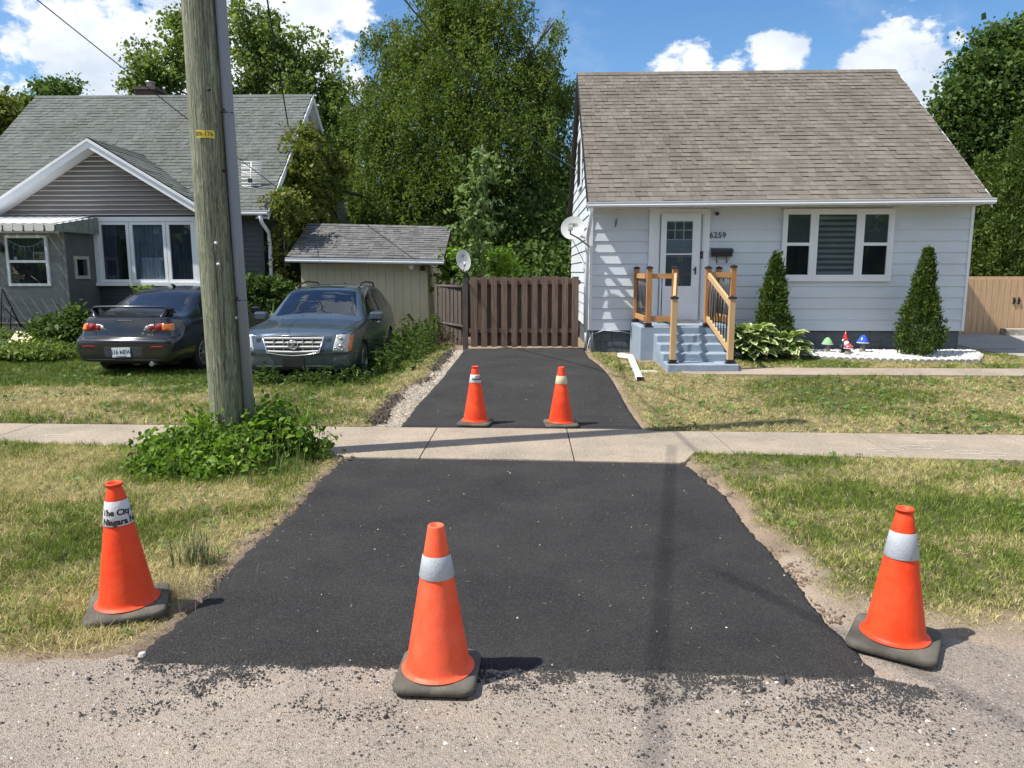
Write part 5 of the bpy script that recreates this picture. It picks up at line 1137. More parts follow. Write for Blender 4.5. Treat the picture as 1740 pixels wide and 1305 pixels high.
# ---- climber column behind the gate and its bushes
B=[]
for px,py,a_,b_ in [(820,262,7,16),(816,290,10,20),(810,320,14,22),(812,350,14,22),(806,380,12,20),(808,410,11,20),(804,440,12,25),(800,470,13,25)]:
    c=Q(px,py,16.8); k=16.8/F; B.append((c.x,16.8,c.z,a_*k,a_*k,b_*k))
creeper('climbing_plant','pale-leaved climber growing up a tall thin stem behind the brown gate',B,260,9,.095,M['leaf_light'],53,'climber',.09,.15,.2,'broad',.6,stems=[[(B[-1][0],16.8,.2),(B[3][0],16.8,B[3][2]),(B[0][0],16.8,B[0][2]+.2)]])
B=[(c.x,c.y,c.z,a_,a_,b_) for c,a_,b_ in [(Q(775,445,17.6),.35,.35),(Q(850,450,17.6),.40,.32),(Q(775,470,17.6),.4,.4),(Q(825,460,18),.4,.35)]]+[(-1.2,18,.8,.8,.6,.6),(-.2,18,.8,.9,.6,.6)]
creeper('leafy_shrub','yellow-green shrub behind the gate around the grey satellite dish',B,380,12,.11,M['leaf_bright'],54,'shrub',.13,0,.2,'broad',.6,zmin=.2)
B=[(.7,21.5,1.4,1.2,1,1.3),(-.6,22,1.2,1.5,1,1.2),(-2.6,21.5,1.3,1.4,1,1.3),(.4,23,3.0,1.4,1,1.4),(-1.6,23.5,2.6,1.6,1,1.5),(-4.2,24.5,2.5,1.2,1,2),(-4.4,24.5,1.2,1.2,1,1.2)]
creeper('leafy_shrub','dark undergrowth of bushes under the drooping tree behind the gate',B,1500,16,.12,M['leaf_dark'],55,'shrub',.2,0,.15,zmin=.2)
# ---- shrubs on the left
def qb(L,Y): return [(Q(px,py,Y+dy).x,Y+dy,Q(px,py,Y+dy).z,rx,rx,rz) for px,py,rx,rz,dy in L]
creeper('leafy_shrub','broad-leaved shrub at the downspout between the dark sedan and the blue SUV',qb([(438,490,.32,.28,0),(450,530,.42,.35,0),(480,500,.30,.2,.2),(497,500,.25,.15,.4),(430,560,.35,.3,.1),(465,560,.45,.35,.2),(480,530,.35,.3,.3),(428,500,.2,.12,0)],16.7),700,12,.105,M['leaf_weed'],56,'shrub',.12,0,.2,'broad',.62,zmin=.1)
creeper('sprouting_weed','two pale leafy sprouts showing above the roof of the dark sedan',qb([(238,493,.11,.05,0),(255,492,.09,.05,0)],16.6)+[(Q(245,510,16.6).x,16.6,1.0,.1,.1,.35)],26,9,.12,M['leaf_light'],57,'weed',.06,0,0,'broad',.6,zmin=.1)
creeper('leafy_shrub','dense green bush against the corner of the grey enclosed porch',qb([(90,560,.40,.26,0),(118,565,.38,.30,-.2),(75,585,.45,.25,-.3),(110,590,.5,.25,-.5),(128,535,.16,.2,-.2),(135,560,.25,.3,-.3)],15.3),800,12,.075,M['leaf_weed'],58,'shrub',.10,0,.15,'broad',.6,zmin=.08)
creeper('ground_cover','low leafy ground cover in front of the porch and iron railing at the left edge',qb([(20,598,.7,.10,0),(55,596,.6,.14,0),(90,598,.5,.13,-.2),(-20,600,.7,.15,0),(12,570,.25,.1,.8)],14.1),900,10,.055,M['leaf_maple'],59,'ground cover',.08,0,.1,'broad',.6,zmin=.06)
# weeds around the SUV: upright stalks with narrow leaves
def stalks(name,label,pts,hmin,hmax,per,size,lm,seed,cat='weeds',asp=.35):
    r=np.random.default_rng(seed); C=[];D=[]; mb=MB(); x0=np.mean([p[0] for p in pts]); y0=np.mean([p[1] for p in pts]); t=thing(name,label,cat,(float(x0),float(y0),float(terr(x0,y0))))
    for (x,y) in pts:
        z=float(terr(x,y)); h=r.uniform(hmin,hmax); lx,ly=r.normal(0,.12,2)*h; n=int(per*h/hmax*r.uniform(.7,1.2))+4
        mb.tube([(x,y,z-.02),(x+lx*.5,y+ly*.5,z+h*.55),(x+lx,y+ly,z+h)],[.006,.004,.002],3,cap=False)
        for j in range(n):
            q=r.uniform(.08,1); a=r.uniform(0,2*PI); o=size*.6*(1.1-q*.5); C.append((x+lx*q+math.cos(a)*o,y+ly*q+math.sin(a)*o,z+h*q)); D.append((math.cos(a),math.sin(a),.35))
    leaves('leaves',np.array(C),size,lm,t,seed,asp,1.0,dirs=np.array(D)*1.3,shape='broad'); mb.build('stems',lm,t); return t
r=np.random.default_rng(61)
pts=[(x,y) for x,y in zip(r.uniform(-2.75,-1.75,190),r.uniform(11.6,16.6,190)) if x<-1.75-.02*(y-11) and x>-2.7+.0*(y)]
stalks('weed_patch','tall dark weeds growing along the driver side of the blue SUV up to the shed',pts,.18,.66,30,.065,M['leaf_weed'],62,asp=.3)
pts=[(x,y) for x,y in zip(r.uniform(-4.9,-2.4,120),r.normal(11.15,.16,120))]
stalks('weed_patch','low leafy weeds growing under the front bumper of the blue SUV',pts,.08,.26,18,.055,M['leaf_weed'],63)
pts=[(x,y) for x,y in zip(r.uniform(-4.6,-1.5,60),r.uniform(16.2,17.1,60))]
stalks('weed_patch','light green weeds along the foot of the cream shed wall',pts,.12,.4,14,.07,M['leaf_bright'],64)
# dry brush in the dark corner by the gate
pts=[(x,y) for x,y in zip(r.uniform(-2.2,-1.5,45),r.uniform(14.6,16.2,45))]
stalks('dry_brush','dry brown brush in the shaded corner left of the brown gate',pts,.1,.45,10,.05,pm('dry_leaf',(.11,.08,.05),.9,.3,9,island=.4),65,'brush')
# ---- mound of bindweed at the foot of the pole
PX,PY=-2.70,6.60
B=[(PX+a_*.86,PY+b_,z_*1.3,rx*.92,ry,rz*1.25) for a_,b_,z_,rx,ry,rz in [(0,-.05,.12,.55,.42,.26),(-.45,-.15,.08,.42,.35,.20),(.45,.0,.10,.42,.33,.22),(.68,.05,.05,.26,.22,.13),(-.75,-.1,.04,.22,.22,.13),(.1,-.4,.05,.55,.22,.16),(-.4,-.5,.04,.36,.2,.13),(-.1,-.65,.03,.4,.16,.09),(0,.3,.12,.5,.2,.2),(.2,.1,.22,.35,.25,.2)]]
creeper('weed_mound','mound of bright green vine leaves and weeds around the foot of the utility pole',B,1700,5,.048,M['leaf_bright'],66,'weeds',.07,0,.22,'broad',.75,zmin=0,up=1.5)
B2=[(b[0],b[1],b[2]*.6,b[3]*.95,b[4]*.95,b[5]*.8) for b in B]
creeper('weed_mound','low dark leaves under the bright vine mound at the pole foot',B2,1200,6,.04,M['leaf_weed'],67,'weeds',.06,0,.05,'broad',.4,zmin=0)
def tuft(name,label,cx,cy,n,h,rad,seed,col1,col2,cat='grass tuft',w=.004):
    r=np.random.default_rng(seed); x=cx+r.normal(0,rad*.35,n); y=cy+r.normal(0,rad*.3,n); z=terr(x,y); a=r.uniform(0,2*PI,n); L=h*r.uniform(.5,1.1,n); ln=r.uniform(.2,1.2,n); V=[];Fc=[]; seg=4
    for i in range(n):
        b=len(V); dx,dy=math.cos(a[i]),math.sin(a[i]); px_,py_,pz_=x[i],y[i],z[i]
        for s in range(seg+1):
            q=s/seg; ang=ln[i]*(q*1.4); ww=w*(1-q)**.6; V.append((px_-dy*ww,py_+dx*ww,pz_)); V.append((px_+dy*ww,py_-dx*ww,pz_)); px_+=dx*math.sin(ang)*L[i]/seg; py_+=dy*math.sin(ang)*L[i]/seg; pz_+=math.cos(min(ang,1.9))*L[i]/seg
        for s in range(seg): q=b+s*2; Fc.append((q,q+1,q+3,q+2))
    c=np.where(r.uniform(0,1,(n,1))<.5,np.array(col1),np.array(col2))*r.uniform(.7,1.2,(n,1)); c=np.repeat(c,(seg+1)*2,axis=0)
    o=npmesh(name,np.array(V),np.array(Fc),M['grass'],colors=c); return tag(o,kind='stuff')
tuft('grass_tuft','tuft of long green and dry grass beside the driveway right of the lettered cone',*G(333,960)[:2],170,.22,.16,68,(.13,.19,.07),(.45,.40,.22))
tuft('grass_tuft','long uncut grass growing out of the vine mound at the pole foot',PX+.1,PY-.15,620,.40,.9,69,(.15,.24,.05),(.22,.28,.08),w=.003)
tuft('grass_tuft','bright green grass clump at the mound edge where the driveway meets the sidewalk',*G(490,800)[:2],200,.16,.3,70,(.13,.22,.04),(.25,.27,.10),w=.0025)
tuft('grass_tuft','dry straw tuft at the front corner of the lettered cone base',*G(300,1010)[:2],220,.14,.35,71,(.45,.38,.2),(.5,.43,.26),w=.0018)
# ---- hosta
def hosta(label,cx,cy,gz,rad,h,n,seed):
    r=random.Random(seed); t=thing('hosta',label,'hosta',(cx,cy,gz),0,'variegated hostas beside the blue steps')
    mg=MB(); mc=MB()
    for i in range(n):
        u=(i+.5)/n; el=R(8+70*u**1.3)+r.uniform(-.12,.12); a=i*2.39996+r.uniform(-.3,.3); d=rad*(1-.55*u)*r.uniform(.75,1.05); L=r.uniform(.21,.30); W_=L*.34
        dx,dy=math.cos(a),math.sin(a); base=Vector((cx+dx*d*.62,cy+dy*d*.62,gz+h*(.15+.85*math.sin(el))*r.uniform(.8,1.0)*.85)); f=Vector((dx*math.cos(el*.7),dy*math.cos(el*.7),math.sin(el*.7)*.6)).normalized(); side=Vector((-dy,dx,r.uniform(-.35,.35))).normalized(); up=side.cross(f)*-1
        if up.z<0: up=-up
        rows=[]; nb=7
        for s in range(nb+1):
            q=s/nb; w=W_*math.sin(PI*min(1,q**.75))**.8*(1.02 if s<nb else 0)+.002; cen=base+f*L*q+up*(-.30*L*q*q)+Vector((0,0,.02*math.sin(q*3)))
            wav=.012*math.sin(q*14+i)
            rows.append([cen+side*w*k+up*(abs(k)*.30*w+(wav if abs(k)>.8 else 0)) for k in (-1,-.68,0,.68,1)])
        for s in range(nb):
            for k in range(4):
                q=[rows[s][k],rows[s][k+1],rows[s+1][k+1],rows[s+1][k]]; (mc if k in (0,3) or s==nb-1 else mg).add(q,[(0,1,2,3)],0,True)
        mg.tube([(cx+dx*.03,cy+dy*.03,gz),base],[.008,.005],4,cap=False)
    mg.build('leaves',leafmat('hosta_green',(.10,.18,.045),(.17,.26,.07),.25,.4),t); mc.build('leaf_margins',leafmat('hosta_cream',(.50,.54,.30),(.62,.64,.42),.25,.4),t)
hosta('large variegated hosta with cream leaf margins at the foot of the right stair post',3.80,12.75,.2,.60,.66,95,81)
hosta('variegated hosta in front of the fork-tipped cedar, right of the larger one',4.42,12.9,.2,.50,.50,66,82)
# ---- wood of trees across the street (seen mirrored in the window panes)
r=np.random.default_rng(91); Bs=[(x,-24+r.uniform(-3,3),r.uniform(2.5,5),r.uniform(2.5,4),3,r.uniform(3,5)) for x in np.linspace(-45,45,22)]
P=sample_blobs(Bs,9000,r,.4,.6,.2,7); o=leaves('far_trees',twigs(P,r,4,.5),.75,M['leaf_dark'],None,92,.7); tag(o,kind='stuff')
r=np.random.default_rng(93); Bs=[(x,36+r.uniform(-2,3),r.uniform(1.5,3.0),3,2,r.uniform(2,3.2)) for x in np.linspace(-34,40,26)]
P=sample_blobs(Bs,7000,r,.4,.6,.1,8); o=leaves('far_wood',twigs(P,r,4,.4),.5,M['leaf_dark'],None,94,.7); tag(o,kind='stuff')
# ================================================================ CARS
def cr(P,t):
    """Catmull-Rom along axis 0 of P at parameters t"""
    n=len(P); t=np.clip(np.asarray(t,float),0,n-1-1e-9); i=t.astype(int); f=(t-i).reshape((-1,)+(1,)*(P.ndim-1))
    g=lambda k:P[np.clip(k,0,n-1)]
    p0,p1,p2,p3=g(i-1),g(i),g(i+1),g(i+2); m1=(p2-p0)*.38; m2=(p3-p1)*.38
    return (2*f**3-3*f**2+1)*p1+(f**3-2*f**2+f)*m1+(-2*f**3+3*f**2)*p2+(f**3-f**2)*m2
class CarShell:
    def __init__(s,st): s.P=np.array(st,float)      # stations x ring x (x,y,z), x>=0
    def S(s,T,U):
        A=cr(s.P,T)                                  # T,ring,3
        B=cr(np.swapaxes(A,0,1),U)                   # U,T,3
        return np.swapaxes(B,0,1)
    def mesh(s,nt,nu):
        n,m=s.P.shape[:2]; T=np.linspace(0,n-1,nt*(n-1)+1); U=np.linspace(0,m-1,nu*(m-1)+1); A=s.S(T,U)
        full=np.concatenate([A,(A*np.array([-1,1,1]))[:,-2:0:-1]],1)   # closed ring
        h,w=full.shape[:2]; V=full.reshape(-1,3); i=np.arange(h-1)[:,None]*w; j=np.arange(w)[None,:]; j2=(j+1)%w
        Fq=np.stack([i+j,i+j2,i+w+j2,i+w+j],-1).reshape(-1,4).tolist()
        # caps: rows joining left and right of the end rings
        u=len(U)
        for e,fl in ((0,0),((h-1)*w,1)):
            R_=[e+k for k in range(u)]; L_=[e]+[e+w-k for k in range(1,u-1)]+[e+u-1]
            for k in range(u-1):
                q=[R_[k],R_[k+1],L_[k+1],L_[k]]; q=list(dict.fromkeys(q)); 
                if len(q)>2: Fq.append(q if not fl else q[::-1])
        return V,Fq
def shell_obj(name,V,Fq,mat,parent,cuts,crease=True):
    me=bpy.data.meshes.new(name); me.from_pydata(V.tolist(),[],Fq); me.update(); bm=bmesh.new(); bm.from_mesh(me); bmesh.ops.remove_doubles(bm,verts=bm.verts,dist=1e-4); bmesh.ops.recalc_face_normals(bm,faces=bm.faces); 
    for f in bm.faces: f.smooth=True
    bm.to_mesh(me); bm.free(); o=bpy.data.objects.new(name,me); COL.objects.link(o); bv=BVHTree.FromObject(o,bpy.context.evaluated_depsgraph_get()) if False else None
    bm=bmesh.new(); bm.from_mesh(me); bv=BVHTree.FromBMesh(bm); bm.free()
    tmp=[]
    for (y,z,r,x0,x1) in cuts:
        mb=MB(); mb.lathe([(r,x0),(r,x1)],(0,y,z),40,'x',cap=True); c=mb.build('cut',mat); tmp.append(c)
        md=o.modifiers.new('b','BOOLEAN'); md.object=c; md.operation='DIFFERENCE'; md.solver='EXACT'
    bpy.context.view_layer.update(); me2=bpy.data.meshes.new_from_object(o.evaluated_get(bpy.context.evaluated_depsgraph_get())); o.modifiers.clear(); o.data=me2; me2.materials.clear(); me2.materials.append(mat)
    me2.polygons.foreach_set('use_smooth',np.ones(len(me2.polygons),bool)); 
    try: me2.set_sharp_from_angle(angle=R(38))
    except Exception: pass
    for c in tmp: bpy.data.objects.remove(c)
    o.parent=parent; return o,bv
def spatch(name,sh,c,mat,parent,off=.006,n=10,m=8,mirror=(1,),thick=True):
    """panel following the shell: c = four (t,u) corners, bilinear"""
    outs=[]
    c=[np.array(q,float) for q in c]
    for sg in mirror:
        rows=[]
        for a in np.linspace(0,1,n):
            row=[]
            for b in np.linspace(0,1,m):
                tu=(c[0]*(1-b)+c[1]*b)*(1-a)+(c[3]*(1-b)+c[2]*b)*a; e=.02
                p=sh.S([tu[0]],[tu[1]])[0,0]; pt=sh.S([min(tu[0]+e,len(sh.P)-1)],[tu[1]])[0,0]-sh.S([max(tu[0]-e,0)],[tu[1]])[0,0]; pu=sh.S([tu[0]],[min(tu[1]+e,sh.P.shape[1]-1)])[0,0]-sh.S([tu[0]],[max(tu[1]-e,0)])[0,0]
                nn=np.cross(pu,pt); nn/=np.linalg.norm(nn)+1e-9
                if nn[0]*p[0]+nn[2]*(p[2]-.7)*.8<0: nn=-nn
                edge=0 if thick and (a in (0,1) or (b in (0,1) and tu[1]<8.95)) else 1
                q=p+nn*(off*edge+ (0 if edge else -.004)); row.append((q[0]*sg,q[1],q[2]))
            rows.append(row)
        rows=rows if sg>0 else [r_[::-1] for r_ in rows]
        mb=MB(); mb.grid(rows); outs.append(mb.build(name,mat,parent,local=True))
    return outs
def rpatch(name,bv,c,ydir,mat,parent,off=.006,n=8,m=8,y0=None,curve=0,mirror=False,sink=True,axis='y'):
    """panel projected on the body: corners (x,z) seen along y (or (y,z) seen along x)"""
    c=[np.array(q,float) for q in c]; rows=[]
    for a in np.linspace(0,1,n):
        row=[]
        for b in np.linspace(0,1,m):
            q=(c[0]*(1-b)+c[1]*b)*(1-a)+(c[3]*(1-b)+c[2]*b)*a
            if curve: q=q+np.array([0,curve*math.sin(b*PI)*(1 if a>.5 else 0)])
            if axis=='y': o_=Vector((q[0],-3*ydir if y0 is None else y0,q[1])); d=Vector((0,ydir,0))
            else: o_=Vector((3*ydir*-1,q[0],q[1])); d=Vector((ydir,0,0))
            h=bv.ray_cast(o_,d); loc=h[0] if h[0] is not None else o_+d*3
            edge=(a in (0,1) or b in (0,1)) and sink
            p=loc-d*(off if not edge else -.003); row.append(p)
        rows.append(row)
    if mirror: rows=[[Vector((-p.x,p.y,p.z)) for p in r_] for r_ in rows]
    mb=MB(); mb.grid(rows); return mb.build(name,mat,parent,local=True)
def paint(name,c,metal=.55,rough=.32,dust=.35,dcol=(.14,.13,.11)):
    m,nt,N,L,b=_nt(name); tc=N.new('ShaderNodeTexCoord'); n=_noise(N,L,tc.outputs['Object'],3,8,.7); f=N.new('ShaderNodeMapRange'); L.new(n.outputs[0],f.inputs[0]); f.inputs[1].default_value=.25; f.inputs[2].default_value=.9; f.inputs[4].default_value=dust
    L.new(_mix(N,L,f.outputs[0],tuple(c),dcol),b.inputs['Base Color']); b.inputs['Metallic'].default_value=metal; L.new(_ramp(N,L,f.outputs[0],[(0,(rough,)*3),(1,(rough+.35,)*3)]),b.inputs['Roughness']); b.inputs['Coat Weight'].default_value=.6; b.inputs['Coat Roughness'].default_value=.08; return m
M['tyre']=pm('tyre_rubber',(.02,.02,.02),.85,.2,12,.3,60)
M['rim']=pm('alloy',(.33,.34,.35),.35,.1,8,metal=.7)
M['carglass']=glassmat('car_glass',(.16,.18,.20),.06)
M['tint']=pm('tinted_glass',(.010,.012,.018),.06,.1,2,spec=.8)
M['trim']=pm('black_trim',(.015,.015,.016),.5,.1,6)
M['chrome']=pm('chrome',(.62,.63,.65),.18,.05,5,metal=.9)
M['lamp_red']=pm('red_lens',(.28,.015,.015),.15,.2,14,spec=.7)
M['lamp_amber']=pm('amber_lens',(.65,.17,.02),.15,.2,14,spec=.7)
M['lamp_clear']=pm('clear_lens',(.50,.51,.50),.18,.25,16,spec=.7)
M['plate']=pm('plate_white',(.62,.65,.66),.5,.05,8)
M['plate_blue']=pm('plate_ink',(.03,.06,.18),.5)
def wheel(parent,x,y,r,w,side,spokes=10,name='wheel',flat=0):
    t=bpy.data.objects.new(name,None); COL.objects.link(t); t.parent=parent; t.location=(0,0,0)
    mb=MB(); o=side; prof=[(r*.60,o*w*.5),(r*.66,o*w*.52),(r*.90,o*w*.5),(r*.985,o*w*.38),(r,o*w*.2),(r,-o*w*.2),(r*.985,-o*w*.38),(r*.9,-o*w*.5),(r*.6,-o*w*.5)]
    mb.lathe(prof,(x,y,r),40,'x'); ty=mb.build('tyre',M['tyre'],t,local=True)
    mb=MB(); mb.lathe([(r*.67,o*w*.50),(r*.655,o*w*.545),(r*.60,o*w*.53),(r*.585,o*w*.30),(r*.57,-o*w*.4)],(x,y,r),40,'x')
    mb.lathe([(0,o*w*.47),(r*.07,o*w*.47),(r*.12,o*w*.44),(r*.13,o*w*.3)],(x,y,r),20,'x')
    for k in range(spokes):
        a=2*PI*k/spokes; da=.085; c1_,s1_=math.cos(a),math.sin(a); 
        def pt(rr,aa,xx): return (x+xx,y+rr*math.cos(aa),r+rr*math.sin(aa))
        vs=[pt(r*.10,a-da*2.2,o*w*.45),pt(r*.10,a+da*2.2,o*w*.45),pt(r*.62,a+da,o*w*.50),pt(r*.62,a-da,o*w*.50),pt(r*.10,a-da*2.2,o*w*.34),pt(r*.10,a+da*2.2,o*w*.34),pt(r*.62,a+da,o*w*.36),pt(r*.62,a-da,o*w*.36)]
        mb.add(vs,[(0,1,2,3),(7,6,5,4),(0,3,7,4),(1,5,6,2),(2,6,7,3)])
    mb.build('rim',M['rim'],t,local=True)
    mb=MB(); mb.lathe([(0,0),(r*.56,0)],(x+o*w*.1,y,r),30,'x'); mb.build('brake_disc',M['trim'],t,local=True)
    return t
def wells(parent,x,y,z,r,side):
    mb=MB(); mb.lathe([(r-.004,side*x),(r-.004,side*(x-.28)),(0,side*(x-.28))],(0,y,z),36,'x'); mb.build('wheel_well',M['trim'],parent,local=True)
def ring(y,w,zb,zs,zbelt,zr,wr,wb=None,zm=None,dy=(0,)*10,zl=None,crown=.03):
    wb=wb if wb is not None else w*.955; zl=zl if zl is not None else zb+.22
    wm=(wb+wr)/2+.02; zm=zm if zm is not None else (zbelt+zr)/2
    pts=[(0,zb),(w*.80,zb),(w*.955,zb+.06),(w,zl),(w*1.0,zs),(wb,zbelt),(wm,zm),(wr,zr-.03 if zr-zbelt>.1 else zr-.01),(wr*.55,zr+crown*.6),(0,zr+crown)]
    return [(p[0],y+d,p[1]) for p,d in zip(pts,dy)]
# ---------------------------------------------------------------- SEDAN (rear towards the street)
def sedan():
    c=Q(197,600,11.9); root=thing('parked_sedan','dark grey sedan with rear spoiler parked on the lawn, its back to the street','car',(c.x+.15,11.85,-.02),R(-2.5))
    H_=1.44
    st=[]
    # rear cap: bumper stands out below the shelf, boot face set in above
    dA=(0.03,0,0,0,0.0,.085,.105,.125,.13,.13); 
    st.append(ring(.00,.70,.27,.615,.66,.99,.56,wb=.715,zm=.84,dy=dA,zl=.45,crown=.012))
    st.append(ring(.04,.79,.26,.615,.655,1.0,.63,wb=.775,zm=.84,dy=[d*1.0 for d in dA],zl=.45,crown=.015))
    st.append(ring(.14,.86,.25,.625,.67,1.015,.68,wb=.825,zm=.85,dy=[d*.8 for d in dA],zl=.46,crown=.018))
    st.append(ring(.34,.88,.24,.66,.80,1.03,.70,wb=.85,zm=.93,dy=[d*.4 for d in dA],zl=.47,crown=.02))
    st.append(ring(.62,.88,.22,.72,.89,1.045,.70,wb=.852,zm=.99,zl=.48,crown=.02))
    st.append(ring(.95,.88,.20,.74,.925,1.17,.655,wb=.85,zm=1.05,zl=.48,crown=.03))
    st.append(ring(1.40,.88,.19,.74,.93,1.365,.59,wb=.85,zm=1.15,zl=.48,crown=.03))
    st.append(ring(2.05,.88,.19,.73,.92,1.43,.575,wb=.85,zm=1.18,zl=.47,crown=.035))
    st.append(ring(2.65,.88,.19,.72,.90,1.39,.58,wb=.845,zm=1.15,zl=.46,crown=.03))
    st.append(ring(3.15,.88,.20,.70,.88,1.13,.655,wb=.84,zm=1.0,zl=.46,crown=.03))
    st.append(ring(3.50,.88,.21,.69,.85,.96,.70,wb=.83,zm=.90,zl=.46,crown=.02))
    st.append(ring(4.05,.87,.22,.66,.76,.86,.66,wb=.81,zm=.82,zl=.46,crown=.02))
    st.append(ring(4.42,.78,.23,.60,.68,.74,.58,wb=.72,zm=.72,zl=.44,crown=.015))
    st.append(ring(4.56,.60,.26,.56,.60,.64,.45,wb=.55,zm=.62,zl=.42,crown=.01))
    sh=CarShell(st); V,Fq=sh.mesh(5,4)
    pt=paint('dark_grey_car_paint',(.036,.040,.048),.65,.20,.14)
    body,bv=shell_obj('body',V,Fq,pt,root,[(1.00,.31,.345,.60,1.1),(1.00,.31,.345,-1.1,-.60),(3.62,.31,.345,.60,1.1),(3.62,.31,.345,-1.1,-.60)])
    for y in (1.0,3.62):
        for s in (1,-1): wheel(root,s*.77,y,.32,.205,s); wells(root,.86,y,.31,.345,s)
    # glass
    spatch('rear_window',sh,[(4.25,7.12),(4.25,9),(5.92,9),(5.92,7.12)],M['tint'],root,.004,12,10,(1,)) ; spatch('rear_window',sh,[(4.25,7.12),(4.25,9),(5.92,9),(5.92,7.12)],M['tint'],root,.004,12,10,(-1,))
    for s in (1,-1):
        spatch('windscreen',sh,[(8.1,7.1),(8.1,9),(9.85,9),(9.85,7.1)],M['tint'],root,.004,12,10,(s,))
    for s in (1,-1):
        spatch('side_window',sh,[(5.05,5.18),(5.35,6.75),(6.92,6.85),(6.92,5.15)],M['tint'],root,.005,12,8,(s,)); spatch('side_window',sh,[(7.05,5.15),(7.05,6.85),(8.15,6.8),(8.95,5.25)],M['tint'],root,.005,12,8,(s,))
        for t_ in (4.95,7.0,8.75):
            spatch('door_gap',sh,[(t_,1.9),(t_+.012,1.9),(t_+.012,5.05),(t_,5.05)],M['trim'],root,.0025,2,16,(s,),False)
        for t_ in (5.2,7.2):
            spatch('door_handle',sh,[(t_,4.35),(t_,4.55),(t_+.3,4.55),(t_+.3,4.35)],pt,root,.025,5,5,(s,))
    # mirrors
    for s in (1,-1):
        mb=MB(); mb.box(s*.86,s*1.03,3.05,3.17,.90,1.03,b=.03) if s>0 else mb.box(-1.03,-.86,3.05,3.17,.90,1.03,b=.03); mb.build('wing_mirror',pt,root,local=True)
    # lamps: outer red/amber on the quarter, inner red/clear on the boot lid
    for s in (1,-1):
        f=lambda q:[(s*x,z) for x,z in q]
        rpatch('tail_light',bv,f([(.50,.755),(.755,.755),(.735,.895),(.50,.885)]),1,M['lamp_red'],root,.010,8,10)
        rpatch('turn_lens',bv,f([(.62,.765),(.800,.77),(.765,.885),(.62,.888)]),1,M['lamp_amber'],root,.014,8,10)
        tl=rpatch('tail_light',bv,f([(.30,.775),(.493,.755),(.493,.882),(.40,.865)]),1,M['lamp_clear'],root,.010,8,10)
        def disc(x,z,r_,mt,o_=.018):
            h=bv.ray_cast(Vector((x,-3,z)),Vector((0,1,0)))[0]; mb=MB(); mb.lathe([(r_*1.12,0),(r_*1.1,-.010),(r_*.95,-.012),(r_*.6,-.018),(0,-.022)],(x,h.y-o_+.008,z),20,'y'); return mb.build('lamp_bowl',mt,root,local=True)
        disc(s*.445,.815,.042,M['lamp_red']); disc(s*.375,.812,.030,M['chrome']); disc(s*.565,.822,.040,M['lamp_red'])
        # boot lid shut line
        rpatch('lid_gap',bv,f([(.495,.665),(.500,.665),(.500,.97),(.495,.97)]),1,M['trim'],root,.003,16,2,sink=False)
        rpatch('rear_reflector',bv,f([(.46,.50),(.66,.50),(.70,.535),(.46,.53)]),1,M['lamp_red'],root,.006,4,8)
    rpatch('lid_gap',bv,[(-.46,.662),(.46,.662),(.46,.667),(-.46,.667)],1,M['trim'],root,.003,2,20,sink=False)
    rpatch('chrome_strip',bv,[(-.44,.975),(.44,.975),(.44,.985),(-.44,.985)],1,M['chrome'],root,.006,3,24) if False else None
    rpatch('plate_recess',bv,[(-.33,.33),(.33,.33),(.36,.53),(-.36,.53)],1,pm('recess_grey',(.035,.037,.042),.6,.1,6),root,.003,8,14)
    rpatch('lower_valance',bv,[(-.70,.275),(.70,.275),(.72,.315),(-.72,.315)],1,M['trim'],root,.006,3,20)
    yb=bv.ray_cast(Vector((0,-3,.43)),Vector((0,1,0)))[0].y
    mb=MB(); Mx=Matrix.Translation((-.03,yb-.008,.425))@Matrix.Rotation(R(-2),4,'Y'); mb.box(-.155,.155,-.006,.0,-.078,.078,M=Mx); pl=mb.build('number_plate',M['plate'],root,local=True)
    vs,fs=textmesh('516 NEW',.098,.001,.0015,1.0); mb=MB(); mb.add([Mx@Vector((v.x*.86,-.0075-v.z,v.y)) for v in vs],fs); mb.build('plate_text',M['plate_blue'],pl,local=True)
    mb=MB(); mb.box(-.09,.09,-.008,-.0062,-.068,-.060,M=Mx); mb.box(-.008,.008,-.008,-.0062,-.02,.01,M=Mx); mb.build('plate_marks',M['plate_blue'],pl,local=True)
    hy=bv.ray_cast(Vector((0,-3,.93)),Vector((0,1,0)))[0].y
    vs,fs=textmesh('LANCER',.036,.002,.001,1.35); 
    mb=MB(); mb.add([(v.x*1.25,hy-.006-v.z,.935+v.y*.8) for v in vs],fs) if False else [mb.box(-.125+.032*k,-.105+.032*k,hy-.008,hy-.001,.928,.942) for k in range(8)]
    mb.build('badge_letters',M['chrome'],root,local=True)
    for x,z,w_,h_ in ((.43,.70,.045,.016),):
        yy=bv.ray_cast(Vector((x,-3,z)),Vector((0,1,0)))[0].y; mb=MB(); mb.box(x-w_,x+w_,yy-.006,yy,z-h_,z+h_); e=mb.build('badge',M['chrome'],root,local=True); mb=MB(); mb.box(x-w_*.7,x+w_*.7,yy-.008,yy-.0062,z-h_*.5,z+h_*.5); mb.build('badge_face',M['trim'],e,local=True)
    yy=bv.ray_cast(Vector((.30,-3,.725)),Vector((0,1,0)))[0].y; mb=MB(); mb.lathe([(.016,0),(.015,-.006),(.008,-.007),(.007,-.003),(0,-.003)],(.30,yy,.725),18,'y'); mb.build('lock',M['chrome'],root,local=True)
    # spoiler: raised wing on two swept feet
    rows=[]
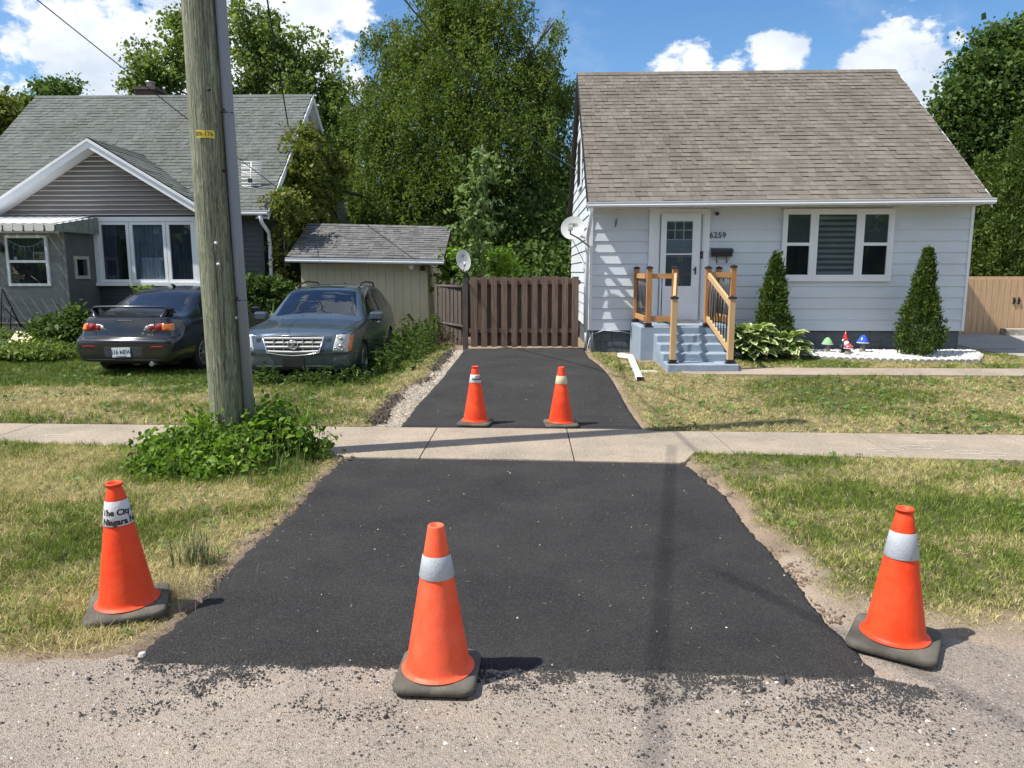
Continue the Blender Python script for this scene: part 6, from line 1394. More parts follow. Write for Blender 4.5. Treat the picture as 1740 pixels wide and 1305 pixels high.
    for a in np.linspace(-1,1,27):
        x=a*.70; dr=-.085*max(0,abs(a)-.86)/.14; ysw=.16+.10*a*a; z=1.155-.02*a*a+dr; prof=[(0,0),(.02,.018),(.09,.024),(.19,.010),(.20,-.002),(.10,-.010),(.02,-.014)]
        rows.append([(x,ysw+p,z+q) for p,q in prof])
    mb=MB(); mb.grid(rows,closed=True); b=len(mb.v); n7=7; mb.f.append(tuple(range(7))); mb.m.append(0); mb.sm.append(False); mb.f.append(tuple(range(b-7,b))[::-1]); mb.m.append(0); mb.sm.append(False)
    sp=mb.build('spoiler',paint('spoiler_black',(.014,.014,.016),.2,.25,.15),root,local=True)
    for s in (1,-1):
        mb=MB(); vs=[]
        for x,y,z,hw,hl in ((s*.57,.36,1.0,.035,.17),(s*.60,.36,1.06,.028,.13),(s*.655,.34,1.12,.03,.09)):
            vs+= [(x-hw,y-hl,z),(x+hw,y-hl,z),(x+hw,y+hl,z),(x-hw,y+hl,z)]
        mb.add(vs,[(i*4+k,i*4+(k+1)%4,(i+1)*4+(k+1)%4,(i+1)*4+k) for i in range(2) for k in range(4)],0,True); mb.build('spoiler_foot',sp.data.materials[0],sp,local=True)
    mb=MB(); mb.tube([(.0,1.75,1.455),(.0,1.70,1.485),(0,1.62,1.495)],[.03,.02,.004],8); mb.build('roof_antenna',M['trim'],root,local=True)
    mb=MB(); mb.tube([(.47,-.02,.235),(.47,.3,.24)],.035,14); mb.build('tailpipe',M['rim'],root,local=True)
    mb=MB(); mb.box(-.66,.66,.5,4.1,.17,.30); mb.build('underbody',M['trim'],root,local=True)
sedan()
# ---------------------------------------------------------------- SUV (front towards the street); local y from nose 0 to tail
def suv():
    c=Q(500,590,11.4); root=thing('parked_suv','blue-grey SUV with chrome grille parked nose-first to the street among weeds','car',(c.x-.0,11.35,-.10),R(2.0)); root.scale=(1,1,.93)
    st=[]
    st.append(ring(.00,.62,.34,.66,.86,.885,.50,wb=.58,zm=.875,zl=.52,crown=.01,dy=(0,0,0,0,0,.05,.06,.07,.07,.07)))
    st.append(ring(.05,.76,.30,.66,.88,.92,.56,wb=.71,zm=.905,zl=.52,crown=.014,dy=(0,0,0,0,0,.04,.05,.06,.06,.06)))
    st.append(ring(.20,.87,.26,.68,.91,.965,.66,wb=.825,zm=.945,zl=.52,crown=.02,dy=(0,0,0,0,0,.02,.02,.03,.03,.03)))
    st.append(ring(.60,.915,.25,.74,.95,1.015,.70,wb=.86,zm=.99,zl=.54,crown=.03))
    st.append(ring(1.15,.92,.25,.78,.98,1.065,.73,wb=.865,zm=1.03,zl=.55,crown=.03))
    st.append(ring(1.42,.92,.25,.79,1.00,1.10,.75,wb=.865,zm=1.055,zl=.55,crown=.03))
    st.append(ring(1.85,.92,.25,.80,1.03,1.38,.68,wb=.865,zm=1.20,zl=.55,crown=.035))
    st.append(ring(2.25,.92,.25,.80,1.04,1.585,.625,wb=.865,zm=1.31,zl=.55,crown=.04))
    st.append(ring(3.05,.92,.25,.81,1.06,1.645,.62,wb=.87,zm=1.35,zl=.55,crown=.045))
    st.append(ring(3.95,.92,.25,.82,1.09,1.635,.62,wb=.865,zm=1.36,zl=.55,crown=.04))
    st.append(ring(4.45,.91,.28,.84,1.12,1.56,.60,wb=.85,zm=1.34,zl=.57,crown=.03))
    st.append(ring(4.75,.88,.30,.84,1.13,1.36,.62,wb=.82,zm=1.25,zl=.57,crown=.03))
    st.append(ring(4.90,.78,.34,.80,1.0,1.12,.62,wb=.73,zm=1.06,zl=.57,crown=.02))
    sh=CarShell(st); V,Fq=sh.mesh(5,4)
    pt=paint('blue_grey_car_paint',(.085,.120,.155),.55,.22,.14,(.20,.20,.19))
    body,bv=shell_obj('body',V,Fq,pt,root,[(.95,.35,.40,.62,1.2),(.95,.35,.40,-1.2,-.62),(3.90,.35,.40,.62,1.2),(3.90,.35,.40,-1.2,-.62)])
    for y in (.95,3.90):
        for s in (1,-1): wheel(root,s*.80,y,.355,.235,s,7); wells(root,.90,y,.35,.40,s)
    for s in (1,-1):
        spatch('windscreen',sh,[(5.12,7.05),(5.12,9),(6.86,9),(6.92,7.12)],M['carglass'],root,.004,14,10,(s,))
        spatch('side_window',sh,[(5.75,5.3),(6.75,6.75),(7.72,6.85),(7.72,5.18)],M['tint'],root,.005,12,8,(s,)); spatch('side_window',sh,[(7.82,5.18),(7.82,6.85),(8.92,6.85),(8.85,5.18)],M['tint'],root,.005,12,8,(s,)); spatch('side_window',sh,[(9.0,5.2),(9.06,6.85),(10.0,6.7),(9.6,5.2)],M['tint'],root,.005,12,8,(s,))
        for t_ in (5.05,7.76,8.98): spatch('door_gap',sh,[(t_,1.9),(t_+.012,1.9),(t_+.012,5.05),(t_,5.05)],M['trim'],root,.0025,2,16,(s,),False)
        for t_ in (7.35,8.5): spatch('door_handle',sh,[(t_,4.45),(t_,4.62),(t_+.25,4.62),(t_+.25,4.45)],M['chrome'],root,.03,5,5,(s,))
        # roof rail
        q=[sh.S([t_],[7.25])[0,0] for t_ in (7.35,7.6,8.2,9.0,9.35)]; hh=[.0,.06,.075,.06,0]
        mb=MB(); mb.tube([(s*p[0],p[1],p[2]+h+.015) for p,h in zip(q,hh)],.017,8); mb.build('roof_rail',M['trim'],root,local=True)
        mb=MB(); mb.box(*( (.90,1.13) if s>0 else (-1.13,-.90)),1.62,1.78,1.02,1.19,b=.04); mi=mb.build('wing_mirror',pt,root,local=True)
        mb=MB(); mb.box(*( (.84,.93) if s>0 else (-.93,-.84)),1.66,1.76,1.03,1.09); mb.build('mirror_arm',pt,mi,local=True)
        # headlamps: tall blocks wrapped round the corner
        f=lambda q:[(s*x,z) for x,z in q]
        hl=rpatch('headlight',bv,f([(.60,.62),(.835,.60),(.845,.90),(.66,.905)]),1,M['lamp_clear'],root,.012,12,12)
        rpatch('turn_lens',bv,f([(.815,.61),(.875,.62),(.875,.86),(.83,.895)]),1,M['lamp_amber'],root,.016,10,6)
        for x,z,r_ in ((.735,.80,.052),(.735,.68,.055),(.66,.665,.03)):
            h=bv.ray_cast(Vector((s*x,-3,z)),Vector((0,1,0)))[0]; mb=MB(); mb.lathe([(r_,0),(r_*.95,-.010),(r_*.8,-.012),(r_*.55,-.004),(0,-.004)],(s*x,h.y-.012,z),20,'y'); mb.build('lamp_bowl',M['chrome'],hl,local=True)
        rpatch('headlight_seal',bv,f([(.59,.585),(.86,.57),(.86,.592),(.595,.608)]),1,M['trim'],root,.010,3,12)
        rpatch('fog_lamp',bv,f([(.60,.37),(.82,.37),(.84,.53),(.60,.53)]),1,pm('fog_recess',(.10,.11,.11),.3,.3,20),root,.006,6,8)
        x=.545; z=.80; h=bv.ray_cast(Vector((s*x,-3,z)),Vector((0,1,0)))[0]; mb=MB(); mb.box(s*x-.03,s*x+.03,h.y-.008,h.y+.01,z-.055,z+.045,b=.004); mb.build('bumper_pad',pt,root,local=True)
    # grille: dark opening, four bright bars, uprights and a round emblem
    gb_=lambda x,z: bv.ray_cast(Vector((x,-3,z)),Vector((0,1,0)))[0].y
    gr=rpatch('grille',bv,[(-.38,.61),(.38,.61),(.46,.875),(-.46,.875)],1,M['trim'],root,.004,8,20)
    fr=MB(); bt=[(x,gb_(x,z)-.02,z) for x,z in [(-.40,.60),(-.2,.565),(0,.55),(.2,.565),(.40,.60),(.475,.87)]]
    fr.tube([(-.475,gb_(-.475,.87)-.02,.87)]+bt,.014,8); fr.tube([(-.475,gb_(-.475,.87)-.02,.87),(0,gb_(0,.885)-.02,.885),(.475,gb_(.475,.87)-.02,.87)],.008,8); fr.build('grille_surround',M['chrome'],gr,local=True)
    sil=pm('silver_bars',(.46,.46,.45),.35,.06,6,metal=.35)
    for i,z in enumerate((.835,.765,.695,.63)):
        w=.455-.022*i; rows=[]
        for dz,dy in ((-.022,-.012),(-.012,-.028),(.012,-.028),(.022,-.008)):
            rows.append([(x,gb_(x,z)+dy,z+dz-(.018 if i==3 else 0)*math.cos(x*3.4)) for x in np.linspace(-w,w,21)])
        mb=MB(); mb.grid(rows); mb.build('grille_bar',sil,gr,local=True)
    for x in (-.30,-.15,.15,.30):
        mb=MB(); y=gb_(x,.73); mb.box(x-.006,x+.006,y-.024,y-.004,.62,.85); mb.build('grille_upright',sil,gr,local=True)
    y=gb_(0,.73)-.03; mb=MB(); mb.lathe([(.082,0),(.080,-.014),(.068,-.016),(.066,-.008)],(0,y,.735),32,'y'); em=mb.build('emblem',M['chrome'],gr,local=True)
    mb=MB(); mb.prism([(-.032,.765),(.032,.765),(.032,.735),(.018,.712),(0,.703),(-.018,.712),(-.032,.735)],'y',y-.016,y-.004); mb.build('emblem_crest',pm('crest_grey',(.20,.19,.18),.4,.3,60),em,local=True)
    rows=[[(x,gb_(x,.48)+dy,.555+dz) for x in np.linspace(-.80,.80,25)] for dz,dy in ((-.014,-.006),(0,-.016),(.014,-.004))]; mb=MB(); mb.grid(rows); mb.build('bumper_strip',M['chrome'],root,local=True) if False else None
    rpatch('bumper_gap',bv,[(-.84,.562),(.84,.562),(.84,.572),(-.84,.572)],1,M['trim'],root,.004,2,30,sink=False)
    rpatch('lower_strip',bv,[(-.58,.372),(.58,.372),(.58,.384),(-.58,.384)],1,M['chrome'],root,.008,2,24,sink=False)
    rpatch('lower_grille',bv,[(-.58,.29),(.58,.29),(.58,.365),(-.58,.365)],1,M['trim'],root,.006,3,20)
    y=gb_(0,.45); mb=MB(); mb.box(-.175,.175,y-.03,y+.0,.36,.52,b=.008); pb=mb.build('plate_holder',M['trim'],root,local=True)
    mb=MB(); y2=y; mb.box(-.50,-.44,gb_(-.47,.48)-.006,gb_(-.47,.48),.455,.485); mb.build('tow_cover',pt,root,local=True)
    # bonnet shut lines and wipers, steering wheel and seats behind the glass
    for s in (1,-1):
        spatch('bonnet_gap',sh,[(1.6,6.35),(1.6,6.42),(5.0,6.52),(5.0,6.45)],M['trim'],root,.003,20,2,(s,),False)
    for x in (-.42,.12):
        mb=MB(); p=[sh.S([5.12],[9-abs(x_)*1.9])[0,0] for x_ in (x,)]; y_=1.50; z_=1.135; mb.tube([(x,y_,z_),(x+.28,y_+.10,z_+.035),(x+.55,y_+.13,z_+.045)],.010,6); mb.build('wiper',M['trim'],root,local=True)
    mb=MB(); mb.grid([[(x,1.75,1.0),(x,2.2,1.03)] for x in (-.7,.7)]); mb.build('dashboard',pm('dash_grey',(.10,.10,.105),.7),root,local=True)
    mb=MB(); t=np.linspace(0,2*PI,28); mb.tube([(.36+.19*math.cos(a),2.18+.07*math.sin(a),1.12+.16*math.sin(a)) for a in t],.014,6,cap=False); mb.build('steering_wheel',M['trim'],root,local=True)
    for x in (-.36,.36):
        mb=MB(); mb.box(x-.24,x+.24,2.85,3.0,.7,1.25,b=.05); mb.box(x-.13,x+.13,2.9,2.98,1.27,1.43,b=.04); mb.build('seat',pm('seat_grey',(.14,.14,.145),.85,.1,6),root,local=True)
    p=sh.S([8.3],[8.6])[0,0]; mb=MB(); mb.tube([(.12,3.4,1.68),(.12,3.42,1.72),(.12,3.45,1.76)],[.02,.01,.004],6); mb.build('roof_antenna',M['trim'],root,local=True)
    spatch('sunroof',sh,[(7.05,8.0),(7.05,9),(7.9,9),(7.9,8.0)],M['tint'],root,.004,8,8,(1,)); spatch('sunroof',sh,[(7.05,8.0),(7.05,9),(7.9,9),(7.9,8.0)],M['tint'],root,.004,8,8,(-1,))
    mb=MB(); mb.box(-.70,.70,.4,4.6,.2,.34); mb.build('underbody',M['trim'],root,local=True)
suv()
# ================================================================ UTILITY POLE, WIRES
def polemat():
    m,nt,N,L,b=_nt('weathered_pole_wood'); tc=N.new('ShaderNodeTexCoord'); mp=N.new('ShaderNodeMapping'); mp.inputs['Scale'].default_value=(9,9,.8); L.new(tc.outputs['Object'],mp.inputs[0])
    w=_noise(N,L,mp.outputs[0],4,7,.6,1.2); col=_ramp(N,L,w.outputs[0],[(.25,(.08,.088,.055)),(.42,(.22,.235,.155)),(.50,(.10,.105,.07)),(.60,(.27,.28,.195)),(.8,(.15,.15,.11))])
    mp2=N.new('ShaderNodeMapping'); mp2.inputs['Scale'].default_value=(40,40,.5); L.new(tc.outputs['Object'],mp2.inputs[0]); w2=_noise(N,L,mp2.outputs[0],3,3,.6); r=_ramp(N,L,w2.outputs[0],[(.35,(.45,.45,.45)),(.55,(1.2,)*3)]); col=_mix(N,L,1.0,col,r,'MULTIPLY')
    L.new(col,b.inputs['Base Color']); b.inputs['Roughness'].default_value=.9; _bump(N,L,w2.outputs[0],.8,.01,b,_bump(N,L,w.outputs[0],.4,.01,b)); return m
p0=Q(397,765,PY); XB=-2.745
def poleax(z): return XB-.0-.012*z   # slight lean
pole=thing('utility_pole','weathered wooden utility pole with grey conduit and yellow tag beside the driveway','utility pole',(XB,PY,0))
mb=MB(); zz=np.linspace(-.2,9.6,28); mb.tube([(poleax(z)+.004*math.sin(z*2),PY,z) for z in zz],[.158-.0035*z for z in zz],28); mb.build('shaft',polemat(),pole)
CX=.205
mb=MB(); mb.tube([(poleax(z)+CX-.004*z,PY-.01,z) for z in (-.1,2,4,6,8)],.047,14); cd=mb.build('conduit',pm('grey_pvc',(.215,.235,.265),.5,.05,2,dirt=.2,dcol=(.13,.13,.13),stretch=(1,1,.3)),pole)
for z in (1.45,3.05,4.35): 
    mb=MB(); x=poleax(z)+CX-.004*z; mb.tube([(x-.065,PY-.04,z),(x,PY-.062,z),(x+.05,PY-.03,z)],.004,4); mb.tube([(x-.02,PY-.058,z+.02),(x-.02,PY-.066,z+.02)],.010,8); mb.build('clamp',M['trim'],cd)
def pole_pt(px,py,off=0):   # point on the front of the shaft seen at this pixel
    d=sky_dir(px,py); 
    for y in np.linspace(PY-.25,PY,200):
        t=y/d.y; X=d.x*t; Z=CH+d.z*t
        if (X-poleax(Z))**2+(y-PY)**2<=(.158-.0035*Z+off)**2: return X,y,Z
    return d.x*(PY-.1)/d.y,PY-.1,CH+d.z*(PY-.1)/d.y
X,y,Z=pole_pt(349,228)
rad=.158-.0035*Z+.009; cxp=poleax(Z); a0=math.atan2(y-PY,X-cxp)
def wrap(u,v,o=0): a=a0+u/rad; return (cxp+(rad+o)*math.cos(a),PY+(rad+o)*math.sin(a),Z+v)
mb=MB(); us=np.linspace(-.073,.073,12)
mb.grid([[wrap(u,v,.002) for u in us] for v in (-.032,.032)],smooth=False); tg=mb.build('pole_tag',pm('yellow_tag',(.75,.60,.05),.5,.06,10),pole)
mb=MB(); 
for v0,v1 in ((-.032,-.028),(.028,.032)): mb.grid([[wrap(u,v,.005) for u in us] for v in (v0,v1)])
mb.build('tag_rim',pm('tag_rim',(.60,.52,.16),.5),tg)
vs,fs=textmesh('09-176',.05,.0006,.0008,1.05); mb=MB(); mb.add([wrap(v.x*.95-.006,v.y*1.0,.004+v.z) for v in vs],fs); mb.build('tag_text',pm('tag_ink',(.13,.10,.02),.7),tg)
for px,py in ((367,413),(371,449),(355,152),(380,290),(401,540)):
    X,y,Z=pole_pt(px,py); mb=MB(); mb.lathe([(0,-.012),(.010,-.012),(.013,-.008),(.013,.01)],(X,y,Z),12,'y'); mb.build('nail_disc',M['alu'] if py>400 else M['trim'],pole)
def wire(label,A,B,r,sag,name='overhead_wire'):
    A,B=Vector(A),Vector(B); mb=MB(); n=24; mb.tube([A.lerp(B,t)-Vector((0,0,sag*4*t*(1-t))) for t in np.linspace(0,1,n)],r,5); o=mb.build(name,M['trim']); tag(o,label,'wire'); return o
wa=Q(82,0,10.5); wb=Q(470,318,17.3); d=(wa-wb); wire('thin black wire slanting down across the grey roof to the gutter corner with ivy',wb,wb+d*2.2,.008,.12)
hb=ivq(503,214); wire('cable dropping from the pole top down to the ivy on the grey house gable',(poleax(8.8),PY,8.8),Vector((ivx-.2,hb.y,hb.z)),.016,-.05)
w1=Q(688,0,12.0); w2=Q(745,70,14.2); w3=Q(984,292,18.5); mb=MB(); d=w1-w2
mb.tube([w1+d*3+Vector((0,0,1.2)),w1+d*1.2+Vector((0,0,.2)),w1,w2,w2.lerp(w3,.35)-Vector((0,0,.22)),w2.lerp(w3,.7)-Vector((0,0,.2)),w3],.014,5); tag(mb.build('service_drop',M['trim']),'service cable running from the upper left past the big tree to the white house gable','wire')
# street cables above the camera: only their shadows cross the driveway
def shadow_src(p,h): return Vector((p[0]-sd.x/-sd.z*h,p[1]-sd.y/-sd.z*h,h))
a_=shadow_src((1.42,7.15),9.0); b_=shadow_src((.40,2.2),9.1); dd=(b_-a_); wire('thick telephone cable crossing overhead from the pole towards the street',a_-dd*.0,b_+dd*3,.015,0,'telephone_cable')
a_=shadow_src((1.60,3.15),8.2); b_=shadow_src((2.02,2.4),8.3); dd=b_-a_; wire('second overhead cable crossing the street right of the driveway',a_-dd*1.2,b_+dd*8,.014,0,'telephone_cable')
wire('upper street cable running along the sidewalk from the pole',(poleax(8.2),PY,8.2),(25,PY-.2,8.6),.010,.5,'street_cable'); wire('lower street cable running left along the sidewalk from the pole',(poleax(7.6),PY,7.6),(-25,PY+.3,8.0),.010,.5,'street_cable')
# ================================================================ TRAFFIC CONES
def conemat(name,c,fade,scuff):
    m,nt,N,L,b=_nt(name); tc=N.new('ShaderNodeTexCoord'); oi=N.new('ShaderNodeObjectInfo'); ad=N.new('ShaderNodeVectorMath'); ad.operation='ADD'; L.new(tc.outputs['Object'],ad.inputs[0]); mu=N.new('ShaderNodeMath'); mu.operation='MULTIPLY'; mu.inputs[1].default_value=9; L.new(oi.outputs['Random'],mu.inputs[0]); L.new(mu.outputs[0],ad.inputs[1]); v=ad.outputs[0]
    n1=_noise(N,L,v,5,6,.65); col=_ramp(N,L,n1.outputs[0],[(.35,c),(.75,fade)])
    mp=N.new('ShaderNodeMapping'); mp.inputs['Scale'].default_value=(1,1,.35); L.new(v,mp.inputs[0]); n2=_noise(N,L,mp.outputs[0],34,8,.75,.8); f=N.new('ShaderNodeMapRange'); L.new(n2.outputs[0],f.inputs[0]); f.inputs[1].default_value=.60; f.inputs[2].default_value=.74; f.inputs[4].default_value=.75; col=_mix(N,L,f.outputs[0],col,scuff)
    n3=_noise(N,L,v,9,7,.7); g=N.new('ShaderNodeMapRange'); L.new(n3.outputs[0],g.inputs[0]); g.inputs[1].default_value=.56; g.inputs[2].default_value=.78; g.inputs[4].default_value=.5; col=_mix(N,L,g.outputs[0],col,tuple(x*.55 for x in c))
    L.new(col,b.inputs['Base Color']); L.new(_ramp(N,L,n1.outputs[0],[(.3,(.38,)*3),(.7,(.62,)*3)]),b.inputs['Roughness']); b.inputs['Specular IOR Level'].default_value=.35; _bump(N,L,n3.outputs[0],.35,.012,b); return m
M['orange']=conemat('cone_orange',(.80,.050,.009),(.86,.090,.025),(.22,.035,.02))
M['orange2']=conemat('cone_orange_pale',(.86,.080,.026),(.90,.15,.07),(.35,.09,.06))
M['collar']=pm('reflective_collar',(.42,.45,.50),.4,.10,9,.3,140,dirt=.5,dcol=(.27,.27,.28))
M['collar_y']=pm('yellowed_collar',(.60,.54,.36),.45,.07,9)
M['collar_w']=pm('white_collar',(.60,.60,.62),.5,.09,9,.4,60,dirt=.45,dcol=(.36,.35,.33))
M['rubber']=pm('cone_base_rubber',(.085,.078,.062),.85,.16,6,.5,50,dirt=.85,dcol=(.20,.175,.14))
def cone(label,px,py,rz,h=.66,band=(.62,.80),style='neck',orange='orange',collar='collar',bw=.185,text=None,lean=(0,0),br=.138,tall=1.0,zoff=0.0):
    x,y,_=G(px,py); z=float(terr(x,y))+.006+zoff if y>2.99 or True else 0; t=thing('traffic_cone',label,'traffic cone',(x,y,z),rz,'orange traffic cones around the new driveway')
    t.rotation_euler=(lean[0],lean[1],rz)
    # base
    mb=MB(); n=9; c=.05; 
    def outline(s,zz):
        o=[]
        for qx_,qy_,a in ((1,1,0),(-1,1,PI/2),(-1,-1,PI),(1,-1,1.5*PI)):
            for k in range(5):
                th=a+k*PI/8; o.append((qx_*(s-c)+c*math.cos(th),qy_*(s-c)+c*math.sin(th),zz))
        return o
    ci=lambda r_,zz:[(r_*math.cos(2*PI*(k+.5)/20),r_*math.sin(2*PI*(k+.5)/20),zz) for k in range(20)]
    rows=[outline(bw-.006,.0),outline(bw,.008),outline(bw,.026),outline(bw-.010,.036),ci(br+.022,.040),ci(br+.012,.044)]
    # align circle rows with outline by angle
    def byang(r_,zz): return [(r_*math.cos(math.atan2(p[1],p[0])),r_*math.sin(math.atan2(p[1],p[0])),zz) for p in rows[0]]
    rows[4]=byang(br+.022,.040); rows[5]=byang(br+.008,.043)
    mb.grid(rows,closed=True); mb.add(rows[0],[tuple(range(20))[::-1]]); mb.build('base',M['rubber'],t,local=True)
    r0,r1=br,.036
    def rad(q): return r0+(r1-r0)*q
    prof=[(br+.016,.0445),(br+.012,.048),(br+.002,.051),(br-.003,.062)]
    for q in np.linspace(.03,.90 if style=='neck' else .985,30):
        rr=rad(q)-.003
        for rg in (.40,.56):
            if abs(q-rg)<.012: rr+=.0012
        prof.append((rr,.055+(h-.055)*q))
    if style=='neck':
        e=rad(.90)-.003; zt=h*.915+.02
        prof+=[(e-.006,zt+.004),(e-.013,zt+.018),(e-.008,zt+.026),(e-.004,h-.014),(e-.004,h-.004),(e-.007,h),(e-.013,h-.002),(e-.014,h-.03),(.004,h-.05)]
    else:
        e=r1-.003; prof+=[(e+.001,h-.004),(e-.002,h),(e-.010,h-.001),(e-.012,h-.02),(.004,h-.03)]
    mb=MB(); mb.lathe(prof,(0,0,0),48); cb=mb.build('cone_body',M[orange],t,local=True)
    z0=.055+(h-.055)*band[0]; z1=.055+(h-.055)*band[1]; rs=[(rad(band[0])+.0005,z0),(rad(band[0])+.0018,z0+.002),(rad(band[1])+.0018,z1-.002),(rad(band[1])+.0005,z1)]
    mb=MB(); mb.lathe(rs,(0,0,0),48); col=mb.build('reflective_collar',M[collar],t,local=True)
    if text:
        for body,size,v0,ang,sx in text:
            vs,fs=textmesh(body,size,.0003,.0018 if size>.02 else .0006,1.0); mb=MB(); q0=(v0-.055)/(h-.055); rr=rad(q0)+.0022
            pts=[]
            for v in vs:
                zz=v0+v.y; q=(zz-.055)/(h-.055); r2=rad(q)+.0024+v.z; a=ang+v.x*sx/rr; pts.append((r2*math.cos(a),r2*math.sin(a),zz))
            mb.add(pts,fs); mb.build('lettering',M['trim'],col,local=True)
    return t
cone('lettered orange cone tilted in the dry grass left of the driveway mouth',219,1038,R(22),.66,(.66,.86),'neck','orange','collar_w',text=[('The City of',.040,.521,R(-90-22+44),1.0),('Niagara Falls',.040,.476,R(-90-22+48),1.0)],lean=(R(1),R(-1.5)),br=.134,zoff=.012)
cone('pale orange cone with silver band at the middle of the near asphalt edge',745,1149,R(-2),.665,(.645,.80),'plain','orange2','collar',bw=.170)
cone('bright orange cone with wide silver band on sand right of the driveway mouth',1519,1093,R(-33),.645,(.62,.82),'neck','orange','collar',br=.132)
cone('far orange cone with white lettered band at the left of the upper driveway',808,721,R(-8),.655,(.70,.85),'neck','orange','collar_w',text=[('NIAGARA',.034,.515,R(-90+8+38),1.0),('CITY OF',.02,.54,R(-90+8+38),1.0)])
cone('far darker orange cone with yellowed band at the right of the upper driveway',953,723,R(4),.655,(.69,.84),'plain','orange','collar_y')
# ================================================================ DISHES, ANTENNA
def dish(name,label,c,nrm,rw,rh,depth,mat,back_to):
    t=thing(name,label,'satellite dish',tuple(c)); nrm=Vector(nrm).normalized(); up=Vector((0,0,1)); s=up.cross(nrm).normalized(); u=nrm.cross(s).normalized(); mb=MB(); rows=[]
    for q in np.linspace(0,1,9): rows.append([c+s*rw*q*math.cos(a)+u*rh*q*math.sin(a)-nrm*depth*(1-q*q) for a in np.linspace(0,2*PI,41)[:-1]])
    mb.grid(rows,closed=True); rows2=[[p-nrm*.012 for p in r_] for r_ in rows]; mb.grid([rows[-1],rows2[-1]],closed=True); mb.grid(rows2[::-1],closed=True); mb.build('reflector',mat,t)
    return t,s,u,nrm
dg=pm('dish_grey',(.50,.51,.49),.5,.06,4,dirt=.2,dcol=(.35,.34,.3))
c=Q(973,387,13.55); dn=Vector((-.25,-1,.30)); t,s,u,n_=dish('satellite_dish','round grey satellite dish lettered Bell on the corner of the white house',c,dn,.215,.215,.035,dg,None)
vs,fs=textmesh('Bell',.125,.0008,.0006,1.0); mb=MB(); mb.add([c+s*v.x+u*(v.y+.075)+n_*(-.026+.0+v.z) for v in vs],fs)
mb.build('lettering',pm('dish_ink',(.06,.06,.065),.6),t)
lnb=c+n_*.20-u*.085+s*.0; mb=MB()
e=c-u*.17; mb.tube([c-u*.30-s*-.30+n_*-.18,c-u*.20+s*.12+n_*.02,lnb-u*.10+s*.01,lnb-u*.02],.017,8); mb.build('feed_arm',pm('arm_grey',(.25,.25,.26),.5),t)
mb=MB(); mb.box(-.042,.042,-.05,.05,-.035,.035,b=.01,M=Matrix.Translation(lnb)); mb.box(-.05,.05,-.03,.05,.035,.06,b=.008,M=Matrix.Translation(lnb)); mb.build('receiver',dg,t)
mb=MB(); wp=Vector((HX0-.03,14.15,c.z-.28)); mb.tube([c-n_*.05,c-n_*.14-u*.05,wp+Vector((0,-.02,.1)),wp],.022,8); mb.build('mount_arm',dg,t); mb=MB(); mb.tube([c-u*.2-n_*.05,Vector((HX0-.05,14.2,c.z-.7)),Vector((HX0-.05,14.2,1.0))],.006,5); mb.build('cable',M['trim'],t)
c=Q(788,442,16.2); dn=Vector((.55,-1,.35)); t,s,u,n_=dish('satellite_dish','small oval grey satellite dish standing behind the fence beside the brown gate',c,dn,.165,.24,.03,dg,None)
mb=MB(); lc=c+u*.10-s*.0-n_*.015
vs,fs=textmesh('D',.07,.0008,.002,1.0); mb.add([lc+s*v.x+u*v.y+n_*(v.z+.002) for v in vs],fs); mb.tube([lc+s*.05+u*(.028*math.cos(a))+s*(.022*math.sin(a))+n_*.003 for a in np.linspace(0,PI,9)],.004,4); mb.build('logo',pm('logo_ink',(.12,.12,.14),.6),t)
mb=MB(); mb.tube([c-n_*.03-u*.05,c-n_*.10-u*.15,Vector((c.x+.10,c.y+.1,c.z-.35)),Vector((c.x+.10,c.y+.1,.3))],.024,8); mb.build('mast',M['trim'],t)
mb=MB(); mb.tube([c-u*.26,c-u*.28-s*.1+n_*.12,c-u*.22-s*.14+n_*.30],.014,6); mb.tube([c-u*.22-s*.14+n_*.30,c-u*.15-s*.12+n_*.30],.028,8); mb.build('feed_arm',dg,t)
# roof antenna: two stacked bays of rods and a mast
ay=17.9; an=thing('roof_antenna','white bow-tie television antenna of thin rods standing over the grey roof eave','antenna',tuple(Q(427,340,ay)))
mw=M['white_plastic']
A=Q(427,274,ay);B_=Q(426,340,ay); mb=MB(); mb.tube([A,B_],.013,6); mb.tube([B_,B_+Vector((0,.1,-.35))],.013,6); mb.build('mast',mw,an)
for y0_,y1_,n in ((276,303,8),(311,338,8)):
    for k in range(n):
        py=y0_+(y1_-y0_)*k/(n-1); mb=MB(); mb.tube([Q(410,py+(1 if k%3 else -1),ay),Q(444,py,ay)],.010,5); mb.build('rod',mw,an)
    for k in (2,5):
        py=y0_+(y1_-y0_)*k/(n-1); mb=MB(); mb.tube([Q(411,py-3,ay-.1),Q(426,py,ay-.12),Q(441,py+3,ay-.1)],.006,4); mb.build('whisker',mw,an)
mb=MB(); c=Q(426,307,ay-.06); mb.box(c.x-.06,c.x+.03,c.y-.03,c.y+.03,c.z-.04,c.z+.05); mb.build('balun_box',M['trim'],an)
mb=MB(); c=Q(427,341,ay); mb.tube([c,c+Vector((.15,-.05,-.12)),c+Vector((.30,-.1,-.05)),c+Vector((.45,0,.05))],.018,5); mb.build('bracket',M['trim'],an)
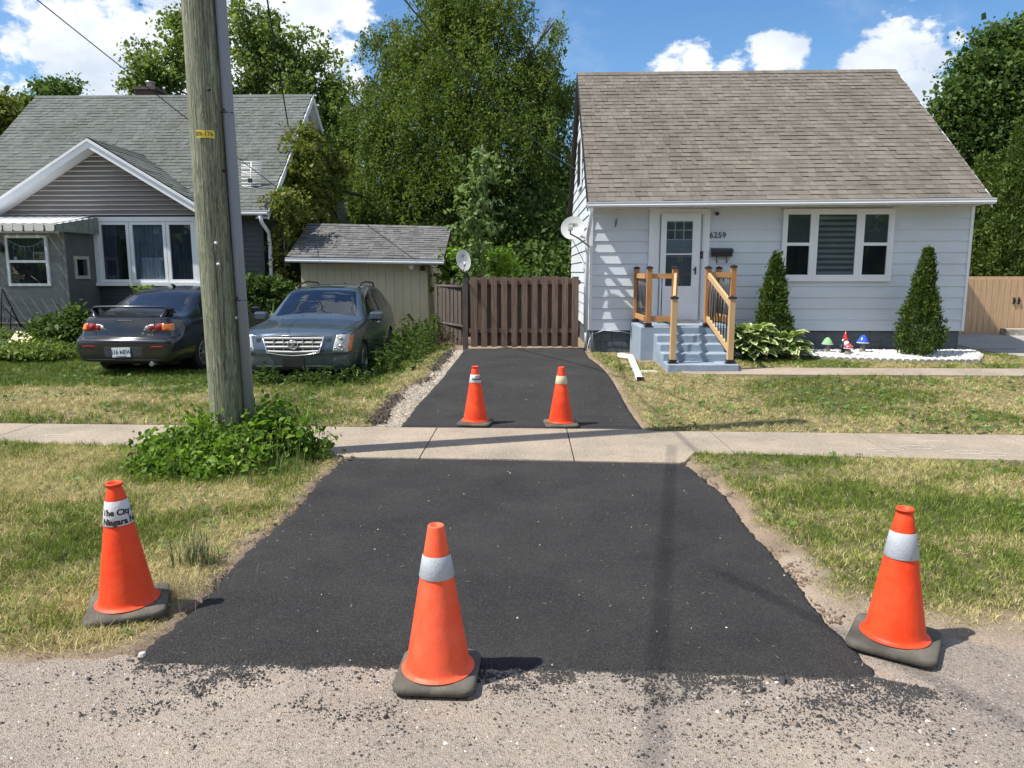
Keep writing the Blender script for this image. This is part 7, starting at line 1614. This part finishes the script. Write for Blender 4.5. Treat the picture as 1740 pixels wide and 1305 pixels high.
# ================================================================ GARDEN BED
W_=BED
def bedpts(n,seed):
    r=np.random.default_rng(seed); x=r.uniform(3.9,9.6,n); y=r.uniform(12.2,14.1,n); k=inpoly(x,y,BED)&(y<13.87)&(x>4.3); return x[k],y[k]
def pebbles():
    r=np.random.default_rng(5); x,y=bedpts(26000,6); n=len(x); s=.019*np.exp(r.normal(0,.3,n)); ph=(1+5**.5)/2
    b=np.array([(1,0,0),(-1,0,0),(0,1,0),(0,-1,0),(0,0,1),(0,0,-1)],float); T0=np.array([(0,2,4),(2,1,4),(1,3,4),(3,0,4),(2,0,5),(1,2,5),(3,1,5),(0,3,5)])
    q=r.normal(size=(n,3,3)); q,_=np.linalg.qr(q); V=np.einsum('nij,kj->nki',q,b)*(1+.25*r.normal(size=(n,6,1)))*s[:,None,None]*np.array([1.15,1.15,.75])
    z=.212+.035*sstep(12.9,13.3,y)+r.uniform(0,.02,n); V=V+np.stack([x,y,z],-1)[:,None,:]; T=(np.arange(n)[:,None,None]*6+T0[None]).reshape(-1,3)
    tag(npmesh('white_pebbles',V.reshape(-1,3),T,pm('white_stone',(.66,.65,.62),.7,.06,20,island=.12)),kind='stuff')
    mb=MB(); f=[(float(a),float(b),.212) for a,b in BED]; f=[(a,b,c) for a,b,c in f if True]; mb.add(f,[tuple(range(len(f)))]); tag(mb.build('pebble_bed',pm('bed_base',(.55,.54,.52),.9,.1,20)),kind='structure')
pebbles()
eb=None; mb=MB(); n=10
pr=[(-.052,0),(.052,0),(.052,.035)]+[(.052*math.cos(a),.035+.03*math.sin(a)) for a in np.linspace(.2,PI-.2,8)]+[(-.052,.035)]
mb.prism(pr,'y',-.025,.025); proto=mb.build('edging_block',pm('edging_concrete',(.33,.31,.27),.9,.2,9,.5,40)); first=True
path=[(1345,607),(1420,612),(1560,616),(1662,616),(1669,607),(1650,598)]; pts=pxw(path); seg=[]
for a,b in zip(pts[:-1],pts[1:]):
    L=np.linalg.norm(b-a); m=max(1,int(L/.108))
    for k in range(m): seg.append((a+(b-a)*(k+.5)/m,math.atan2(b[1]-a[1],b[0]-a[0])))
for (p,a) in seg:
    o=proto if first else proto.copy()
    if not first: COL.objects.link(o)
    first=False; o.location=(p[0],p[1],.195); o.rotation_euler=(random.uniform(-.06,.06),0,a+random.uniform(-.04,.04)); tag(o,'grey scalloped concrete edging block along the white pebble bed','edging block','scalloped edging blocks of the pebble bed')
def toadstool(label,px,top,bot,Y,cw,mat,spots=False,sc_=1):
    b=Q(px,bot,Y); tt=Q(px,top,Y); z0=.235; h=tt.z-z0; k=Y/F; w=cw*k*.5; t=thing('mushroom_ornament',label,'garden ornament',(b.x,Y,z0),0,'glossy mushroom ornaments in the pebble bed')
    mb=MB(); mb.lathe([(.0,-.02),(.052,0),(.060,.04),(.045,.09),(.032,h*.5),(.035,h*.62)],(b.x,Y,z0),20); mb.build('stalk',pm('stalk_grey',(.23,.21,.19),.7,.15,9),t)
    mb=MB(); mb.lathe([(.0,h*.58),(w*.7,h*.56),(w,h*.58),(w*1.02,h*.62),(w*.86,h*.72),(w*.5,h*.90),(w*.2,h*.985),(0,h)],(b.x,Y,z0),24); cp=mb.build('cap',mat,t)
    mb=MB(); mb.lathe([(w*.98,h*.565),(w*1.045,h*.59),(w*1.03,h*.625)],(b.x,Y,z0),24); mb.build('cap_rim',M['white_plastic'],cp)
    if spots:
        for a,q in ((-1.9,.65),(-1.2,.45),(-.6,.7),(-2.5,.5)):
            mb=MB(); mb.lathe([(0,.008),(.014,.004),(.016,0)],(b.x+w*q*math.cos(a),Y+w*q*math.sin(a),z0+h*(1.02-.38*q)),10); mb.build('spot',M['white_plastic'],cp)
gl=lambda n,c:pm(n,c,.12,.12,8,coat=.8)
toadstool('green-capped mushroom ornament left of the gnome in the white pebbles',1405,573,598,13.45,18,gl('green_glaze',(.25,.55,.20)))
toadstool('blue-capped mushroom ornament right of the gnome in the white pebbles',1465,569,598,13.45,19,gl('blue_glaze',(.03,.10,.70)))
toadstool('small red-capped mushroom ornament with white spots in front of the gnome',1441,583,601,13.15,15,gl('red_glaze',(.70,.03,.04)),True)
gn=Q(1435,598,13.35); gx,gy,gz_=gn.x,13.35,.235; t=thing('garden_gnome','garden gnome with tall red hat and white beard holding a small lantern','garden ornament',(gx,gy,gz_))
k_=(Q(1435,562,13.35).z-gz_)
mb=MB(); mb.lathe([(.0,0),(.055,0),(.06,.03),(.062,k_*.22),(.050,k_*.42),(.035,k_*.52),(0,k_*.53)],(gx,gy,gz_),20); mb.tube([(gx-.05,gy,gz_+k_*.42),(gx-.085,gy-.03,gz_+k_*.30),(gx-.09,gy-.06,gz_+k_*.30)],.018,8); mb.build('body',gl('gnome_coat',(.03,.035,.05)),t)
mb=MB(); mb.lathe([(.0,-.06),(.03,-.05),(.043,-.015),(.042,.02),(.03,.04),(0,.045)],(gx,gy-.005,gz_+k_*.56),18); mb.lathe([(.0,-.012),(.011,0),(0,.012)],(gx,gy-.05,gz_+k_*.555),8); hd=mb.build('head',pm('gnome_skin',(.55,.30,.22),.5),t)
mb=MB(); mb.tube([(gx,gy-.035,gz_+k_*.55),(gx+.01,gy-.05,gz_+k_*.45),(gx+.025,gy-.05,gz_+k_*.32),(gx+.02,gy-.045,gz_+k_*.25)],[.035,.046,.038,.010],12); mb.tube([(gx-.045,gy-.03,gz_+k_*.60),(gx-.06,gy-.03,gz_+k_*.62)],.02,8); mb.build('beard',M['white_plastic'],t)
mb=MB(); mb.tube([(gx,gy,gz_+k_*.60),(gx,gy,gz_+k_*.68),(gx-.005,gy,gz_+k_*.82),(gx,gy,gz_+k_*1.0)],[.050,.042,.024,.003],18); mb.build('hat',gl('gnome_red',(.60,.03,.03)),t)
lx_=gx-.095; mb=MB()
for a_,b_ in ((-1,-1),(1,-1),(1,1),(-1,1)): mb.tube([(lx_+a_*.022,gy-.07+b_*.022,gz_+k_*.12),(lx_+a_*.022,gy-.07+b_*.022,gz_+k_*.30)],.004,4)
mb.box(lx_-.028,lx_+.028,gy-.098,gy-.042,gz_+k_*.10,gz_+k_*.125); mb.box(lx_-.028,lx_+.028,gy-.098,gy-.042,gz_+k_*.30,gz_+k_*.32); mb.build('lantern',M['trim'],t)
mb=MB(); c=G(1560,606); mb.tube([(c[0],c[1],.23),(c[0],c[1],.40)],.005,5); 
for a in (.4,1.2,2.0,2.8): mb.tube([(c[0],c[1],.33),(c[0]+.04*math.cos(a),c[1],.36+.03*math.sin(a))],.003,4)
tag(mb.build('garden_stake',M['trim']),'thin metal garden stake in front of the single-tipped cedar','stake')
# loose downspout and stone on the grass
a_=Vector(G(1064,603,.06)); b_=Vector(G(1071,606,.07)); c_=Vector(G(1087,644,.05))
def boxtube(mb,P,w,h):
    P=[Vector(p) for p in P]; vs=[]
    for i,p in enumerate(P):
        d=(P[min(i+1,len(P)-1)]-P[max(i-1,0)]).normalized(); s=d.cross(Vector((0,0,1))).normalized(); u=s.cross(d); vs+=[p+s*w+u*h,p-s*w+u*h,p-s*w-u*h,p+s*w-u*h]
    n=len(P); mb.add(vs,[(i*4+k,i*4+(k+1)%4,(i+1)*4+(k+1)%4,(i+1)*4+k) for i in range(n-1) for k in range(4)])
mb=MB(); boxtube(mb,[a_-Vector((.12,0,0)),b_,b_.lerp(c_,.08),c_],.042,.032); ld=tag(mb.build('loose_downspout',M['white_trim']),'loose white downspout with an elbow lying on the grass before the blue steps','downspout')
mb=MB(); q=(c_-b_).normalized(); e=c_+q*.002; s=q.cross(Vector((0,0,1))).normalized(); u=s.cross(q); mb.add([e+s*.034+u*.025,e-s*.034+u*.025,e-s*.034-u*.025,e+s*.034-u*.025],[(0,1,2,3)]); mb.build('end_shade_sheet',M['trim'],ld)  # black sheet standing in for the shade inside the pipe mouth
c=G(1101,633); mb=MB(); mb.lathe([(0,.035),(.13,.033),(.17,.02),(.18,0),(.17,-.02)],(0,0,0),12,M=Matrix.Translation(c)@Matrix.Scale(.55,4,(0,1,0))); tag(mb.build('flat_stone',pm('flat_stone',(.38,.35,.26),.9,.15,9,.5,30)),'flat pale stone in the grass beside the loose downspout','stone')
c=G(242,1114); mb=MB(); mb.lathe([(0,.02),(.014,.014),(.018,0),(.012,-.01)],c,7,smooth=False); tag(mb.build('pebble',pm('pale_pebble',(.5,.47,.42),.8,.1,20)),'single pale pebble at the left corner of the driveway mouth','pebble')
# cream board box resting on the plants at the left
a_=[Q(px,py,y) for px,py,y in ((14,582,14.4),(45,584,14.3),(60,568,14.9),(28,562,15.0))]; mb=MB(); dz=Vector((0,.02,-.02)); mb.add(a_+[p+dz for p in a_],[(0,1,2,3),(7,6,5,4),(0,4,5,1),(1,5,6,2),(2,6,7,3),(3,7,4,0)]); bx=thing('wooden_box','cream painted wooden box tipped on the plants below the iron railing','box',tuple(a_[0])); mb.build('lid',pm('cream_paint',(.62,.54,.34),.7,.12,6,dirt=.3,dcol=(.4,.33,.2)),bx)
mb=MB(); q=[Q(48,583,14.5),Q(62,570,15.0),Q(73,580,15.1),Q(60,598,14.6)]; mb.add(q+[p+Vector((-.2,.05,-.02)) for p in q],[(0,1,2,3),(7,6,5,4),(0,4,5,1),(1,5,6,2),(2,6,7,3),(3,7,4,0)]); mb.build('side',pm('dark_plank',(.13,.10,.08),.9,.2,8),bx)
c=Q(5,590,14.6); mb=MB(); mb.box(c.x-.12,c.x+.14,14.5,14.7,c.z-.10,c.z+.12,b=.01); tag(mb.build('storage_tub',pm('teal_grey',(.16,.21,.20),.7,.15,6)),'grey-green tub among plants at the left edge below the iron railing','tub')
